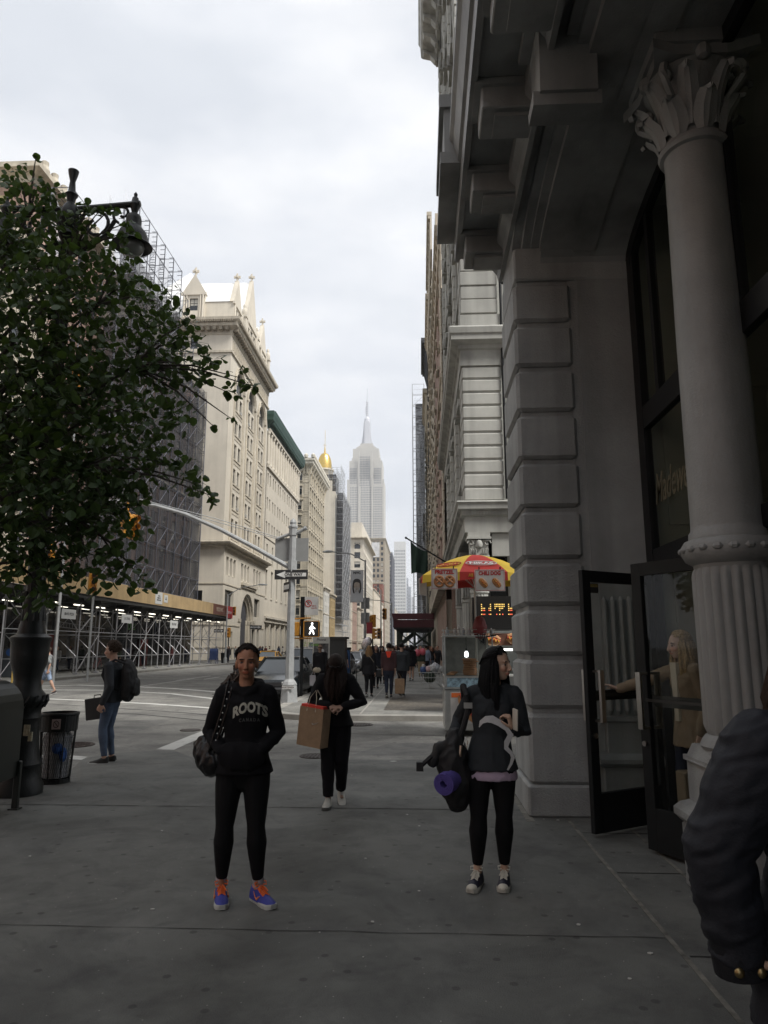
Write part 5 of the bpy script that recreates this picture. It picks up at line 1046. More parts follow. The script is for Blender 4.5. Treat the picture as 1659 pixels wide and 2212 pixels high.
        if near and style != 'curly':
            for _ in range(130):
                q_ = rng.uniform(-1, 1); jz = rng.uniform(-.004, .006); fr = .060 if style != 'bangs' else .085
                m.tube([T(q_*.064, fr-abs(q_)*.045, .086-.030*q_*q_+jz), T(q_*.079, .02, .124-.055*q_*q_+jz), T(q_*.085, -.045, .110-.060*q_*q_+jz), T(q_*.070+rng.uniform(-.004, .004), -.095, .060-.03*abs(q_)+jz), T(q_*(.035 if style == 'tied' else .062), -.120, -.01+jz)], [.0025, .005, .0055, .005, .004], 5)
        if style == 'curly':
            for _ in range(170 if lod < .02 else 60):
                t = rng.random()*1.9; ph = rng.random()*6.283; a, c, e = math.sin(t)*math.cos(ph), math.sin(t)*math.sin(ph), math.cos(t)
                if c > .35 and e < .55: continue
                p = T(a*.095, c*.105-.02, e*.105+.03); ellipsoid(m, p, (.018*S*rng.uniform(.7, 1.2),)*3, None, 6, 5)
        if style in ('long', 'bangs', 'side', 'veil'):
            hl = hair[2] if len(hair) > 2 else .36; ns = 170 if near else ((70 if style != 'veil' else 190) if lod < .02 else 26)
            for _ in range(ns):
                ph = rng.uniform(-.62, 3.76) if style != 'veil' else rng.uniform(-1.45, 4.6)
                c0 = -math.sin(ph); a0 = math.cos(ph); st_ = T(a0*.060, c0*.075-.025, .075*rng.uniform(.3, 1.05)); mid = T(a0*.090, c0*(.102 if style != 'veil' or c0 < .2 else .145)-.02, -.02+rng.uniform(-.02, .02)); ln_ = hl*S*rng.uniform(.75, 1.05)
                sd2 = r_*a0*.03*S+f*(c0*.03-.005)*S; wv = rng.uniform(-.02, .02); e1 = mid+dn*ln_*.4+sd2*.5+r_*wv; e2 = mid+dn*ln_*.75+sd2*.3+r_*wv*.3; e3 = mid+dn*ln_+sd2*.1-r_*wv
                if style == 'side': e2 += r_*-.05*S*hair[3]; e3 += r_*-.10*S*hair[3]
                if style == 'veil': e1 += f*.03*S; e2 += f*.03*S; e3 += f*.01*S
                w_ = .011 if near else (.015 if lod < .02 else .026); m.tube([st_, mid, e1, e2, e3], [w_*S*.7, w_*S, w_*S, w_*S*.8, w_*S*.25], 5)
        if style in ('tied', 'bun'): ellipsoid(m, T(0, -.115, .03), (.035*S, .03*S, .035*S))
        if style == 'ponytail':
            for _ in range(60 if near else 14):
                o_ = rng.uniform(-.03, .03); p0 = T(o_*.5, -.10, .0); d_ = Vector(hair[2]); m.tube([p0, p0+d_*.35+r_*o_*.5+Vector((0, 0, rng.uniform(-.01, .01))), p0+d_*.7+r_*o_*1.3+Vector((0, 0, rng.uniform(-.03, .02))), p0+d_+r_*o_*1.8+Vector((0, 0, rng.uniform(-.06, .03)))], [.012*S, .014*S, .012*S, .004*S], 5)
        m.build('hair', hm, root, True)
    root['Hc'] = list(Hc)
    return root, dict(Sh=Sh, El=El, Wr=Wr, An=An, Kn=Kn, Hc=Hc, Nk=Nk, C=C, P=P, S=S, T=T, top=garment, f=f, r=r_, u=u_)
# --- woman in the black hooded sweatshirt
BLK = (.0085, .0085, .010)
def strap(parent, name, pts, w, m, n=6): q = MB(); q.tube(pts, w, n); return q.build(name, m, parent, True)
r, k = person('person in a black lettered hooded sweatshirt and blue running shoes, hands in the front pocket', -1.215, 5.03, R_(4), 1.66, cloth('hoodie', BLK, .95), cloth('leggings', (.006, .006, .007), .8), (.045, .055, .30), ('brown', (.36, .175, .105)), ('tied', (.016, .011, .009)), lod=.0075,
    feet=((-.125, .02), (.125, -.01)), toe=(R_(14), R_(38)), hands=((-.13, -.125, .965), (.115, -.13, .955)), poles=((-.7, .9, -.2), (.6, 1, -.2)), handdir=((.95, .12, -.35), (-.95, .12, -.35)), palm=((0, 1, 0), (0, 1, 0)), curl=.2,
    lean=(0, .0), head=(R_(6), R_(2)), loose=1.10, fatarm=1.04, legs='leggings', legslim=1.08, sole=(.42, .43, .41), hood=True, coat=.49*1.66)
bpy.data.objects[r.name]; W1 = r; T = k['T']; S = k['S']; Hc = k['Hc']
q = MB(); limb(q, [(-.115, -.115, .945), (-.05, -.135, .93), (.05, -.135, .93), (.115, -.115, .94)], [(.075, .045), (.095, .050), (.095, .050), (.075, .045)], (0, 0, 1), 18); fuse(q, 'pocket', .0075, cloth('hoodie', BLK, .95), W1, 2, wrinkle=.003)
m = MB(); rng = random.Random(4)
for _ in range(110):                                                    # long wavy hair blowing to one side
    p0 = T(rng.uniform(-.05, .03), -.085+rng.uniform(-.02, .01), rng.uniform(-.06, .02)); o_ = rng.uniform(-1, 1); pts = [p0]; L_ = rng.uniform(.7, 1.05)
    for t in range(1, 8): q = t/7*L_; pts.append(p0+Vector((-.09*q-.09*q*q+.022*math.sin(q*13+o_*4), .03*o_-.02*q, -.27*q+.05*q*q*o_+.020*math.cos(q*14+o_*6)-.03*o_*q)))
    m.tube(pts, [.010, .013, .013, .012, .011, .009, .006, .002], 5)
m.build('loose_hair', mat('hair_brown_wavy', (.028, .018, .012), .5, .4, 30), W1, True)
m = MB(); p = T(-.076, .0, -.062); m.lathe(p.x, p.y, [(0, p.z+.004), (.004, p.z), (.004, p.z-.012), (.007, p.z-.016), (.005, p.z-.024), (0, p.z-.026)], 8); m.build('earring', m_steel, W1)
def on_surface(obj, pts, off=.004, direction=(0, 1, 0)):
    me = obj.data; from mathutils.bvhtree import BVHTree
    bv = BVHTree.FromPolygons([v.co for v in me.vertices], [p.vertices[:] for p in me.polygons]); out = []
    for p in pts:
        d = Vector(direction); hit = bv.ray_cast(Vector(p)-d*1.0, d); out.append((hit[0]-d*off) if hit[0] else Vector(p))
    return out
def wrap_text(parent, name, body, size, c, m, target, sx=1, arcr=None, bold=.004, gap=0):
    t = text_obj(name, body, size, m, parent, (0, 0, 0), (0, 0, 0), .0012, bold=bold); me = t.data; bm = bmesh.new(); bm.from_mesh(me)
    bmesh.ops.triangulate(bm, faces=bm.faces)
    for _ in range(2): bmesh.ops.subdivide_edges(bm, edges=[e for e in bm.edges if e.calc_length() > .012], cuts=1); 
    bm.to_mesh(me); bm.free(); P = []
    for v in me.vertices:
        x, y = v.co.x*sx, v.co.y
        if arcr: y = y*(1+.9*(abs(x)/arcr)**2*0)-x*x/arcr
        P.append((c[0]+x, 0, c[2]+y))
    Q = on_surface(target, P, .0035, (0, 1, 0))
    for v, q in zip(me.vertices, Q): q = q+Vector((0, -v.co.z, 0)); v.co = q
    t.rotation_euler = (0, 0, 0); return t
wrap_text(k['top'], 'chest_lettering', 'ROOTS', .092, (.045, 0, 1.245), mat('cream_print', (.46, .45, .38), .9, .2, 60), k['top'], .74, .30, .004)
wrap_text(k['top'], 'small_lettering', 'C A N A D A', .030, (.045, 0, 1.165), mat('grey_print', (.085, .085, .08), .9), k['top'], .80, .9, .001)
def laces(root, k, col, n=6, bow=True, aglet=None):
    for i in (0, 1):
        ax, ay, to, kk = root['shoe%d' % i]; tv = Vector((math.sin(to), -math.cos(to), 0)); sd_ = Vector((-tv.y, tv.x, 0)); b0 = Vector((ax, ay, 0)); q = MB()
        for j in range(n):
            l = .028+.013*j; z = .100-.0058*j; w = .023; q.tube([b0+tv*l+sd_*(-w)+Vector((0, 0, z-.012)), b0+tv*(l+.003)+Vector((0, 0, z+.004)), b0+tv*(l+.008)+sd_*w+Vector((0, 0, z-.012))], .0042, 5)
            q.tube([b0+tv*(l+.008)+sd_*(-w)+Vector((0, 0, z-.012)), b0+tv*(l+.005)+Vector((0, 0, z+.005)), b0+tv*l+sd_*w+Vector((0, 0, z-.012))], .0042, 5)
        if bow:
            c = b0+tv*.026+Vector((0, 0, .108))
            for s_ in (-1, 1): q.tube([c, c+sd_*s_*.02+Vector((0, 0, .022)), c+sd_*s_*.042+Vector((0, 0, .016)), c+sd_*s_*.040+tv*.012+Vector((0, 0, .0)), c+sd_*s_*.012], .0042, 5); q.tube([c, c+sd_*s_*.018+tv*.03+Vector((0, 0, -.01)), c+sd_*s_*.03+tv*.05+Vector((0, 0, -.03))], .0038, 5)
        sh = [o for o in root.children if o.name.startswith('shoe') and o.get('i') == i][0]; q.build('lace', col, sh)
laces(W1, k, mat('orange_lace', (.85, .16, .03), .7, .1, emit=None))
for i in (0, 1):                                                       # socks, collar and side mark of the running shoes
    ax, ay, to, kk = W1['shoe%d' % i]; sh = [o for o in W1.children if o.name.startswith('shoe') and o.get('i') == i][0]
    q = MB(); q.lathe(ax, ay, [(.038, .09), (.036, .115), (.040, .135), (.038, .15)], 14); q.build('sock', cloth('sock', (.35, .33, .35)), W1, True)
    tv = Vector((math.sin(to), -math.cos(to), 0)); sd_ = Vector((-tv.y, tv.x, 0)); b0 = Vector((ax, ay, 0)); q = MB()
    q.tube([b0+tv*(.03*math.cos(t))+sd_*(.034*math.sin(t))+Vector((0, 0, .097-.012*math.cos(t))) for t in [R_(40+28*j) for j in range(11)]], .006, 6)
    for s_ in (-1, 1):
        P = lambda l, z: b0+tv*l+sd_*s_*.0445+Vector((0, 0, z)); q.face([P(.012, .078), P(.052, .038), P(.082, .062), P(.056, .030)])
        q.tube([P(.015, .074)-sd_*s_*.003, P(.040, .046), P(.060, .036), P(.088, .060)-sd_*s_*.006], [.002, .0035, .006, .002], 5)
    q.build('shoe_mark', mat('orange_trim', (.70, .22, .08), .7), sh)
# shoulder bag
bag = thing('shoulder_bag', 'shiny black bag with studded straps under the arm of the hooded sweatshirt wearer', 'bag', (-1.46, 5.03, 0))
m = MB(); limb(m, [(-.055, .05, .99), (-.01, .03, .93), (.06, .0, .865), (.12, -.02, .84)], [(.05, .08), (.09, .11), (.095, .10), (.06, .07)], (0, 1, 0), 18)
m_lea = mat('black_leather', (.007, .007, .008), .25, .3, 12, bump=.2, bscale=18, spec=.35)
o = fuse(m, 'bag_body', .008, m_lea, bag, 2, wrinkle=.012, freq=11)
q = MB()
for dx in (0, .035): q.tube([(.02+dx, -.08, .95), (.075+dx, -.115, 1.10), (.115+dx, -.10, 1.25), (.125+dx, -.06, 1.37), (.12+dx, .0, 1.415), (.11+dx, .06, 1.36), (.06+dx, .10, 1.15), (.0+dx, .08, .95)], .009, 6)
q.build('straps', m_lea, bag, True); q = MB()
for j in range(9): t = j/8; q.lathe(.035+.085*t+.03, -.10-.025*math.sin(t*3.1), [(0, .98+.36*t), (.006, .985+.36*t), (0, .992+.36*t)], 6)
q.build('studs', m_steel, bag)
# --- woman with the rolled mat
r, k = person('person in a charcoal pullover looking aside, beside the banded pier, with white laced shoes', .50, 5.42, R_(-2), 1.64, cloth('charcoal', (.034, .038, .042), .95), cloth('leggings', (.006, .006, .007)), (.018, .018, .035), ('light', (.50, .33, .24)), ('long', (.008, .008, .009), .40), lod=.0075,
    feet=((-.115, .01), (.075, .04)), toe=(R_(-16), R_(-8)), hands=((-.285, -.02, .965), (.14, -.21, 1.085)), poles=((0, 1, .1), (.55, 1, -.5)), handdir=((-.12, -.1, -1), (-.25, -.2, 1)), palm=((.5, -.6, 0), (-1, .3, 0)), curl=(.5, .75), grip=(1, 1), lean=(.035, 0), head=(R_(62), R_(4)), loose=1.06, fatarm=.98, legs='leggings', legslim=1.08, sole=(.40, .39, .34), coat=.478*1.64)
W2 = r; laces(W2, k, mat('white_lace', (.62, .60, .52), .8), 6)
for i in (0, 1):
    ax, ay, to, kk = W2['shoe%d' % i]; sh = [o for o in W2.children if o.name.startswith('shoe') and o.get('i') == i][0]; tv = Vector((math.sin(to), -math.cos(to), 0)); q = MB(); c = Vector((ax, ay, .030))+tv*.165; sd_ = Vector((-tv.y, tv.x, 0))
    ellipsoid(q, c, (.037, .042, .022), (sd_, tv, Vector((0, 0, 1)))); q.build('toe_cap', mat('rubber_white', (.55, .53, .45), .6), sh, True)
q = MB(); s = 1.64; limb(q, [(0, 0, .438*s), (0, 0, .455*s), (0, 0, .475*s), (0, 0, .50*s), (.0, 0, .52*s)], [(.113*s, .086*s), (.113*s, .086*s), (.108*s, .080*s), (.088*s, .066*s), (.07*s, .05*s)], (1, 0, 0), 24, cap=False); fuse(q, 'undershirt', .008, cloth('lilac', (.42, .33, .42)), W2, 1, wrinkle=.004, freq=14)
q = MB(); T = k['T']; q.face([(-.03, -.118, 1.40), (.055, -.118, 1.40), (.012, -.128, 1.29)]); 
m = MB(); m.prism([(.0, 1.39), (.055, 1.39), (.035, 1.28)], 'y', -.125, -.06); m.build('neck_opening', SKIN('light', (.50, .33, .24)), W2)
cs = MB(); cs.tube([(-.19, -.01, 1.37), (-.17, -.085, 1.30), (-.165, -.10, 1.20), (-.20, -.10, 1.08), (-.25, -.09, .95)], .021, 8); cs.tube([(-.19, -.01, 1.37), (-.18, .08, 1.25), (-.22, .10, 1.05)], .024, 8)
bp = thing('carried_backpack', 'black backpack hanging from the hand of the person in the charcoal pullover', 'backpack', (.50, 5.42, 0)); cs.build('strap', mat('black_webbing', (.010, .010, .011), .8), bp, True)
q = MB(); q.box(-.195, -.135, 1.215, -.135, -.122, 1.255); q.build('buckle', m_steel, bp)
m = MB(); limb(m, [(-.26, -.05, .92), (-.28, -.06, .80), (-.27, -.05, .62), (-.25, -.03, .50)], [(.06, .08), (.105, .11), (.115, .12), (.085, .09)], (1, 0, 0), 18); limb(m, [(-.30, -.08, .88), (-.38, -.08, .84), (-.43, -.1, .75)], [(.05, .05), (.05, .04), (.02, .03)], (0, 1, 0)); fuse(m, 'pack_body', .008, mat('black_nylon', (.009, .009, .010), .7, .3, 12), bp, 2, wrinkle=.014, freq=10).location.z = .085
m = MB(); m.tube([(-.43, -.12, .80), (-.50, -.13, .74)], .017, 6); m.box(-.54, -.15, .70, -.49, -.11, .76); m.build('clip', mat('black_nylon', (.009, .009, .010)), bp).location.z = .085
m = MB(); m.tube([(-.22, -.14, .96), (-.235, -.155, .86)], .012, 6); m.tube([(-.19, -.15, 1.02), (-.175, -.16, .99), (-.185, -.165, .95), (-.205, -.16, .97), (-.19, -.15, 1.02)], .004, 5); m.build('keys', m_steel, bp)
mt = thing('rolled_mat', 'rolled purple exercise mat tied to the hanging black backpack', 'mat', (.51, 5.42, .095))
m = MB(); a0 = Vector((-.365, -.225, .62)); d = Vector((.28, .50, .06)).normalized(); e1 = d.cross(Vector((0, 0, 1))).normalized(); e2 = e1.cross(d); N_ = 110
rings = [[], []]; 
for kk_, off in ((0, 0), (1, .42)):
    for j in range(N_+1): th = j/N_*2*math.pi*4.2; rad = .018+.054*j/N_; rings[kk_].append(m.p(a0+d*off+e1*rad*math.cos(th)+e2*rad*math.sin(th)))
    for j in range(N_+1): th = j/N_*2*math.pi*4.2; rad = .028+.054*j/N_; rings[kk_].append(m.p(a0+d*off+e1*rad*math.cos(th)+e2*rad*math.sin(th)))
M1 = N_+1
for j in range(N_):
    for a, b_ in ((j, j+1), (M1+j, M1+j+1)): m.idx([rings[0][a], rings[0][b_], rings[1][b_], rings[1][a]])
    for q_ in (0, 1): m.idx([rings[q_][j], rings[q_][j+1], rings[q_][M1+j+1], rings[q_][M1+j]])
m.idx([rings[0][N_], rings[1][N_], rings[1][M1+N_], rings[0][M1+N_]]); m.build('mat_roll', mat('purple_foam', (.085, .062, .27), .85, .12, 20, bump=.2), mt)
ph = thing('phone_case', 'pale case and folded card held upright in front of the charcoal pullover', 'phone', (.50, 5.42, 0))
m = MB(); m.tf = Matrix.Translation((.15, -.265, 1.15)) @ Matrix.Rotation(R_(-70), 4, 'Z') @ Matrix.Rotation(R_(6), 4, 'Y'); m.cbox(-.035, -.005, -.07, .035, .005, .075, .003); m.build('case', mat('case_pale', (.50, .48, .42), .4), ph)
rb = thing('paper_ribbon', 'curling translucent strip of paper trailing from the hand with the pale case', 'paper strip', (.50, 5.42, 0)); m = MB()
pts = [(-.10, -.26, 1.10), (-.085, -.27, 1.135), (-.05, -.275, 1.155), (-.01, -.275, 1.155), (.04, -.27, 1.13), (.09, -.27, 1.09), (.115, -.27, 1.05), (.085, -.275, 1.00), (.08, -.28, .965), (.115, -.275, .93), (.125, -.27, .90), (.11, -.275, .86), (.085, -.28, .82)]
ws = [.003, .014, .022, .026, .022, .016, .022, .020, .016, .013, .014, .010, .006]; A = []
for i, p in enumerate(pts):
    p = Vector(p); d = (Vector(pts[min(i+1, 12)])-Vector(pts[max(0, i-1)])).normalized(); n_ = Vector((-d.z, .25, d.x)).normalized(); A.append((m.p(p-n_*ws[i]), m.p(p+n_*ws[i])))
for a, c in zip(A, A[1:]): m.idx([a[0], a[1], c[1], c[0]])
o = m.build('strip', mat('tissue', (.50, .50, .50), .6, .1, 20), rb, True); md = None
for v in list(o.data.vertices): pass
# --- woman reading her hands, with the paper bag
r, k = person('person with bowed head in black clothes and white loafers, paper bag on one forearm', -.93, 7.95, R_(2), 1.62, cloth('blackknit', BLK, .95), cloth('blacktrouser', (.007, .007, .009)), (.42, .41, .37), ('mid', (.30, .19, .14)), ('veil', (.022, .013, .010), .26), lod=.010,
    feet=((-.06, -.10), (.055, .16)), toe=(R_(-4), R_(10)), lift=(0, .03), hands=((-.05, -.21, 1.04), (.10, -.22, 1.03)), poles=((-1, .55, -.3), (1, .55, -.3)), handdir=((.8, -.3, -.25), (-.8, -.3, -.1)), palm=((0, .4, -1), (0, .4, -1)), curl=.7, lean=(.0, -.05), head=(R_(3), R_(56)), loose=1.12, fatarm=1.1, legs='long', flare=1.22, sole=(.07, .07, .065), coat=.50*1.62)
W3 = r
m = MB(); T = k['T']; 
for q_ in (-1, 1): ellipsoid(m, T(q_*.032, .075, .085), (.026, .006, .018), (k['r'], k['f'], k['u']), 10, 6)
m.tube([T(-.075, .02, .07), T(-.05, .075, .085), T(.05, .075, .085), T(.075, .02, .07)], .004, 5); m.build('sunglasses', mat('dark_plastic', (.012, .010, .010), .2), W3, True)
pb = thing('paper_bag', 'brown paper carrier with red lining hanging from the forearm of the walking person in black', 'bag', (-.93, 7.95, 0), R_(2))
ang = R_(-28); m = MB(Matrix.Translation((-.235, -.15, .62)) @ Matrix.Rotation(ang, 4, 'Z') @ Matrix.Rotation(R_(6), 4, 'Y'))
m.mi = 0; w_, d_, h_ = .15, .075, .40
for q_ in (((-w_, -d_), (w_, -d_)), ((w_, -d_), (w_, d_)), ((w_, d_), (-w_, d_)), ((-w_, d_), (-w_, 0)), ((-w_, 0), (-w_, -d_))):
    (xa, ya), (xb, yb) = q_; ia = .012 if abs(ya) < .01 else 0; ib = .012 if abs(yb) < .01 else 0; m.face([(xa, ya, 0), (xb, yb, 0), (xb+ib, yb, h_), (xa+ia, ya, h_)])
m.face([(-w_, -d_, 0), (-w_, d_, 0), (w_, d_, 0), (w_, -d_, 0)]); m_kraft = mat('kraft', (.30, .20, .12), .85, .15, 12, bump=.2)
o = m.build('bag_body', m_kraft, pb); q = MB(m.tf); q.box(-w_+.01, -d_+.004, h_-.10, w_-.01, d_-.004, h_+.025); q.build('lining', mat('red_tissue', (.62, .05, .03), .7), pb)
q = MB(m.tf)
for y_ in (-d_-.003, d_+.003): q.tube([(-.06, y_, h_-.04), (-.05, y_*.6, h_+.10), (-.01, y_*.2, h_+.175), (.03, y_*.6, h_+.10), (.05, y_, h_-.04)], .004, 5)
q.build('handles', mat('cord', (.52, .48, .38), .8), pb)
q = MB(m.tf); q.tube([(.02, -d_-.002, .245), (.032, -d_-.003, .232), (.055, -d_-.003, .238), (.10, -d_-.002, .262)], [.003, .006, .004, .001], 6); q.build('mark', mat('pale_print', (.36, .34, .30), .8), pb)
# --- man with the backpack on the kerb
r, k = person('person in profile with curly hair, grey jacket and jeans standing at the kerb', -4.80, 11.15, R_(-88), 1.82, cloth('greyjacket', (.040, .044, .050), .85), cloth('denim', (.085, .115, .17), .9, .3), (.015, .015, .015), ('fair', (.48, .30, .22)), ('curly', (.045, .028, .018)), z=-.10, lod=.011, female=False,
    feet=((-.09, .02), (.10, -.02)), toe=(0, R_(10)), hands=((-.20, -.14, .93), (.27, -.04, .90)), poles=((-.2, 1, 0), (.2, 1, 0)), palm=((1, 0, 0), (-1, 0, 0)), curl=.8, grip=(1, 1), head=(R_(-3), R_(4)), loose=1.06, legs='long', legslim=.86, sole=(.42, .46, .05), flare=1.08, lean=(0, -.01))
W4 = r; k4 = k
bk = thing('worn_backpack', 'black backpack worn by the person with curly hair at the kerb', 'backpack', (-4.80, 11.15, -.10), R_(-88)); m = MB(); limb(m, [(0, .21, 1.50), (0, .25, 1.36), (0, .27, 1.15), (0, .24, 1.0)], [(.10, .07), (.15, .11), (.16, .12), (.14, .09)], (1, 0, 0), 18); limb(m, [(0, .36, 1.22), (0, .37, 1.05)], [(.10, .05), (.11, .05)], (1, 0, 0)); fuse(m, 'pack_body', .010, mat('black_nylon', (.009, .009, .010)), bk, 2, wrinkle=.008)
m = MB(); [m.tube([(sx, .20, 1.50), (sx, .06, 1.55), (sx, -.10, 1.46), (sx, -.13, 1.32), (sx, -.04, 1.15), (sx*.9, .14, 1.08)], .020, 6) for sx in (-.12, .12)]; m.build('strap', mat('black_webbing', (.010, .010, .011)), bk, True)
cf = thing('black_case', 'flat black document case held in front by the person with the backpack', 'case', (-4.80, 11.15, -.10), R_(-88)); m = MB(); m.tf = Matrix.Translation((-.20, -.22, .64)) @ Matrix.Rotation(R_(8), 4, 'X'); m.cbox(-.03, -.24, 0, .03, .12, .33, .008); m.box(-.032, -.09, .0, .032, -.085, .33); m.build('case_body', mat('case_black', (.012, .012, .012), .55), cf); m2 = MB(m.tf); m2.tube([(0, -.10, .32), (0, -.09, .37), (0, .01, .37), (0, .02, .32)], .008, 6); m2.build('handle', mat('case_black', (.012, .012, .012)), cf)
# --- blonde woman coming out of the door
r, k = person('blonde person in a tan coat pushing the glass door open from inside', 2.42, 6.72, R_(-78), 1.74, cloth('tancoat', (.27, .21, .145), .8), cloth('navy', (.02, .025, .045)), (.03, .025, .02), ('pale', (.60, .42, .33)), ('long', (.42, .30, .15), .34), z=.05, lod=.008,
    feet=((-.1, -.02), (.1, .1)), hands=((-.28, -.60, 1.20), (.20, -.06, .86)), poles=((-.5, .2, -1), (.2, 1, 0)), handdir=((-.35, -.85, .35), (0, -.1, -1)), palm=((-.3, -.8, -.2), (-1, 0, 0)), curl=(.12, .8), grip=(0, 1), head=(R_(-6), R_(6)), loose=1.1, coat=.42*1.74, lean=(0, -.03))
W5 = r
m = MB(); m.prism([(-.05, 1.46), (.05, 1.46), (.04, .95), (-.02, .95)], 'y', -.152, -.12); m.build('blouse', cloth('cream', (.55, .50, .40)), W5)
tb = thing('tan_tote', 'tan shopping bag on a long handle held by the blonde person in the doorway', 'bag', (2.42, 6.72, .05), R_(-78)); m = MB(Matrix.Translation((.20, -.10, .18))); m.cbox(-.07, -.18, 0, .07, .18, .38, .01); m.build('bag_body', mat('tan_bag', (.22, .17, .11), .7), tb); m = MB(); m.tube([(.20, -.18, .56), (.20, -.08, .82), (.20, .0, .56)], .006, 5); m.build('handle', mat('cord', (.52, .48, .38)), tb)
# --- dark jacket passing close on the right
r, k = person('person in a dark navy jacket with brass cuff buttons at the right edge', 1.085, 2.08, R_(180), 1.72, cloth('navyjacket', (.017, .019, .025), .6), cloth('blacktrouser', (.007, .007, .009)), (.02, .02, .02), ('light', (.50, .33, .24)), ('long', (.050, .024, .014), .30), lod=.0075,
    feet=((-.09, .0), (.09, .1)), hands=((-.22, .0, .80), (.275, .02, .86)), poles=((-.3, .8, 0), (1.4, .1, 0)), wr=.008, handdir=((0, 0, -1), (-1, -.2, -.2)), loose=1.24, fatarm=1.42, coat=.40*1.72, head=(R_(-20), 0), curl=.5)
W6 = r; Wp, Ep = k['Wr'][1], k['El'][1]; dn = (Wp-Ep).normalized(); q = MB(); limb(q, [Wp-dn*.05, Wp-dn*.01, Wp+dn*.035], [(.064, .060), (.068, .064), (.066, .062)], (0, 1, 0), 20, cap=False); c = q.build('cuff', cloth('navycuff', (.010, .011, .014), .7), W6, True)
q = MB()
for a in (.35, -.45): p = Wp+dn*.01+Vector((math.sin(a)*.070, math.cos(a)*.066, 0)); ellipsoid(q, p, (.013, .009, .013), None, 10, 8)
q.build('cuff_button', mat('brass', (.34, .26, .13), .35, .2, 5, metal=1), c, True)
# ================================================================= NETTED BUILDING, TALL BRICK BUILDING, SHED ON THE LEFT
rngS = random.Random(21)
ORD = 'nearest second third fourth fifth sixth seventh eighth ninth tenth eleventh twelfth thirteenth fourteenth fifteenth sixteenth seventeenth eighteenth nineteenth twentieth twenty-first twenty-second twenty-third twenty-fourth twenty-fifth twenty-sixth twenty-seventh twenty-eighth twenty-ninth thirtieth thirty-first thirty-second thirty-third thirty-fourth thirty-fifth thirty-sixth'.split()
m_plas = mat('yellow_render', (.40, .34, .19), .9, .25, .6, streak=.3)
box_building('tall_brick_building', 'tall brick building with yellow rendered side wall behind the near tree', -42, -27.6, 44.5, 57, 35.6, m_brk, m_crm2, 9, 4, 4, 1.1, 1.9, 6, .9)
B = [o for o in bpy.data.objects if o.name.startswith('tall_brick_building')][0]
m = MB(); m.box(-41.9, 44.43, 6, -27.8, 44.49, 30.5); m.box(-41.9, 44.43, 30.5, -29.4, 44.49, 33.5); lpart(B, 'render_patch', m, m_plas)
m = MB(); 
for k in range(9): m.lathe(-27.3, 45.3+1.4*k, [(.3, 35.7), (.4, 36.0), (.25, 36.4), (.28, 36.7), (0, 36.9)], 8)
lpart(B, 'urns', m, m_crm2)
B = box_building('netted_brick_building', 'dark brick building wrapped in scaffolding and black netting beside the gabled building', -42, FX-.1, 57.3, 75.4, 30.5, brick_mat('dark_brick', (.22, .11, .075), (.26, .13, .09), (.25, .23, .2)), m_crm2, 8, 6, 3, 1.5, 2.3, 6)
m = MB(); m.box(-41.5, 57.4, 30.4, FX-.6, 66.5, 35.5); lpart(B, 'penthouse', m, mat('pent_stone', (.25, .22, .18), .9))
S = thing('facade_scaffold', 'tall pipe scaffolding with gauzy netting stepping up against the sky at the left', 'scaffold', (-24, 46, 0))
m = MB()
for i, (ya, yb, zt) in enumerate(((42.4, 45, 32.6), (50.6, 53.4, 38.0), (53.4, 55.6, 40.1), (55.6, 57.4, 40.1), (57.4, 59.5, 40.1), (59.5, 61.8, 40.1), (61.8, 64.2, 40.1), (64.2, 66.4, 36.5), (66.4, 68.8, 33.5), (68.8, 71.2, 31.5), (71.2, 74.2, 30.2))): scaf(m, -24.9, -23.5, ya, yb, 4.5, zt-(zt-4.5) % 2+.05, 2.0, 2.6, .045, 2); [m.tube([(xx, yy, z_), (xx-.45*sg, yy, z_)], .03, 4) for xx, sg in ((-23.5, 1), (-24.9, -1)) for yy in (ya, yb) for z_ in [zt-8+.5*j for j in range(14)]]
lpart(S, 'frame', m, mat('pipe_dark', (.09, .095, .12), .6))
m = MB()
for ya, yb, z0, zt in ((50.6, 74.0, 5, 29.5), (53.4, 64.1, 29.5, 34.0)): m.box(-23.66, ya, z0, -23.64, yb, zt); m.box(-24.9, ya-.02, z0, -23.46, ya, zt); m.box(-24.9, yb, z0, -23.46, yb+.02, zt)
lpart(S, 'black_netting', m, net_mat('net_black', (.055, .055, .06), .42, .35))
m = MB()
for ya, yb, z0, z1 in ((42.4, 45, 27, 32.4), (50.6, 53.4, 32, 37.8), (53.4, 55.6, 34, 40), (55.6, 57.4, 34, 40), (57.4, 59.5, 34, 40), (59.5, 61.8, 34, 40), (61.8, 64.2, 34, 40)):
    n = 6
    for j in range(n):
        a, c = ya+(yb-ya)*j/n, ya+(yb-ya)*(j+1)/n; sg = lambda t: z1-1.2*math.sin(math.pi*t)*(.5 if j else .5); m.face([(-24.86, a, z0), (-24.86, c, z0), (-24.86, c, sg((j+1)/n)), (-24.86, a, sg(j/n))])
lpart(S, 'pale_gauze', m, net_mat('net_white', (.60, .62, .66), .50, .8))
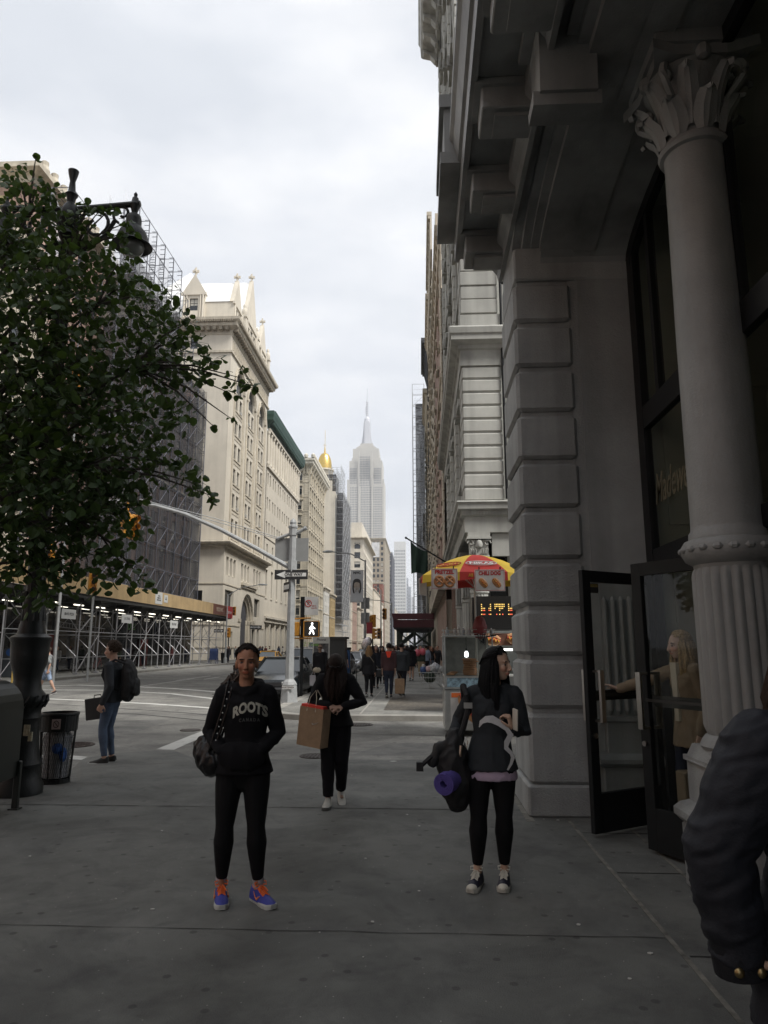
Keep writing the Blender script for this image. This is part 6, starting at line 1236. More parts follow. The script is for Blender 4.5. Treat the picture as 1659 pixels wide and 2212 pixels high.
for nm_, lab_, y0_, y1_, h_, mm_ in (('side_block', 'stone block on the left of the avenue just outside the view', 22, 43.5, 27, m_crm2), ('side_block', 'brick block on the left of the avenue behind the camera', -75, 9, 34, m_brk)):
    B = thing(nm_, lab_, 'building', (FX, y0_, 0)); F = frame(FX, y0_, EAST); W = y1_-y0_; rects = grid(.8, W-.8, max(4, int(W/5)), 1.5, 5, h_-2, 7, 2.2); m = MB(F); m.wall(W, 0, h_, rects, .3); m.box(0, .35, 0, W, 17, h_); lpart(B, 'wall', m, mm_); lwin(B, F, rects, depth=.28); m = MB(F); m.box(0, -.6, h_-.5, W, 0, h_+.1); lpart(B, 'cornice', m, m_crm2)
# shed over the left pavement
SH = thing('pavement_shed', 'long scaffold shed with plywood parapet and strip lights over the left pavement', 'scaffold shed', (-20.3, 30, 0))
m_ply = mat('plywood', (.40, .29, .15), .8, .15, 1.2, streak=.12)
zb_, zt_ = 4.80, 5.84; Ya, Yb = 30, 76.2
m = MB(); m.box(-20.33, Ya, zb_, -20.28, Yb, zt_); m.box(-24.9, Yb-.05, zb_, -20.33, Yb, zt_); lpart(SH, 'parapet', m, m_ply)
m = MB(); m.box(-24.9, Ya, zb_-.25, -20.34, Yb-.06, zb_-.02)
for k in range(20): m.box(-24.9, Ya+1+2.3*k, zb_-.5, -20.5, Ya+1.15+2.3*k, zb_-.25)
lpart(SH, 'deck', m, mat('deck', (.03, .03, .028)))
m_pp = mat('shed_pipe', (.30, .30, .31), .45, .2, 4, metal=.3)
for k in range(16):
    y = 35+2.7*k; m = MB(); a, c = -20.9, -22.4
    for x in (a, c): m.tube([(x, y, 0.02), (x, y, zb_-.5)], .042, 6)
    for z in (1.0, 2.35): m.tube([(a, y, z), (c, y, z)], .028, 5)
    m.tube([(a, y, 1.0), (c, y, 2.35)], .022, 4); m.tube([(a, y, zb_-.6), (c, y, 2.5)], .022, 4)
    if k < 15:
        m.tube([(a, y, 2.55), (a, y+2.7, 2.55)], .026, 5); m.tube([(a, y, 4.0), (a, y+2.7, 3.95)], .026, 5)
        if k % 2: m.tube([(a, y, 2.5), (a, y+2.7, 4.3)], .024, 5)
        else: m.tube([(a, y+2.7, 2.5), (a, y, 4.2)], .024, 5)
        if k % 3 == 0: m.tube([(a, y, .1), (a, y+2.7, 2.4)], .024, 5)
    m.cbox(a-.14, y-.14, 0, a+.14, y+.14, .10, .01, 0); lpart(SH, 'frame_bay', m, m_pp)
for k in range(26):
    y = 35.5+1.55*k; x = -21.4 if k % 2 else -23.2; m = MB(); m.box(x-.05, y, zb_-.62, x+.05, y+1.15, zb_-.55); lpart(SH, 'strip_light', m, mat('tube_light', (.9, .9, .85), emit=(1, .93, .78, 1.9)))
def board(parent, y, z, w, h, txt, bg=(.50, .51, .50), fg=(.02, .02, .02), x=-20.22, size=.3, sx=.8):
    m = MB(); m.box(x-.03, y, z, x, y+w, z+h); o = lpart(parent, 'sign', m, mat('board_%d_%d' % (int(bg[0]*99), int(bg[1]*99)), bg, .6, .05))
    text_obj('sign_text', txt, size, mat('ink_%d_%d' % (int(fg[0]*99), int(fg[1]*99)), fg), o, (x+.004, y+w/2, z+h/2), (math.pi/2, 0, EAST), .002, sx=sx, bold=.003)
board(SH, 39.5, 3.22, 1.65, .55, 'BRAVO PIZZA', size=.22); board(SH, 47.7, 3.25, 1.7, .58, 'U.F. STORE', size=.24); board(SH, 57.2, 3.15, 1.75, .6, 'TBB STAND', size=.25)
board(SH, 53.7, 4.9, 1.5, .9, 'NOTICE\nPERMIT 0912\nWORK HOURS', size=.16, x=-20.26); board(SH, 55.6, 5.1, .8, .6, 'POST\nNO BILLS', size=.12, x=-20.26)
board(SH, 69.2, 4.82, 4.5, 1.0, 'HELLO NYC', (.13, .055, .04), (.45, .38, .3), x=-20.25, size=.55); board(SH, 73.8, 4.6, 2.4, 1.25, 'entrance', (.42, .035, .04), (.6, .6, .6), x=-20.2, size=.55)
m = MB(); m.box(-24.7, 30, 0, -24.6, 76, 4.4); lpart(SH, 'shop_fronts', m, glass_mat('shop_dark_glass', (.012, .013, .014)))
for y, t, sz, c in ((33, 'PIZZA', 1.0, (.35, .33, .28)), (51.5, 'LENSCRAFTERS', .42, (.30, .30, .28)), (60, 'DELI', .8, (.15, .3, .12)), (66.0, 'N', 1.9, (.12, .14, .18))): text_obj('shop_sign', t, sz, mat('ink_%d' % int(c[0]*99), c), SH, (-24.55+20.3, y-30, 3.3), (math.pi/2, 0, EAST), .01)
m = MB(); m.box(-24.5, 62, 0, -24.4, 63.5, 2.3); m.box(-24.5, 45, .9, -24.4, 47, 2.4); lpart(SH, 'red_poster', m, mat('poster_red', (.20, .03, .03), .7))
lad = MB(); 
for z in (3.05, 2.75): lad.tube([(-22.6, 43.5, z+.15), (-22.6, 50.5, z-.15)], .03, 5)
for k in range(18): lad.tube([(-22.6, 43.7+.39*k, 3.20-.017*k), (-22.6, 43.7+.39*k, 2.90-.017*k)], .018, 4)
tag(lad.build('ladder', m_pp), 'long aluminium ladder laid level across the shed scaffolding', 'ladder')
# ================================================================= STREET LAMP (ornate, near left)
m_lamp = mat('lamp_black', (.008, .010, .010), .4, .3, 9, bump=.3, bscale=50, spec=.35)
T_ = thing('twin_street_lamp', 'ornate black cast iron lamp post with scrolled arms and bell lamps beside the mesh basket', 'street lamp', (-4.62, 8.34, 0))
m = MB(); m.lathe(0, 0, [(.27, 0), (.27, .10), (.235, .16), (.22, .28), (.24, .33), (.20, .42), (.185, .55), (.175, .80), (.19, .84), (.175, .88), (.18, .93), (.225, 1.0), (.235, 1.05), (.215, 1.10), (.165, 1.16), (.15, 1.26), (.16, 1.34), (.20, 1.46), (.21, 1.58), (.215, 1.70), (.23, 1.73), (.23, 1.76), (.16, 1.80), (.13, 1.95), (.125, 2.2), (.10, 2.25), (.095, 4.6), (.11, 4.63), (.085, 4.7), (.075, 6.9), (.10, 6.95), (.12, 7.0), (.07, 7.1)], 28)
for k in range(16): a = 2*math.pi*k/16; m.tube([(.205*math.cos(a), .205*math.sin(a), .96), (.243*math.cos(a+.15), .243*math.sin(a+.15), 1.03), (.235*math.cos(a+.3), .235*math.sin(a+.3), 1.09)], .016, 5)
for k in range(12): a = 2*math.pi*k/12; m.tube([(.13*math.cos(a), .13*math.sin(a), 1.95), (.105*math.cos(a), .105*math.sin(a), 2.3)], .014, 5); m.tube([(.098*math.cos(a), .098*math.sin(a), 2.3), (.083*math.cos(a), .083*math.sin(a), 6.8)], .009, 4)
m.build('post', m_lamp, T_, True)
m = MB(); m.lathe(0, 0, [(.07, 7.1), (.12, 7.2), (.13, 7.3), (.09, 7.42), (.05, 7.48), (.06, 7.56), (.085, 7.6), (.05, 7.64), (.035, 7.8), (.06, 7.9), (.07, 7.96), (.0, 7.99)], 14); m.build('finial', m_lamp, T_, True)
for s_ in (-1, 1):
    m = MB(); m.tube([(0, 0, 7.38), (s_*.95, 0, 7.44)], .04, 8)
    def spiral(cx_, cz_, r0, r1, a0, a1, n=20): return [(cx_+s_*(r0+(r1-r0)*j/n)*math.cos(a0+(a1-a0)*j/n), 0, cz_+(r0+(r1-r0)*j/n)*math.sin(a0+(a1-a0)*j/n)) for j in range(n+1)]
    m.tube(spiral(s_*.36, 7.14, .26, .07, R_(200), R_(-250)), .024, 6); m.tube(spiral(s_*.72, 7.30, .14, .04, R_(250), R_(-120)), .02, 6); m.tube([(s_*.06, 0, 6.9), (s_*.30, 0, 6.84), (s_*.52, 0, 7.0), (s_*.62, 0, 7.2)], .028, 6)
    m.tube([(s_*.10, 0, 7.1), (s_*.2, 0, 7.25), (s_*.1, 0, 7.36)], .02, 6); m.build('scroll_arm', m_lamp, T_, True)
    m = MB(); x = s_*.88; m.lathe(x, 0, [(.0, 7.62), (.025, 7.58), (.02, 7.54), (.04, 7.52), (.05, 7.46), (.07, 7.42), (.05, 7.36), (.035, 7.30), (.085, 7.26), (.10, 7.20), (.10, 7.12), (.12, 7.08), (.17, 7.02), (.20, 6.94), (.215, 6.86), (.26, 6.82), (.25, 6.81), (.20, 6.85), (.12, 6.86), (0, 6.86)][::-1], 24)
    o = m.build('bell_lamp', m_lamp, T_, True); m = MB(); m.lathe(x, 0, [(.15, 6.86), (.16, 6.80), (.13, 6.73), (.07, 6.69), (0, 6.68)][::-1], 20); m.build('lens', mat('lamp_lens', (.20, .21, .20), .15, .1), o, True)
m = MB(); m.box(.12, -.2, .66, .19, -.19, .78); m.box(.17, -.19, .60, .215, -.17, .70); m.build('sticker', mat('sticker_torn', (.40, .38, .28), .7, .5, 30), T_)
# ================================================================= TREE
TR = thing('street_tree', 'leafy green street tree hanging over the left of the view in front of the lamp', 'tree', (-5.7, 6.2, 0))
rngT = random.Random(5)
blobs = [(60, 470, 8, .55), (30, 560, 8, .6), (150, 560, 7.8, .5), (20, 680, 7.4, .7), (120, 640, 7.4, .65), (210, 660, 7.6, .55), (275, 625, 7.8, .32), (320, 700, 7.6, .42), (385, 740, 7.6, .34), (450, 785, 7.6, .22), (515, 815, 7.6, .16), (550, 835, 7.6, .07), (498, 850, 7.6, .09),
         (60, 790, 7.2, .8), (180, 770, 7.3, .7), (290, 790, 7.4, .5), (370, 820, 7.4, .32), (430, 800, 7.4, .2), (80, 900, 7, .8), (200, 900, 7.1, .7), (310, 900, 7.3, .42), (380, 900, 7.3, .22), (60, 1010, 6.8, .8), (180, 1010, 6.9, .7), (290, 990, 7.1, .45), (370, 1000, 7.2, .28), (425, 1045, 7.2, .16), (455, 1070, 7.2, .09),
         (40, 1120, 6.6, .7), (150, 1110, 6.8, .6), (240, 1110, 7.0, .42), (30, 1215, 6.6, .5), (110, 1215, 6.7, .42), (190, 1215, 6.8, .4), (265, 1220, 7, .25), (310, 1255, 7, .14), (90, 1290, 7, .14), (40, 385, 8, .25), (85, 400, 8, .16), (78, 335, 8, .05), (-60, 600, 7.6, .8), (-90, 850, 7.2, .9), (-80, 1080, 6.8, .9), (105, 430, 7.7, .3), (165, 470, 7.7, .22), (205, 530, 7.7, .28), (255, 570, 7.7, .26), (190, 445, 7.75, .12), (240, 450, 7.75, .07), (275, 480, 7.75, .07), (215, 455, 7.7, .10), (265, 510, 7.75, .08), (290, 500, 7.75, .05), (340, 650, 7.6, .3), (400, 700, 7.6, .22), (150, 850, 7.6, .8), (40, 950, 7.6, .8), (150, 1060, 7.5, .7), (20, 560, 8.0, .6), (250, 1090, 7.3, .4), (460, 920, 7.3, .03), (500, 905, 7.3, .05)]
pts = [(onY(px, py, Y), r) for px, py, Y, r in blobs]
tk = MB(); base = Vector((-5.7, 6.2, 0)); fork = Vector((-5.55, 6.5, 2.6))
tk.tube([base, base+Vector((.02, .05, .15)), Vector((-5.66, 6.3, 1.2)), fork], [.19, .15, .13, .12], 12); limbs = []
for c, r in pts:
    if r > .45: limbs.append(c)
for c, r in pts:
    tgt = min(limbs, key=lambda q: (q-c).length+(0 if (q-c).length > .05 else 9)) if r <= .45 else fork
    if r > .45: mid = fork.lerp(c, .5)+Vector((-.2, 0, -.15)); tk.tube([fork, fork.lerp(mid, .5)+Vector((0, 0, -.1)), mid, c], [.06, .045, .032, .012], 6)
    else: mid = tgt.lerp(c, .55)+Vector((0, 0, .08)); tk.tube([tgt, mid, c], [.020, .012, .004], 5)
tk_o = tk.build('trunk', mat('bark', (.045, .038, .03), .95, .35, 8, bump=.6), TR, True); tk_o.location = -TR.location
lf = MB(); tw = MB(); tot = 0
for c, r in pts:
    n = int(115*(r/.5)**2*1.35)+5 if r > .06 else 3
    for _ in range(n):
        d = Vector((rngT.gauss(0, 1), rngT.gauss(0, 1), rngT.gauss(0, 1))).normalized()*r*rngT.random()**.45; p = c+d
        l = rngT.uniform(.055, .12); tilt = R_(rngT.uniform(15, 80)); yaw = rngT.uniform(0, 6.283); w = l*.43
        f_ = Vector((math.cos(yaw)*math.cos(tilt), math.sin(yaw)*math.cos(tilt), -math.sin(tilt))); s_ = Vector((-math.sin(yaw), math.cos(yaw), 0)); rl = rngT.uniform(-.7, .7); up = s_.cross(f_); s_ = (s_*math.cos(rl)+up*math.sin(rl)); up = s_.cross(f_); cup = rngT.uniform(.08, .3)*w
        A = [lf.p(p+f_*l*t-up*l*.12*t*t) for t in (0, .3, .62, 1.0)]; Lr = []
        for q in (-1, 1): Lr.append([lf.p(p+f_*l*t+s_*q*w*ww+up*cup-up*l*.12*t*t) for t, ww in ((.03, .45), (.27, .98), (.60, .86), (.86, .36))])
        for q in Lr: lf.idx([A[0], q[0], q[1], A[1]]); lf.idx([A[1], q[1], q[2], A[2]]); lf.idx([A[2], q[2], q[3], A[3]])
        if rngT.random() < .35: tw.tube([p, p.lerp(c, .5)+Vector((0, 0, .02))], [.002, .004], 3, cap=False)
m_leaf = mat('leaf', (.042, .074, .028), .5, .6, 1.6, spec=.3); t = m_leaf.node_tree; t.nodes['Principled BSDF'].inputs['Subsurface Weight'].default_value = 0
tr_ = t.nodes.new('ShaderNodeBsdfTranslucent'); tr_.inputs[0].default_value = (.12, .20, .03, 1); mx_ = t.nodes.new('ShaderNodeMixShader'); mx_.inputs[0].default_value = .22; t.links.new(t.nodes['Principled BSDF'].outputs[0], mx_.inputs[1]); t.links.new(tr_.outputs[0], mx_.inputs[2]); t.links.new(mx_.outputs[0], t.nodes['Material Output'].inputs[0])
o = lf.build('crown', m_leaf, TR, True); o.location = -TR.location; o = tw.build('twigs', mat('bark', (.045, .038, .03)), TR); o.location = -TR.location
# ================================================================= BASKET, MAILBOXES
T_ = thing('litter_basket', 'black wire mesh litter basket with blue rubbish at the corner beside the lamp post', 'litter basket', (-4.55, 9.05, 0)); rt, rb_ = .215, .165
m = MB(); m.lathe(0, 0, [(rt+.012, .80), (rt+.02, .82), (rt+.012, .84), (rt-.01, .84), (rt-.012, .80)], 30); m.lathe(0, 0, [(rt+.004, .62), (rt+.010, .80), (rt, .80), (rt-.006, .62)], 30); m.lathe(0, 0, [(rb_+.015, 0), (rb_+.015, .05), (rb_, .05), (rb_, 0)], 24)
for k in range(8): a = 2*math.pi*k/8; m.tube([((rb_+.012)*math.cos(a), (rb_+.012)*math.sin(a), .02), ((rt+.008)*math.cos(a), (rt+.008)*math.sin(a), .8)], .009, 5)
m.build('frame', m_lamp, T_); m = MB(); n = 44
for k in range(n):
    for s_ in (-1, 1):
        P_ = [];
        for j in range(8): z = .05+.57*j/7; r = rb_+(rt-rb_)*z/.82; a = 2*math.pi*k/n+s_*j*.11; P_.append((r*math.cos(a), r*math.sin(a), z))
        m.tube(P_, .0022, 3, cap=False)
m.build('mesh', m_lamp, T_); m = MB(); m.lathe(0, 0, [(.0, .05), (.14, .06), (.15, .3), (.17, .55), (.12, .62), (0, .6)], 16); m.build('liner', mat('bin_liner', (.35, .36, .38), .35, .3, 6, bump=.6), T_, True)
m = MB(); ellipsoid(m, (.06, -.12, .42), (.07, .06, .07)); ellipsoid(m, (.12, -.08, .34), (.04, .06, .09)); m.build('blue_bag', mat('blue_plastic', (.03, .12, .42), .35, .3, 20, bump=.5), T_, True)
m = MB(); a = -1.25; m.tf = Matrix.Rotation(a+math.pi/2, 4, 'Z'); m.box(-.05, -rt-.022, .655, .05, -rt-.016, .775); o = m.build('no_dumping_notice', mat('notice_pink', (.45, .36, .34), .6), T_); q = MB(m.tf); q.tube([(.0+.032*math.cos(t_), -rt-.024, .715+.04*math.sin(t_)) for t_ in [R_(30*j) for j in range(13)]], .004, 4); q.tube([(-.022, -rt-.024, .745), (.022, -rt-.024, .685)], .004, 4); q.build('no_symbol', mat('ink_dk', (.05, .02, .02)), o)
def mailbox(label, x, y, rz, mm, s=1):
    T_ = thing('mailbox', label, 'mailbox', (x, y, 0), rz); m = MB(); w, d = .28*s, .30*s; n = 12; z0, z1 = .32*s, 1.0*s; P_ = [(-w, z0), (w, z0)]+[(w*math.cos(math.pi*j/n), z1+w*1.0*math.sin(math.pi*j/n)) for j in range(n+1)]
    m.prism(P_, 'y', -d, d); o = m.build('box', mm, T_); m = MB(); P2 = [(w*.8*math.cos(math.pi*j/n), z1+w*.8*math.sin(math.pi*j/n)) for j in range(n+1)]
    for yy in (-d-.012, d+.001): m.tube([(-w*.8, yy+.006, z0+.08)]+[(px_, yy+.006, pz) for px_, pz in P2[::-1]]+[(w*.8, yy+.006, z0+.08), (-w*.8, yy+.006, z0+.08)], .012, 5)
    m.build('raised_panel', mm, o)
    for sx in (-1, 1):
        for sy in (-1, 1): m = MB(); m.cbox(sx*w-.03, sy*d-.03, 0, sx*w+.03, sy*d+.03, z0+.15*s, .008); m.box(sx*w-.05, sy*d-.05, 0, sx*w+.05, sy*d+.05, .012); m.build('leg', mm, T_)
    return T_
mailbox('dark green storage mailbox with rounded top at the left edge before the lamp post', -4.47, 7.25, R_(4), mat('mail_green', (.010, .014, .011), .4, .25, 5, spec=.5), 1.02)
mailbox('blue mailbox standing at the far left corner before the gabled building', -20.4, 70.5, R_(90), mat('mail_blue', (.015, .03, .09), .5), 1.15)
for i, (x, y) in enumerate(((-20.3, 74.0), (-20.2, 92))):
    T_ = thing('round_basket', ['dark round basket at the corner beside the blue mailbox', 'dark round basket at the kerb under the great arched doorway'][i], 'litter basket', (x, y, 0)); m = MB(); m.lathe(0, 0, [(.30, 0), (.40, 1.0), (.42, 1.03), (.38, 1.03), (.36, .9), (.0, .9)], 14); m.build('basket_body', m_lamp, T_, True)
# ================================================================= TRAFFIC POLE AT THE FAR CORNER
m_grey = mat('pole_grey', (.30, .31, .31), .6, .2, 5, bump=.15); m_or = mat('signal_yellow', (.45, .20, .02), .5, .15, 6); m_sb = mat('sign_back', (.22, .225, .22), .7, .1)
T_ = thing('traffic_pole', 'grey octagonal traffic pole with long curved mast arm at the far corner', 'traffic pole', (-4.0, 22.0, 0))
m = MB(); m.lathe(0, 0, [(.27, 0), (.26, .06), (.23, .45), (.22, .50), (.235, .52), (.20, .60), (.135, .68), (.13, .72), (.115, 3.2), (.105, 5.35)], 8); m.build('shaft', m_grey, T_)
m = MB(); m.lathe(0, 0, [(.13, 5.1), (.13, 5.32), (.15, 5.34), (.15, 5.40), (.10, 5.44), (.11, 5.52), (.07, 5.6), (.0, 5.66)], 8); m.tube([(-.50, 0, 5.0), (-.05, 0, 5.16)], .05, 8); m.tube([(.05, 0, 5.14), (.38, 0, 5.32)], .055, 8); m.tube([(.36, 0, 5.31), (.43, 0, 5.34)], .07, 8); m.build('top_fitting', m_grey, T_)
m = MB(); m.tube([(-.1, 0, 4.1), (-1.2, .1, 4.72), (-2.4, .2, 5.35), (-3.6, .3, 5.88), (-4.6, .4, 6.18), (-5.6, .5, 6.36), (-6.3, .6, 6.40)], [.075, .07, .065, .06, .055, .05, .045], 8); m.lathe(0, 0, [(.15, 3.95), (.15, 4.3)], 8); m.build('mast_arm', m_grey, T_, True)
for k in range(2):
    m = MB(); m.tube([(-.5, .02, 5.05-.35*k+.3*k), (-2.6, .2, 5.72-.1*k), (-5.2, .45, 6.42)], .012, 4); m.build('guy_wire', m_grey, T_)
for x0, x1 in ((-.56, -.1), (.1, .5)): m = MB(); m.box(x0, .02, 4.28, x1, .03, 5.02); m.build('sign_back', m_sb, T_)
def oneway(parent, x0, z0, w, h, y, left=True, txt='ONE WAY', split=False):
    m = MB(); m.box(x0, y, z0, x0+w, y+.012, z0+h); o = m.build('one_way_sign', mat('sign_black', (.015, .015, .016), .5), parent); q = MB(); b = h*.18; s_ = 1 if left else -1; cx_ = x0+w/2
    L_ = lambda u, v: (cx_+s_*(u-w/2), y-.004, z0+h/2+v); q.face([L_(b, 0), L_(w*.32, h*.36), L_(w*.32, h*.19), L_(w-b, h*.19), L_(w-b, -h*.19), L_(w*.32, -h*.19), L_(w*.32, -h*.36)]); a_ = q.build('arrow', mat('sign_white', (.60, .60, .58), .6), o)
    text_obj('sign_text', txt, h*.42, mat('sign_black', (.015,)*3), a_, (cx_+s_*w*.07, y-.008, z0+h/2), (math.pi/2, 0, 0), .001, sx=.95, bold=.004); return o
oneway(T_, -.52, 3.70, 1.04, .30, -.14)
m = MB(); m.tf = Matrix.Rotation(R_(-62), 4, 'Z'); m.box(-.30, -.17, 3.32, .30, -.16, 3.62); o = m.build('side_sign', mat('sign_black', (.015,)*3), T_); q = MB(m.tf); q.box(-.26, -.175, 3.40, .26, -.171, 3.54); q.build('side_arrow', mat('sign_white', (.60,)*3), o)
m = MB(); m.box(-.17, -.255, .40, .17, -.235, .50); o = m.build('sticker', mat('sticker_white', (.50, .5, .48), .6), T_); text_obj('sticker_text', 'HORTENSIA', .07, mat('ink_dk', (.05, .02, .02)), o, (0, -.257, .45), (math.pi/2, 0, 0), .001)
def signal(parent, x, y, z, s=1, rz=0, heads=3, facing=1):
    m = MB(Matrix.Translation((x, y, z)) @ Matrix.Rotation(rz, 4, 'Z')); m.cbox(-.17*s, -.12*s, 0, .17*s, .14*s, .34*heads*s, .03*s); o = m.build('signal_head', m_or, parent)
    for k in range(heads):
        q = MB(m.tf); c = .17*s+.34*s*k; q.tube([(0, -.12*s, c), (0, -.30*s, c-.01)], [.13*s, .135*s], 12, cap=False); q.build('visor', m_or, o); q = MB(m.tf); q.tube([(0, -.119*s, c), (0, -.125*s, c)], .11*s, 12); q.build('lens', mat('lens_dark', (.03, .02, .02), .3), o)
    return o
TS = thing('hanging_signal', 'yellow traffic signal hanging from the mast arm behind the leaves', 'traffic light', (-9.6, 22.4, 0)); signal(TS, 0, 0, 5.15, .8, R_(150)); signal(TS, .1, .4, 5.15, .8, R_(60)); m = MB(); m.tube([(0, .1, 6.0), (0, .1, 6.35)], .05, 6); m.build('hanger', m_or, TS)
for i, (px, py, Y, lab) in enumerate(((110, 1195, 40, 'upper yellow signal glimpsed through the lowest leaves'), (165, 820, 30, 'yellow signal high among the leaves below the lamp'), (200, 1260, 36, 'yellow signal box low behind the tree over the shed'))):
    p = onY(px, py, Y); TS = thing('hidden_signal', lab, 'traffic light', (p.x, p.y, 0)); signal(TS, 0, 0, p.z-.5, 1.1, R_(20*i)); m = MB(); m.tube([(0, .2, 0.0-.1), (0, .2, p.z+.6)], .06, 6); m.build('signal_pole', m_grey, TS)
# black pole with walk signal and parking sign
T_ = thing('walk_signal_pole', 'slim black pole carrying a lit walking figure signal and a parking sign', 'pedestrian signal', (-4.07, 24.6, 0)); m = MB(); m.tube([(0, 0, 0), (0, 0, 3.35)], .055, 8); m.box(-.07, -.07, 2.55, .07, .07, 3.35); m.build('pole', m_blk, T_)
m = MB(); m.cbox(.10, -.30, 1.98, .62, .0, 2.50, .03); o = m.build('walk_housing', mat('signal_black', (.02, .018, .015), .5), T_); m = MB(); m.tube([(.1, -.31, 1.98), (.1, -.31, 2.50), (.62, -.31, 2.50), (.62, -.31, 1.98), (.1, -.31, 1.98)], .022, 5); m.build('yellow_rim', m_or, o)
wm = MB(); W_ = lambda P_, w: wm.tube([(.38+x_*.42, -.315, 2.24+z_*.42) for x_, z_ in P_], w, 6)
ellipsoid(wm, (.385, -.315, 2.42), (.034, .01, .036)); W_([(0, .30), (-.02, .02)], .034); W_([(-.02, .02), (.10, -.18), (.16, -.42)], .022); W_([(-.02, .02), (-.10, -.2), (-.20, -.40)], .022); W_([(0, .26), (.15, .10), (.26, .02)], .017); W_([(0, .26), (-.14, .12), (-.2, -.02)], .017)
wm.build('walking_figure', mat('walk_light', (1, 1, 1), emit=(1, 1, 1, 2.2)), o)
m = MB(); m.cbox(-.42, -.25, 2.0, -.08, .05, 2.48, .03); m.tube([(-.5, -.1, 2.58), (.3, -.1, 2.62)], .028, 6); m.tube([(-.5, -.1, 1.93), (.35, -.1, 1.93)], .025, 6); m.build('signal_side_head', m_or, T_)
m = MB(); m.box(.05, -.03, 2.72, .55, -.02, 3.35); o = m.build('parking_sign', mat('sign_white', (.60,)*3), T_); q = MB(); q.tube([(.20+.11*math.cos(R_(30*j)), -.035, 3.12+.11*math.sin(R_(30*j))) for j in range(13)], .014, 5); q.tube([(.13, -.035, 3.2), (.27, -.035, 3.04)], .012, 5); q.build('red_ring', mat('sign_red', (.45, .03, .03)), o); text_obj('sign_text', '8:00 Am\nStreet Fair', .075, mat('sign_red', (.45, .03, .03)), o, (.40, -.035, 3.0), (math.pi/2, 0, 0), .001, sx=.6); text_obj('letter_p', 'P', .16, mat('sign_black', (.015,)*3), o, (.20, -.03, 3.12), (math.pi/2, 0, 0), .001, bold=.004)
p = onY(672, 1392, 24.5); m = MB(); text_obj('green_scrawl', 'Z Taxes', .16, mat('green_tape', (.2, .42, .06)), T_, (p.x+4.07, -.08, p.z), (math.pi/2, 0, 0), .002)
for i, (x, y) in enumerate(((-4.25, 26.1), (-4.26, 26.75), (-4.22, 27.5))):
    T_ = thing('bollard', ['nearest of the three pale bollards beside the parked sedan', 'middle and lowest of the three pale bollards', 'furthest of the three pale bollards'][i], 'bollard', (x, y, 0), 0, 'three pale steel bollards at the far corner'); m = MB(); m.lathe(0, 0, [(.075, 0), (.075, .98-.12*(i == 1)), (.06, 1.02-.12*(i == 1)), (0, 1.03-.12*(i == 1))], 12); m.build('post', mat('bollard_pale', (.36, .35, .32), .7, .2, 8), T_, True)
# phone kiosk
T_ = thing('phone_kiosk', 'street phone kiosk with black and white poster behind the man in sunglasses', 'phone kiosk', (-4.0, 29.4, 0)); xk0, xk1 = -.42, .28
m = MB(); m.box(xk0, 0, .15, xk0+.05, .2, 2.05); m.box(xk1-.05, 0, .15, xk1, .2, 2.05); m.box(xk0+.05, 0, 1.78, xk1-.05, .2, 2.05); m.box(xk0+.05, 0, .15, xk1-.05, .2, .3); m.build('frame', mat('kiosk_metal', (.55, .55, .50), .5), T_)
m = MB(); m.box(xk0+.05, .03, .3, xk1-.05, .05, 1.78); o = m.build('poster', mat('poster_bw', (.10, .10, .10), .5, .95, 4.5), T_); q = MB(); ellipsoid(q, (-.02, .02, 1.45), (.08, .012, .11)); q.tube([(-.30, .025, .9), (-.22, .025, 1.3), (-.1, .025, 1.1), (0, .025, .8)], .03, 6); q.tube([(.05, .025, 1.35), (.15, .025, 1.1), (.12, .025, .8)], .04, 6); q.build('poster_figure', mat('poster_light', (.45, .45, .45), .6, .5, 9), o)
text_obj('kiosk_text', 'Phone', .15, mat('ink_grey', (.12, .12, .11)), T_, (-.07, -.004, 1.93), (math.pi/2, 0, 0), .001, bold=.003)
m = MB(); m.box(xk1+.001, .0, .1, xk1+.62, .9, 1.97); m.box(xk1-.0, -.1, 1.97, xk1+.7, 1.0, 2.05); m.build('booth', mat('booth_dark', (.04, .042, .04), .4), T_)
T_ = thing('parking_machine', 'blue and dark parking machine past the phone kiosk', 'parking meter', (-3.5, 33.5, 0)); m = MB(); m.cbox(-.22, -.15, 0, .22, .15, 1.5, .03); m.build('cabinet', mat('meter_blue', (.03, .09, .22), .5), T_); m = MB(); m.cbox(-.26, -.2, 1.5, .26, .2, 1.62, .02); m.box(-.05, -.05, 1.62, .05, .05, 1.8); m.build('cap', m_blk, T_)
T_ = thing('muni_meter', 'dark parking machine with a letter P on a blue dial beside the left shed', 'parking meter', (*onG(22, 1463, 0).xy, 0)); m = MB(); m.cbox(-.35, -.3, 0, .35, .3, 1.6, .05); m.build('cabinet', mat('meter_dark', (.06, .07, .08), .5), T_); m = MB(); m.tube([(.02, -.31, 1.35), (.02, -.33, 1.35)], .2, 18); m.build('dial', mat('dial_blue', (.02, .10, .35), .4), T_); text_obj('letter', 'P', .55, mat('sign_white', (.60,)*3), T_, (.1, -.05, 1.95), (math.pi/2, 0, 0), .02, bold=.02)
p = onG(28, 1462, 0); T_ = thing('yellow_bollard', 'yellow steel bollard at the left edge beside the black lamp post', 'bollard', (p.x*.8, p.y*.8, 0)); m = MB(); m.lathe(0, 0, [(.07, -.1), (.07, .95), (.05, 1.0), (0, 1.01)], 12); m.build('post', mat('bollard_yellow', (.42, .28, .06), .7), T_, True)
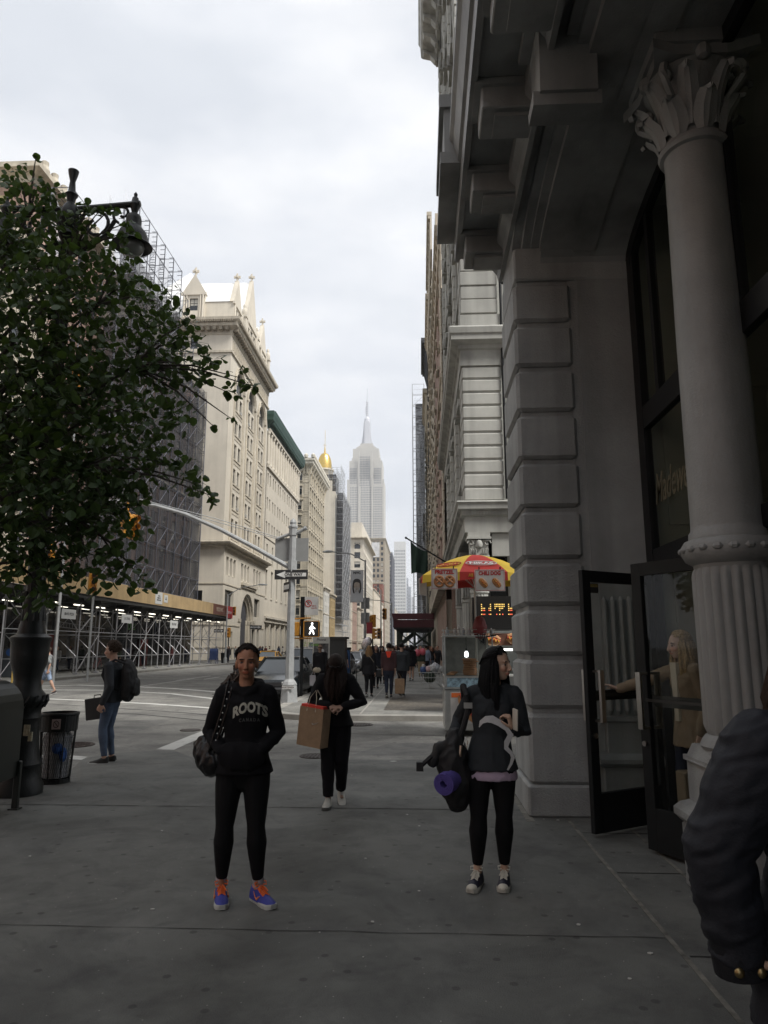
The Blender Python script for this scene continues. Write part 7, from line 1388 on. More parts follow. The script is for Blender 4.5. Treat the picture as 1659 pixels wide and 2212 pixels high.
# ================================================================= CARS
def car(label, x, y, paint, rz=0, kind='sedan', taxi=False, group=None, detail=True):
    T_ = thing('parked_car' if not taxi else 'taxi', label, 'taxi' if taxi else 'car', (x, y, RZ), rz, group); L_ = 4.6; hw = .86; k = dict(sedan=1, suv=1.14, van=1.3)[kind]; zb = .95*k
    st = [(0, .62, .30, .60), (.06, .76, .24, .68), (.35, .83, .22, .745), (.9, .86, .22, .83*k**.5), (1.35, .87, .22, .93*k), (2.2, .88, .22, .97*k), (3.4, .88, .22, .98*k), (3.9, .87, .22, .97*k), (4.35, .82, .24, .90*k), (4.55, .74, .30, .80*k), (4.6, .62, .36, .66*k)]; m = MB(); rings = []
    for yy, w, a, c in st:
        rings.append([m.p(q) for q in ((-w*.9, yy, a), (w*.9, yy, a), (w, yy, a+.12), (w*1.015, yy, (a+c)/2), (w*.97, yy, c-.10), (w*.86, yy, c-.01), (w*.45, yy, c+.02), (-w*.45, yy, c+.02), (-w*.86, yy, c-.01), (-w*.97, yy, c-.10), (-w*1.015, yy, (a+c)/2), (-w, yy, a+.12))])
    for A, B_ in zip(rings, rings[1:]):
        for j in range(12): m.idx([A[j], A[(j+1) % 12], B_[(j+1) % 12], B_[j]])
    m.idx(rings[0]); m.idx(rings[-1][::-1]); body = m.build('body', paint, T_, True)
    zr = {'sedan': 1.40, 'suv': 1.72, 'van': 2.0}[kind]; y0, y1, y2, y3 = {'sedan': (1.3, 2.05, 3.35, 3.95), 'suv': (1.25, 1.85, 4.1, 4.45), 'van': (.9, 1.4, 4.4, 4.55)}[kind]; wb, wr_ = .80, .62 if kind == 'sedan' else .70
    m = MB(); Bq = [(-wb, y0, zb-.02), (wb, y0, zb-.02), (wb, y3, zb-.02), (-wb, y3, zb-.02)]; Tq = [(-wr_, y1, zr-.03), (wr_, y1, zr-.03), (wr_, y2, zr-.03), (-wr_, y2, zr-.03)]
    for j in range(4): m.face([Bq[j], Bq[(j+1) % 4], Tq[(j+1) % 4], Tq[j]])
    m.build('cabin_glass', mat('car_glass', (.03, .04, .045), .06, .2, 1, spec=.9), T_)
    m = MB(); m.prism([(-wr_-.02, zr-.04), (wr_+.02, zr-.04), (wr_-.05, zr+.02), (-wr_+.05, zr+.02)], 'y', y1-.03, y2+.03)
    for sx in (-1, 1):
        m.tube([(sx*wb, y0, zb-.02), (sx*(wr_+.01), y1, zr-.02)], .055, 5); m.tube([(sx*wb, y3, zb-.02), (sx*(wr_+.01), y2, zr-.02)], .045, 5); m.tube([(sx*wb, (y0+y3)/2, zb-.02), (sx*(wr_+.01), (y1+y2)/2, zr-.02)], .03, 5)
    m.build('roof', paint, T_)
    for sx in (-1, 1):
        m = MB(); m.cbox(sx*.56-.19, -.02, .52, sx*.56+.19, .12, .64, .02); m.build('headlight', mat('headlight', (.55, .56, .54), .12, .1, 20, spec=.9), T_)
        m = MB(); m.cbox(min(sx*.88, sx*1.02), 1.45, .93*k, max(sx*.88, sx*1.02), 1.6, 1.06*k, .02); m.build('mirror', paint, T_)
        for yy in (.85, 3.65):
            m = MB(); m.tube([(sx*.70, yy, .31), (sx*.89, yy, .31)], .31, 20); w = m.build('wheel', mat('tyre', (.02, .02, .02), .9), T_); m = MB(); m.tube([(sx*.885, yy, .31), (sx*.90, yy, .31)], .19, 14); m.build('rim', mat('rim', (.3, .3, .3), .35, metal=.6), w)
    m = MB(); m.box(-.36, -.03, .50, .36, .05, .62); m.build('grille', mat('grille_black', (.02, .02, .022), .35), T_); m = MB(); m.tube([(-.80, .08, .40), (-.55, -.04, .40), (.55, -.04, .40), (.80, .08, .40)], .055, 8); m.build('bumper', mat('bumper_dark', (.03, .03, .032), .5), T_)
    m = MB(); m.box(-.16, -.115, .34, .16, -.10, .47); m.build('number_plate', mat('plate_pale', (.45, .45, .42), .5), T_)
    if taxi: m = MB(); m.cbox(-.16, 2.4, zr+.02, .16, 2.75, zr+.16, .02); m.build('roof_light', mat('taxi_lamp', (.6, .6, .5), .4), T_)
    return T_
pb_ = mat('car_black', (.014, .018, .020), .22, .15, 2, spec=.5, coat=.15); ps_ = mat('car_silver', (.42, .44, .46), .25, .05, 2, metal=.3, coat=.5); pw_ = mat('car_white', (.60, .60, .58), .3, .05, coat=.5); py_ = mat('taxi_yellow', (.62, .30, .02), .3, .08, coat=.4); pd_ = mat('car_dark', (.03, .032, .04), .25, .1, coat=.2)
car('dark green sedan parked nose to the camera behind the grey traffic pole', -4.98, 23.9, pb_)
car('white estate car parked behind the dark sedan', -5.0, 29.8, pw_, kind='suv'); car('silver van parked behind the white estate car', -5.0, 35.6, ps_, kind='van')
car('dark car parked behind the phone kiosk', -5.0, 42, pd_); car('silver car parked further up beyond the parking machine', -5.0, 50, ps_); car('white car at the end of the near parked row', -5.0, 58, pw_)
car('yellow taxi on the far side of the avenue beyond the dark sedan', -13.2, 60, py_, taxi=True); car('yellow taxi approaching in the middle lane behind the balloon', -6.6, 64, py_, taxi=True); car('silver car following between the two approaching taxis', -9.0, 72, ps_); car('yellow taxi with bright lamps to the left of the parking machine', -9.6, 58, py_, taxi=True)
car('dark green car stopped at the far corner near the gabled building', -16.5, 76, pd_); car('black car parked along the far left kerb', -18.4, 100, pb_)
for i in range(8): car('%s %s in the traffic beyond the gabled building' % (ORD[i], ('silver car', 'dark car', 'yellow car', 'white car')[i % 4]), -17+2.4*(i % 5)+i*.4, 105+17*i, (ps_, pd_, py_, pw_)[i % 4], group='distant traffic up the avenue', kind='suv' if i % 3 == 0 else 'sedan')
# ================================================================= BANNER LAMP POST, FAR POSTS, FLAG
def cobra(label, x, y, z, ax, mm=m_grey, z2=None):
    T_ = thing('street_light', label, 'street lamp', (x, y, 0)); m = MB(); m.lathe(0, 0, [(.2, 0), (.18, .5), (.1, .6), (.06, z)], 8); m.build('pole', mm, T_)
    m = MB(); zz = z2 or z+.35; m.tube([(0, 0, z-.1), (ax*.4, 0, z+(zz-z)*.7), (ax, 0, zz)], .045, 6); m.build('arm', mm, T_); m = MB(); limb(m, [(ax*.96, 0, zz), (ax*1.08, 0, zz+.0), (ax*1.2, 0, zz-.02)], [(.08, .08), (.14, .10), (.08, .06)], (0, 1, 0), 10); m.build('lamp_head', mat('lamp_head', (.40, .42, .42), .5), T_, True); return T_
T_ = cobra('grey street light carrying a tall pale city banner above the parked cars', -3.72, 48, 7.45, -2.4, z2=8.05)
m = MB(); m.box(-1.0, -.02, 4.62, -.12, .0, 6.73); o = m.build('banner', mat('banner_pale', (.50, .52, .54), .8, .08), T_); m = MB(); m.tube([(-1.02, 0, 6.75), (0, 0, 6.75)], .02, 5); m.tube([(-1.02, 0, 4.60), (0, 0, 4.60)], .02, 5); m.build('banner_rod', m_grey, T_)
text_obj('banner_text', 'NYC', .24, mat('sign_black', (.015,)*3), o, (-.56, -.03, 6.57), (math.pi/2, 0, 0), .001, bold=.012); q = MB(); ellipsoid(q, (-.56, -.028, 5.72), (.22, .012, .30)); q.build('printed_face', mat('print_face', (.38, .33, .28), .8, .3, 6), o, True); q = MB(); ellipsoid(q, (-.56, -.024, 5.96), (.27, .012, .22)); q.tube([(-.80, -.024, 5.9), (-.82, -.024, 5.5), (-.75, -.024, 5.2)], .05, 6); q.tube([(-.32, -.024, 5.9), (-.30, -.024, 5.5), (-.38, -.024, 5.2)], .05, 6); q.build('printed_hair', mat('print_hair', (.05, .05, .05)), o, True)
q = MB(); q.tube([(-.66, -.034, 5.30), (-.60, -.034, 5.62)], .05, 6); q.tube([(-.44, -.034, 5.30), (-.50, -.034, 5.62)], .05, 6); q.build('printed_hands', mat('print_hand', (.42, .40, .37)), o, True)
for zz in (4.15, 3.15): m = MB(); m.box(-.28, .05, zz, .30, .06, zz+.75); m.build('sign_back', m_sb, T_)
m = MB(); m.box(.10, -.05, 2.5, .50, -.04, 3.25); m.build('red_sign', mat('sign_red2', (.25, .02, .03), .6), T_)
cobra('tall pale street light curving over the avenue behind the banner', -4.2, 76, 7.6, -.6, mat('pole_pale', (.55, .56, .55), .6)); cobra('thin street light with long arm below the curved pale one', -3.3, 82, 6.6, -2.6)
cobra('street light with low arm far up on the left pavement', -20.1, 120, 7.4, 3.0); cobra('street light at the left corner by the strip lit shed', -20.0, 73.3, 7.0, 3.4, z2=8.0)
def gantry(label, x, y, parts):
    T_ = thing('traffic_light', label, 'traffic light', (x, y, 0)); m = MB(); m.tube([(0, 0, 0), (0, 0, 3.1)], .06, 6); m.build('pole', m_blk, T_)
    for dx, dz, s_, rz in parts: signal(T_, dx, 0, dz, s_, rz)
gantry('cluster of yellow traffic signals beyond the crowd at the next crossing', -4.15, 62, ((-.25, 3.2, 1.0, R_(60)), (.10, 3.3, 1.05, R_(-60)), (.10, 2.3, .9, R_(90)), (.55, 2.3, .9, R_(0)))); gantry('single yellow signal higher beside the crossing cluster', -3.6, 66, ((.3, 4.1, 1.0, R_(-20)),))
gantry('yellow traffic signal at the left corner under the street light', -20.2, 75, ((0, 2.6, 1.0, R_(-40)), (.5, 4.9, .9, R_(0)))); gantry('small yellow signal on the left pavement past the gabled building', -19.8, 118, ((0, 2.6, 1, 0), (0, 5, 1, 0)))
T_ = thing('corner_sign_post', 'corner post with small arrow signs on the left pavement', 'sign post', (-20.0, 84, 0)); m = MB(); m.tube([(0, 0, 0), (0, 0, 4.2)], .05, 6); m.build('post', m_grey, T_); oneway(T_, -.1, 3.7, 1.4, .42, -.1, False); oneway(T_, -4.4, 3.3, 1.2, .38, -.1, False)
# dark green flag
T_ = thing('green_flag', 'plain dark green flag on a slanting pole from the pale rusticated building', 'flag', (1.35, 28, 0)); m = MB(); m.tube([(0, 0, 4.72), (-1.88, 0, 5.90)], .03, 6); ellipsoid(m, (-1.9, 0, 5.91), (.05, .05, .05), None, 8, 6); m.build('flag_pole', m_blk, T_)
m = MB(); n = 14; rows = []
for i in range(n+1):
    u = i/n; top = Vector((-1.72+.66*u, 0, 5.79-.42*u-.10*math.sin(u*3.1))); row = []
    for j in range(13): v = j/12; row.append(m.p((top.x+.02*v, .07*math.sin(u*11+v*2)*(.3+v), top.z+(4.48+.04*math.sin(u*5)-top.z)*v)))
    rows.append(row)
for A, B_ in zip(rows, rows[1:]):
    for j in range(12): m.idx([A[j], A[j+1], B_[j+1], B_[j]])
m.build('cloth', mat('flag_green', (.010, .030, .020), .85, .2, 6), T_, True)
# ================================================================= HOT DOG CART
m_ss = mat('stainless', (.40, .40, .38), .32, .15, 5, metal=.85); CX, CY = .45, 14.9
T_ = thing('hot_dog_cart', 'stainless steel hot dog cart with glass case of pretzels and food pictures', 'food cart', (CX, CY, RZ))
zz = -RZ
m = MB(); m.cbox(.02, .02, .12, 2.1, 1.3, .80+zz, .02); m.box(0, 0, .80+zz, 2.15, 1.35, .84+zz); m.cbox(.03, .05, .84+zz, 2.1, 1.3, 1.06+zz, .01); m.build('cart_body', m_ss, T_)
for x in (.25, 1.8):
    for y in (.3, 1.1): m = MB(); m.tube([(x-.04, y, .14), (x+.04, y, .14)], .14, 16); m.build('wheel', mat('tyre', (.02,)*3), T_)
m = MB()
for x in (.04, 1.02): 
    for y in (.06, 1.2): m.box(x-.015, y-.015, 1.06+zz, x+.015, y+.015, 1.86+zz)
m.box(0, .02, 1.86+zz, 1.1, 1.25, 1.88+zz)
for z in (1.92, 2.0): m.tube([(.02, .04, z+zz), (1.08, .04, z+zz), (1.08, 1.2, z+zz), (.02, 1.2, z+zz), (.02, .04, z+zz)], .008, 5)
for x in (.02, .4, .75, 1.08): m.tube([(x, .04, 1.88+zz), (x, .04, 2.0+zz)], .008, 5)
m.build('case_frame', m_ss, T_); m = MB(); m.face([(.055, .05, 1.07+zz), (1.005, .05, 1.07+zz), (1.005, .05, 1.85+zz), (.055, .05, 1.85+zz)]); m.face([(.04, .08, 1.07+zz), (.04, 1.18, 1.07+zz), (.04, 1.18, 1.85+zz), (.04, .08, 1.85+zz)]); m.build('case_glass', clear_glass('case_glass_mat', .5), T_)
m = MB(); m.box(.06, 1.21, 1.07+zz, 1.0, 1.22, 1.85+zz); m.build('case_back', mat('case_back', (.18, .18, .17), .4, .3, 5), T_)
m = MB(); m.tube([(.50, .3, 1.86+zz), (.50, .3, 1.62+zz)], .006, 4); m.tube([(.50, .3, 1.62+zz), (.50, .3, 1.55+zz)], .02, 8); o = m.build('bulb_socket', m_blk, T_); m = MB(); m.lathe(.5, .3, [(0, 1.43+zz), (.035, 1.44+zz), (.042, 1.47+zz), (.04, 1.53+zz), (.02, 1.56+zz)], 14); m.build('bulb', mat('bulb_lit', (1, 1, 1), emit=(.95, .98, 1, 3)), o, True)
m_pz = mat('pretzel', (.24, .11, .045), .6, .3, 20)
for k in range(9):
    m = MB(); r = .135; cxp, cyp, z = .58+.01*math.sin(k*3), .35, 1.09+zz+.037*k; m.tube([(cxp+r*math.cos(R_(24*j))*(1+.1*math.sin(k)), cyp+r*.8*math.sin(R_(24*j)), z) for j in range(16)], .021, 7); m.tube([(cxp-.1, cyp-.05, z+.005), (cxp+.08, cyp+.06, z+.01)], .018, 6); m.build('pretzel', m_pz, T_, True)
for k in range(5): m = MB(); m.tube([(.16+.02*k+.07*math.cos(R_(30*j)), .2+.05*k+.06*math.sin(R_(30*j)), 1.085+zz+.01*k) for j in range(13)], .018, 6); m.build('pretzel', m_pz, T_, True)
# pictures on the front
m = MB(); m.box(.08, .005, .84+zz, 1.0, .045, 1.03+zz); o = m.build('blue_picture', mat('ad_blue', (.20, .30, .36), .4, .8, 14), T_); m = MB(); m.box(.075, -.004, .832+zz, 1.005, .004, .845+zz); m.box(.075, -.004, 1.025+zz, 1.005, .004, 1.038+zz); m.build('picture_trim', m_ss, o)
def hotdog(m0, m1, m2, cx_, cz_, l, a, y, s=1):
    ca, sa = math.cos(a), math.sin(a); P_ = lambda u, v, d=0: (cx_+u*ca-v*sa, y-d, cz_+u*sa+v*ca)
    m0.tube([P_(-l, -.012*s), P_(-l*.6, -.03*s), P_(0, -.035*s), P_(l*.6, -.03*s), P_(l, -.012*s)], [.02*s, .035*s, .04*s, .035*s, .02*s], 8); m0.tube([P_(-l, .02*s), P_(-l*.6, .035*s), P_(0, .04*s), P_(l*.6, .035*s), P_(l, .02*s)], [.02*s, .03*s, .035*s, .03*s, .02*s], 8)
    m1.tube([P_(-l*1.05, 0, .03*s), P_(0, 0, .035*s), P_(l*1.05, 0, .03*s)], [.012*s, .024*s, .012*s], 8); m2.tube([P_(l*(-.9+.2*j), .018*s*(-1)**j, .055*s) for j in range(10)], .007*s, 5)
m = MB(); m.box(.14, -.012, .13+zz, .98, .015, .74+zz); o = m.build('hot_dog_picture', mat('ad_white', (.45, .44, .42), .45, .1), T_); m = MB(); m.box(.16, -.016, .64+zz, .96, -.0125, .73+zz); m.build('orange_band', mat('ad_orange', (.55, .12, .02), .5), o); text_obj('picture_text', 'HOT DOG', .10, mat('ad_red', (.40, .02, .02)), o, (.66, -.02, .685+zz), (math.pi/2, 0, 0), .001, bold=.003)
a_, b_, c_ = MB(), MB(), MB(); hotdog(a_, b_, c_, .50, .42+zz, .32, R_(-58), -.012, 1.7); a_.build('bun', mat('bun', (.42, .22, .10), .7, .3, 10), o, True); b_.build('sausage', mat('sausage', (.40, .06, .03), .5), o, True); c_.build('mustard', mat('mustard', (.65, .42, .04), .5), o, True)
for i, (dx, c, hh) in enumerate(((.10, (.30, .34, .36), .17), (.26, (.36, .36, .34), .15), (.34, (.5, .5, .48), .22), (.44, (.30, .33, .36), .17), (.56, (.34, .36, .38), .16), (1.02, (.2, .22, .22), .15))):
    b = thing('bottle', ['tall clear bottle at the left end of the cart roof', 'stubby clear bottle second on the cart roof', 'white squeeze bottle standing tallest on the cart roof', 'clear bottle fourth on the cart roof beside the white one', 'clear bottle next to the red sack on the cart roof', 'lone greenish bottle right of the red sack on the cart roof'][i], 'bottle', (CX+dx, CY+.2, RZ+1.88+zz), 0, 'bottles on the cart roof'); m = MB(); m.lathe(0, 0, [(.035, 0), (.036, hh*.55), (.03, hh*.68), (.012, hh*.85), (.012, hh*.9)], 12); m.build('bottle_body', mat('bottle_%d' % i, c, .12, .2, 9, spec=.8), b, True); m = MB(); m.lathe(0, 0, [(.014, hh*.9), (.014, hh), (0, hh)], 8); m.build('cap', mat('cap_white', (.6, .6, .6)), b)
T2 = thing('red_sack', 'dark red rounded sack hung above the glass case of the cart', 'sack', (CX+.78, CY+.15, RZ+zz)); m = MB(); limb(m, [(0, 0, 1.92), (0, 0, 2.05), (.0, 0, 2.18)], [(.13, .12), (.15, .14), (.11, .10)], (1, 0, 0), 16); fuse(m, 'sack_body', .012, mat('sack_red', (.13, .012, .012), .6, .2), T2, 2, wrinkle=.008)
m = MB(); 
for k in range(5): m.tube([(.72+.05*k, .0, 1.92+zz), (.74+.03*k, -.03, 1.80+zz-.03*k), (.80+.05*math.sin(k), -.02, 1.72+zz), (.86, .0, 1.84+zz), (1.05+.04*k, .02, 1.9+zz)], .007, 4)
m.build('cables', m_blk, T_)
# umbrella
ux, uy = 1.16, 15.2; U = thing('cart_umbrella', 'red and yellow advertising umbrella over the hot dog cart', 'umbrella', (ux, uy, 0)); m = MB(); m.tube([(0, 0, .0), (0, 0, 3.45)], .022, 8); m.build('pole', m_ss, U)
za_, ze_, ru = 3.58, 3.10, 1.24; P8 = lambda k, r, z: (r*math.cos(R_(-108+45*k)), r*math.sin(R_(-108+45*k)), z)
m_y = mat('canvas_yellow', (.62, .42, .03), .7, .1, 3); m_r = mat('canvas_red', (.42, .025, .018), .7, .12, 3)
for k in range(8):
    m = MB(); N6 = 6
    for j in range(N6):
        t0, t1 = j/N6, (j+1)/N6; zz0, zz1 = za_-(za_-ze_)*t0**1.7, za_-(za_-ze_)*t1**1.7
        m.face([P8(k, ru*t0, zz0), P8(k, ru*t1, zz1), P8(k+1, ru*t1, zz1), P8(k+1, ru*t0, zz0)] if j else [P8(k, 0, za_), P8(k, ru*t1, zz1), P8(k+1, ru*t1, zz1)])
    a, b_ = Vector(P8(k, ru, ze_)), Vector(P8(k+1, ru, ze_)); a2, b2 = Vector(P8(k, ru*1.01, ze_-.17)), Vector(P8(k+1, ru*1.01, ze_-.17)); m.face([a, a.lerp(b_, .5), a2.lerp(b2, .5)+Vector((0, 0, .05)), a2]); m.face([a.lerp(b_, .5), b_, b2, a2.lerp(b2, .5)+Vector((0, 0, .05))])
    o = m.build('panel', m_r if k % 2 == 0 else m_y, U)
    if k in (0, 7):
        mid = (Vector(P8(k, 1, 0))+Vector(P8(k+1, 1, 0))); az = math.atan2(mid.y, mid.x); rr_ = .76*ru*math.cos(R_(22.5)); zc = za_-(za_-ze_)*.76**1.7; tl = math.atan2((za_-ze_)*1.7*.76**.7, ru); nx = Vector((math.cos(az)*math.sin(tl), math.sin(az)*math.sin(tl), math.cos(tl)))
        pc = Vector((rr_*math.cos(az), rr_*math.sin(az), zc))+nx*.03; rot = (tl, 0, az+math.pi/2); ring = MB(); Tm = Matrix.Translation(pc) @ Matrix.Rotation(az+math.pi/2, 4, 'Z') @ Matrix.Rotation(tl, 4, 'X'); ring.tf = Tm
        ring.tube([(.31*math.cos(R_(15*j)), .10*math.sin(R_(15*j)), 0) for j in range(25)], .010, 5); ring.build('logo_ring', mat('print_white', (.6, .6, .58)) if not k else mat('print_red', (.4, .05, .02)), o)
        text_obj('logo', 'NIKAS', .15, mat('print_white', (.6, .6, .58)) if not k else mat('print_red', (.4, .05, .02)), o, pc, rot, .002, sx=1.15, bold=.006)
        vt = Vector(((rr_/.76*1.015)*math.cos(az), (rr_/.76*1.015)*math.sin(az), ze_-.07)); text_obj('valance_text', 'NIKAS' if k else 'All Beef Favorites', .10 if k else .085, mat('print_red', (.4, .05, .02)) if k else mat('print_gold', (.5, .25, .03)), o, vt, (math.pi/2, 0, az+math.pi/2), .002, bold=.004)
m = MB(); 
for k in range(8): m.tube([P8(k, .03, 3.40), P8(k, ru*.97, ze_+.0)], .008, 4); m.tube([P8(k, .03, 2.9), P8(k, ru*.5, 3.42)], .006, 4)
m.build('ribs', m_ss, U)
def food_sign(label, px0, px1, py0, py1, Y, txt, dogs):
    a, c = onY(px0, py1, Y), onY(px1, py0, Y); w, h = c.x-a.x, c.z-a.z; F_ = thing('picture_sign', label, 'sign', (a.x, Y, a.z)); m = MB(); m.box(0, 0, 0, w, .012, h); o = m.build('board', mat('sign_offwhite', (.55, .53, .50), .5), F_); m = MB()
    for q in ((.012, .012, w-.012, .018), (.012, h-.018, w-.012, h-.012), (.012, .018, .018, h-.018), (w-.018, .018, w-.012, h-.018)): m.box(q[0], -.003, q[1], q[2], -.0005, q[3])
    m.build('border', mat('sign_red', (.45, .03, .03)), o); text_obj('sign_text', txt, h*.25, mat('ad_red', (.40, .02, .02)), o, (w/2, -.004, h*.82), (math.pi/2, 0, 0), .001, sx=min(1, w/(len(txt)*h*.19)), bold=.005)
    if dogs:
        a_, b_, c_ = MB(), MB(), MB()
        for q in (.28, .72): hotdog(a_, b_, c_, w*q, h*.38, w*.17, R_(-50), -.002, h*2.1)
        a_.build('bun', mat('bun', (.42, .22, .10)), o, True); b_.build('sausage', mat('sausage', (.40, .06, .03)), o, True); c_.build('mustard', mat('mustard', (.65, .42, .04)), o, True)
    else:
        m = MB()
        for q in (.30, .70):
            cx_, cz_ = w*q, h*.38; R0 = w*.16; m.tube([(cx_+R0*math.cos(R_(20*j)), -.012, cz_+R0*math.sin(R_(20*j))*1.15) for j in range(19)], .030, 7); m.tube([(cx_-R0*.9, -.02, cz_-R0*.6), (cx_, -.03, cz_+R0*.2), (cx_+R0*.6, -.02, cz_+R0*.8)], .022, 6); m.tube([(cx_+R0*.9, -.02, cz_-R0*.6), (cx_, -.03, cz_+R0*.2), (cx_-R0*.6, -.02, cz_+R0*.8)], .022, 6)
        m.build('printed_pretzel', mat('print_pretzel', (.40, .17, .06), .5, .35, 22), o, True)
    m = MB(); [m.box(x_-.01, -.01, h, x_+.01, .02, h+.05) for x_ in (w*.15, w*.85)]; m.build('clip', m_blk, o)
food_sign('pretzel picture sign hanging from the left edge of the cart umbrella', 932, 988, 1228, 1273, 13.98, 'PRETZEL', False); food_sign('chili dog picture sign hanging from the front edge of the cart umbrella', 1026, 1090, 1230, 1277, 13.95, 'CHILI DOG', True)
F_ = thing('picture_sign', 'small picture sign seen edge on at the far left of the cart umbrella', 'sign', (-.02, 14.9, 2.72)); m = MB(); m.tf = Matrix.Rotation(R_(68), 4, 'Z'); m.box(0, 0, 0, .42, .012, .34); m.build('board', mat('sign_offwhite', (.55, .53, .50)), F_)
# second stall with lit letters
V = thing('lit_food_stall', 'dark food stall with red and yellow dot letters above a hot dog picture strip', 'food stall', (1.42, 18.3, 0)); a = onY(1032, 1360, 18.3); c = onY(1110, 1298, 18.3); z0_, z1_ = a.z, c.z; w = 2.4
m = MB(); m.box(0, 0, z0_, w, .9, z1_+.12); m.box(-.1, .1, z0_-.1, 0, .8, z1_+.1); m.build('canopy_box', mat('stall_black', (.010, .010, .010), .4), V)
m = MB(); m.cbox(.05, .1, .0, w, 1.5, 1.05, .02); m.box(0, 0, 1.05, w, 1.5, 1.10); m.box(.05, .05, 1.1, .09, .09, z0_); m.box(.05, 1.3, 1.1, w, 1.35, z0_); m.build('stall_body', mat('stall_grey', (.22, .23, .22), .5, .1), V)
m = MB(); m.box(.02, -.01, 1.68, w, .03, 1.98); o = m.build('picture_strip', mat('strip_dark', (.16, .07, .045), .5, .6, 5), V); a_, b_, c_ = MB(), MB(), MB(); [hotdog(a_, b_, c_, .35+.62*k, 1.83, .22, R_(-12), -.02, 2.0) for k in range(4)]; a_.build('bun', mat('bun', (.42, .22, .10)), o, True); b_.build('sausage', mat('sausage', (.40, .06, .03)), o, True); c_.build('mustard', mat('mustard', (.65, .42, .04)), o, True)
m = MB(); m.box(.12, .03, 1.55, w, .08, 1.60); m.build('tube_light', mat('tube_white', (1, 1, 1), emit=(.95, 1, .95, 3.5)), V)
dots = {}; word = ['X...X...X', 'XX..X..XX', 'XXXXXXXXX']
dm, dr = MB(), MB(); rows7 = ["X     X  XXXXXXX", "X     X  XXXXXXX", "XXX  XX  X  XXX ", "XXX  XX     X   ", "               ", "XXX  XX   X X X "]
for i, row in enumerate(rows7):
    for j, ch in enumerate(row+'  '+row):
        if ch == 'X': (dr if (i > 2 and (j % 3)) else dm).box(.12+.038*j, -.012, z1_-.10-.05*i, .142+.038*j, -.002, z1_-.075-.05*i)
dm.build('yellow_dots', mat('led_yellow', (1, .7, .2), emit=(1, .62, .16, .8)), V); dr.build('red_dots', mat('led_red', (1, .2, .1), emit=(1, .12, .05, .9)), V)
# rubbish cart on the far pavement
T_ = thing('wire_cart', 'tipped wire cart piled with bags and bottles on the far pavement', 'wire cart', (.35, 29.6, 0)); m = MB()
for z in (.22, .42, .62): s_ = .3+.25*z; m.tube([(-s_, -.25, z), (s_, -.25, z), (s_, .25, z), (-s_, .25, z), (-s_, -.25, z)], .012, 5)
for k in range(8): u = -1+2*k/7; m.tube([(u*.34, -.25, .2), (u*.46, -.26, .64)], .008, 4); 
m.tube([(0, -.2, .2), (0, -.25, .0)], .012, 4); m.tube([(.3, -.25, .2), (.5, -.25, .02)], .012, 4); m.build('wire_frame', m_ss, T_)
for k, (dx, dz, c, r) in enumerate(((-.25, .72, (.03, .07, .2), .13), (-.05, .74, (.45, .3, .3), .12), (.12, .78, (.5, .5, .5), .14), (.30, .80, (.4, .42, .45), .13), (.42, .74, (.5, .5, .48), .12), (-.0, .45, (.03, .05, .03), .22), (.22, .9, (.55, .55, .57), .10), (-.25, .87, (.5, .5, .5), .06))): m = MB(); ellipsoid(m, (dx, 0, dz), (r, r, r*1.1), None, 12, 8); fuse(m, 'bag_of_rubbish', .02, mat('rub_%d' % k, c, .35, .3, 20), T_, 0, wrinkle=.03)
def bicycle(label, x, y, rz=0, group=None, col=(.05, .05, .06)):
    T_ = thing('bicycle', label, 'bicycle', (x, y, 0), rz, group)
    for xx in (-.52, .52):
        m = MB(); m.tube([(xx+.33*math.cos(R_(20*j)), 0, .34+.33*math.sin(R_(20*j))) for j in range(19)], .018, 5); [m.tube([(xx, 0, .34), (xx+.33*math.cos(R_(45*j)), 0, .34+.33*math.sin(R_(45*j)))], .004, 3) for j in range(8)]; m.build('wheel', mat('tyre', (.02,)*3), T_)
    m = MB(); m.tube([(-.52, 0, .34), (-.18, 0, .85), (.38, 0, .88), (.52, 0, .34)], .018, 5); m.tube([(-.52, 0, .34), (-.05, 0, .32), (-.2, 0, .92)], .018, 5); m.tube([(-.05, 0, .32), (.38, 0, .85)], .018, 5); m.build('frame', mat('bike_%d' % int(col[0]*99), col, .35), T_); m = MB(); m.cbox(-.32, -.06, .92, -.08, .06, .98, .01); m.build('saddle', m_blk, T_); m = MB(); m.tube([(.36, -.28, 1.0), (.38, 0, .96), (.36, .28, 1.0)], .014, 5); m.tube([(.38, 0, .88), (.38, 0, .97)], .014, 5); m.build('handlebar', m_ss, T_)
bicycle('bicycle leaning under the shed behind the person in shorts', -21.2, 39.6, R_(70)); bicycle('bicycle chained at the shed post left of the person with curly hair', -21.2, 44.2, R_(80), col=(.2, .2, .2)); bicycle('third bicycle under the shed directly behind the grey jacket', -21.2, 46.6, R_(85), col=(.10, .02, .02)); bicycle('bicycle locked by the kerb behind the person with the paper bag', -3.2, 36, R_(95))
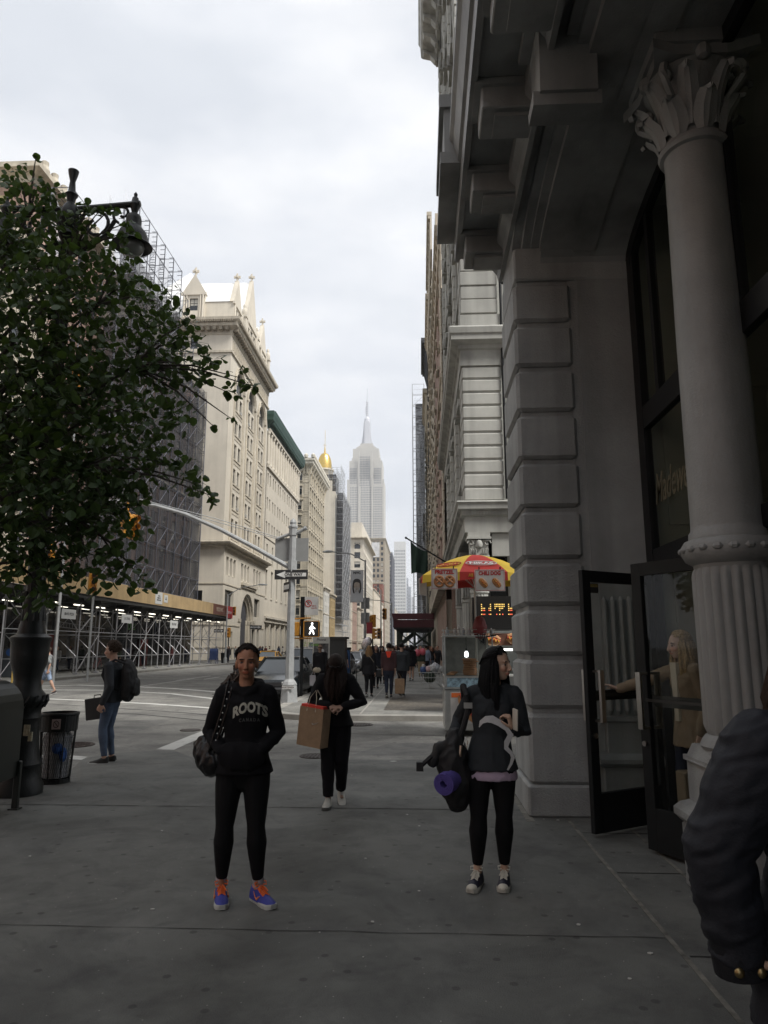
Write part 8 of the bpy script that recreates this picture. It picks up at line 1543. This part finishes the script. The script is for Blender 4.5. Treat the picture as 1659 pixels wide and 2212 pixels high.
# cast litter on the pavement
lt = MB(); rl = random.Random(9)
spots = [(850, 1645), (805, 1992), (790, 1855), (905, 1785), (1175, 1770), (1205, 1772), (880, 1760), (760, 1675), (350, 1795), (250, 1942), (330, 1965), (65, 1850), (1405, 2060), (1360, 2115), (905, 1925), (785, 2068), (1250, 1998), (690, 2015)]
for px, py in spots:
    p = onG(px, py, 0); s_ = rl.uniform(.006, .016); 
    if (px, py) == (850, 1645): s_ = .05; p = onG(px, py, -.1)
    m = MB(); a = rl.uniform(0, 3); n = 6; m.prism([(s_*rl.uniform(.6, 1.3)*math.cos(a+j), s_*rl.uniform(.5, 1)*math.sin(a+j)) for j in range(n)], 'z', 0, .004); o = m.build('litter_scrap', mat('scrap', (.45, .45, .42), .8), loc=(p.x, p.y, p.z+.001)); tag(o, 'pale litter scrap, %s one counted from the camera outwards' % ORD[sorted(spots, key=lambda q: -q[1]).index((px, py))], 'litter', 'pale scraps of litter on the pavement')
# ================================================================= PEOPLE FURTHER OFF
K = (.012, .012, .014)
def walk(ph): return dict(feet=((-.07, -.16*ph), (.07, .18*ph)), lift=(0, .05), hands=((-.22, .12*ph, .80), (.22, -.12*ph, .82)))
H = dict
def pp(label, px, py, rz, h, top, bottom, z=0, **k):
    p = onG(px, py, z); k.setdefault('lod', .017); return person(label, p.x, p.y, R_(rz), h, top, bottom, z=z, **k)
r, k = pp('person in sunglasses and black coat walking towards the camera with a white bag', 690, 1500, 5, 1.74, K, (.012, .012, .014), female=False, hair=('short', (.06, .04, .03)), skin=('mid', (.45, .28, .22)), coat=.45*1.74, **walk(.8), lod=.013)
m = MB(); T = k['T']; m.box(-.07, k['Hc'].y-.12, k['Hc'].z-.012, .07, k['Hc'].y-.095, k['Hc'].z+.015); m.build('sunglasses', m_blk, r)
b = thing('white_bag', 'white carrier bag held by the person in sunglasses', 'bag', (*onG(690, 1500).xy, 0)); m = MB(); m.cbox(-.34, -.12, .30, -.10, .0, .66, .01); m.tube([(-.30, -.06, .66), (-.22, -.05, .80), (-.14, -.06, .66)], .008, 4); m.build('bag_body', mat('bag_white', (.55, .53, .56), .6), b)
b = thing('parcel', 'crumpled beige parcel under the hand of the person in sunglasses', 'parcel', (*onG(690, 1500).xy, 0)); m = MB(); ellipsoid(m, (-.08, -.20, .84), (.14, .08, .09)); fuse(m, 'parcel_body', .02, mat('parcel', (.40, .35, .27), .8), b, 1, wrinkle=.02)
r, k = pp('person with long fair hair and black coat walking away beside the silver balloon', 797, 1506, 178, 1.68, K, K, hair=('long', (.22, .13, .06), .34), coat=.44*1.68, loose=1.25, legslim=1.05, **walk(.9), lod=.014)
b = thing('shoulder_bag', 'black bag on a long strap worn by the person with long fair hair', 'bag', (*onG(797, 1506).xy, 0), R_(178)); m = MB(); m.cbox(-.44, -.10, .66, -.20, .06, .92, .03); m.build('bag_body', m_lea, b, True); m = MB(); m.tube([(-.32, .0, .92), (-.1, .16, 1.25), (.05, .10, 1.42)], .012, 5); m.build('strap', mat('strap_tan', (.20, .17, .13)), b)
r, k = pp('person in a maroon top with orange hood and jeans walking away', 840, 1508, 180, 1.76, (.055, .028, .030), (.022, .028, .045), female=False, hair=('short', (.015, .012, .01)), skin=('mid', (.45, .28, .22)), sleeve=.75, sole=(.4, .4, .4), **walk(.5), lod=.014)
m = MB(); m.prism([(-.10, 1.50), (.10, 1.50), (.04, 1.30), (-.04, 1.30)], 'y', .105, .14); m.build('hood', cloth('hoodred', (.70, .06, .03)), r)
b = thing('paper_carrier', 'tall brown paper carrier held by the person in the maroon top', 'bag', (*onG(840, 1508).xy, 0)); m = MB(); m.tf = Matrix.Rotation(R_(12), 4, 'Z'); m.cbox(.20, -.14, .14, .50, .02, .62, .01); m.tube([(.27, -.06, .62), (.32, -.05, .80), (.40, -.06, .62)], .008, 4); m.build('bag_body', m_kraft, b)
b = thing('white_carrier', 'long white carrier swinging beside the brown paper carrier', 'bag', (*onG(858, 1503).xy, 0)); m = MB(); m.tf = Matrix.Rotation(R_(-22), 4, 'Y'); m.cbox(-.10, -.12, .38, .06, -.04, .82, .01); m.build('bag_body', mat('bag_white', (.55, .53, .56)), b)
r, k = pp('person in a dark grey jacket walking away to the right of the maroon top', 868, 1503, 176, 1.78, (.040, .044, .048), (.02, .022, .03), female=False, hair=('short', (.012, .010, .01)), **walk(-.7), loose=1.2, coat=.47*1.78, lod=.014)
pp('person in a short black dress with bare legs and ankle boots', 889, 1471, 184, 1.74, K, K, skin=('fair', (.48, .30, .22)), hair=('long', (.012, .01, .01), .2), coat=.40*1.74, loose=1.15, legs='bare', skirt=.42*1.74, **walk(.4))
pp('person in a dark green pullover and khaki trousers facing the camera', 909, 1463, 4, 1.70, (.035, .045, .035), (.30, .24, .15), female=False, hair=('short', (.012, .01, .01)), **walk(.3))
pp('person in a pale blue shirt standing in the crowd by the wall', 921, 1461, 200, 1.72, (.26, .32, .42), (.02, .022, .03), female=False, sleeve=.7, hair=('short', (.02, .015, .01)))
pp('person in a black vest top with red brown hair in the crowd', 932, 1456, 10, 1.66, K, (.10, .13, .18), hair=('long', (.20, .07, .03), .25), sleeve=.1)
pp('person in a cream cardigan at the right of the crowd', 938, 1455, 60, 1.62, (.42, .38, .30), (.3, .3, .3), hair=('long', (.05, .03, .02), .2))
pp('person in black with glasses against the wall at the crowd edge', 946, 1456, -30, 1.70, K, K, hair=('short', (.08, .05, .03)), female=False)
pp('person in a black T shirt and cap near the kerb', 738, 1478, 170, 1.74, K, (.03, .03, .035), female=False, sleeve=.45, hair=('short', (.03, .02, .02)))
pp('person with dark hair and scarf walking towards the camera beyond the fair haired one', 812, 1488, 8, 1.70, (.02, .025, .03), K, hair=('long', (.03, .018, .012), .2), **walk(.5))
pp('person in a black low necked top with fringe in the crowd', 826, 1478, 0, 1.66, K, K, hair=('bangs', (.012, .01, .01), .25), **walk(.3))
rc = random.Random(33); cols = [((.02, .02, .025), 'dark'), ((.10, .03, .03), 'red brown'), ((.05, .06, .09), 'navy'), ((.28, .28, .27), 'grey'), ((.45, .45, .44), 'white'), ((.06, .08, .05), 'olive'), ((.30, .10, .14), 'pink'), ((.03, .03, .03), 'black')]
proto = []
for i in range(6):
    c, nm = cols[i]; r, k = person('x', 0, 0, 0, 1.70+.02*(i % 3), c, cols[(i+3) % 4][0] if i % 2 else (.03, .035, .05), hair=('short' if i % 2 else 'long', (.03, .02, .015), .2), female=bool(i % 2 == 0), lod=.026, **walk(.6 if i % 2 else -.5)); proto.append(r)
used = set()
def clone(i, x, y, rz, label, group, z=0):
    r = proto[i % 6]
    if i % 6 not in used: used.add(i % 6); c = r
    else: c = copy_tree(r)
    c.location = (x, y, z); c.rotation_euler = (0, 0, R_(rz)); tag(c, label, 'person', group); return c
G1_ = 'walkers in the dense crowd under and before the maroon canopy'; G2_ = 'walkers along the pavement below the gabled building'; G3_ = 'people in the shadow of the left shed'
ys = sorted([37+rc.random()*12 for _ in range(10)]+[46+rc.random()*24 for _ in range(26)])
for i, y_ in enumerate(ys): clone(i, rc.uniform(-3.4 if y_ > 47 else -1.6, .95), y_, 180 if rc.random() < .55 else 0, '%s walker in the dense crowd, in %s' % (ORD[i], cols[i % 6][1]), G1_)
for i in range(18): clone(i, rc.uniform(-23.5, -20.6), 88+i*2.9+rc.random(), rc.choice((0, 180, 90, -90)), '%s walker in %s below the gabled and green corniced buildings' % (ORD[i], cols[i % 6][1]), G2_)
for i in range(7): clone(i+2, rc.uniform(-24, -21.5), 38+i*5.2+rc.random()*2, rc.choice((0, 180, 90)), '%s dim figure in the shadow under the left shed' % ORD[i], G3_)
for i, (px, py, lab) in enumerate(((493, 1432, 'pair of walkers in dark coats crossing at the left corner, nearer one'), (487, 1430, 'pair of walkers in dark coats crossing at the left corner, further one'), (466, 1428, 'walker in a pale top behind the blue mailbox'), (508, 1425, 'walker just left of the raised hair of the hooded person'))): p = onG(px, py, 0); clone(i, p.x, p.y, 90*(i % 3), lab, None)
# person in patterned shorts crossing at the left
r, k = pp('person in grey T shirt and blue patterned shorts striding across the left crossing', 98, 1500, -80, 1.76, (.20, .21, .21), cloth('plaid', (.22, .28, .38), .9, .75), z=RZ, female=False, sleeve=.45, legs='shorts', hair=('short', (.06, .04, .03)), skin=('fair', (.48, .30, .22)), feet=((-.06, -.32), (.06, .36)), lift=(0, .03), hands=((-.12, -.42, 1.45), (.22, .1, .9)), poles=((-.3, 0, -1), (.3, 1, 0)), shoe=(.04, .03, .03), lod=.014)
# balloons
def balloon(label, px, py, Y, r, mm, el=(1, 1, 1.15), tilt=0):
    p = onY(px, py, Y); T_ = thing('balloon', label, 'balloon', p, 0); m = MB(); ax = (Vector((math.cos(tilt), 0, math.sin(tilt))), Vector((0, 1, 0)), Vector((-math.sin(tilt), 0, math.cos(tilt)))); ellipsoid(m, (0, 0, 0), (r*el[0], r*el[1], r*el[2]), ax, 20, 14); m.build('balloon_skin', mm, T_, True); m = MB(); m.tube([(0, 0, -r*el[2]), (.02, 0, -r*el[2]-.05), (.0, 0, -r*el[2]-.9)], .004, 4); m.build('string', mat('string', (.4, .4, .4)), T_)
balloon('crinkled silver foil balloon floating over the walkers', 792, 1390, 26, .19, mat('foil', (.55, .50, .50), .18, .4, 20, metal=.9, bump=.8, bscale=14), (.9, .5, 1.3), R_(-28)); balloon('left pink balloon of the pair above the crowd', 902, 1410, 40, .17, mat('pink_balloon', (.55, .10, .14), .35)); balloon('right pink balloon of the pair above the crowd', 913, 1408, 40, .17, mat('pink_balloon', (.55, .10, .14)))
# ================================================================= AIR
hz = MB(); hz.box(-880, -100, -1.2, 880, 3400, 470); h = hz.build('haze', []); tag(h, kind='stuff'); hm = bpy.data.materials.new('haze_air'); hm.use_nodes = True; t = hm.node_tree; t.nodes.clear(); o = t.nodes.new('ShaderNodeOutputMaterial'); v = t.nodes.new('ShaderNodeVolumePrincipled'); v.inputs['Color'].default_value = (.92, .95, 1, 1); v.inputs['Density'].default_value = .00022; v.inputs['Anisotropy'].default_value = 0; t.links.new(v.outputs[0], o.inputs['Volume']); h.data.materials.append(hm)
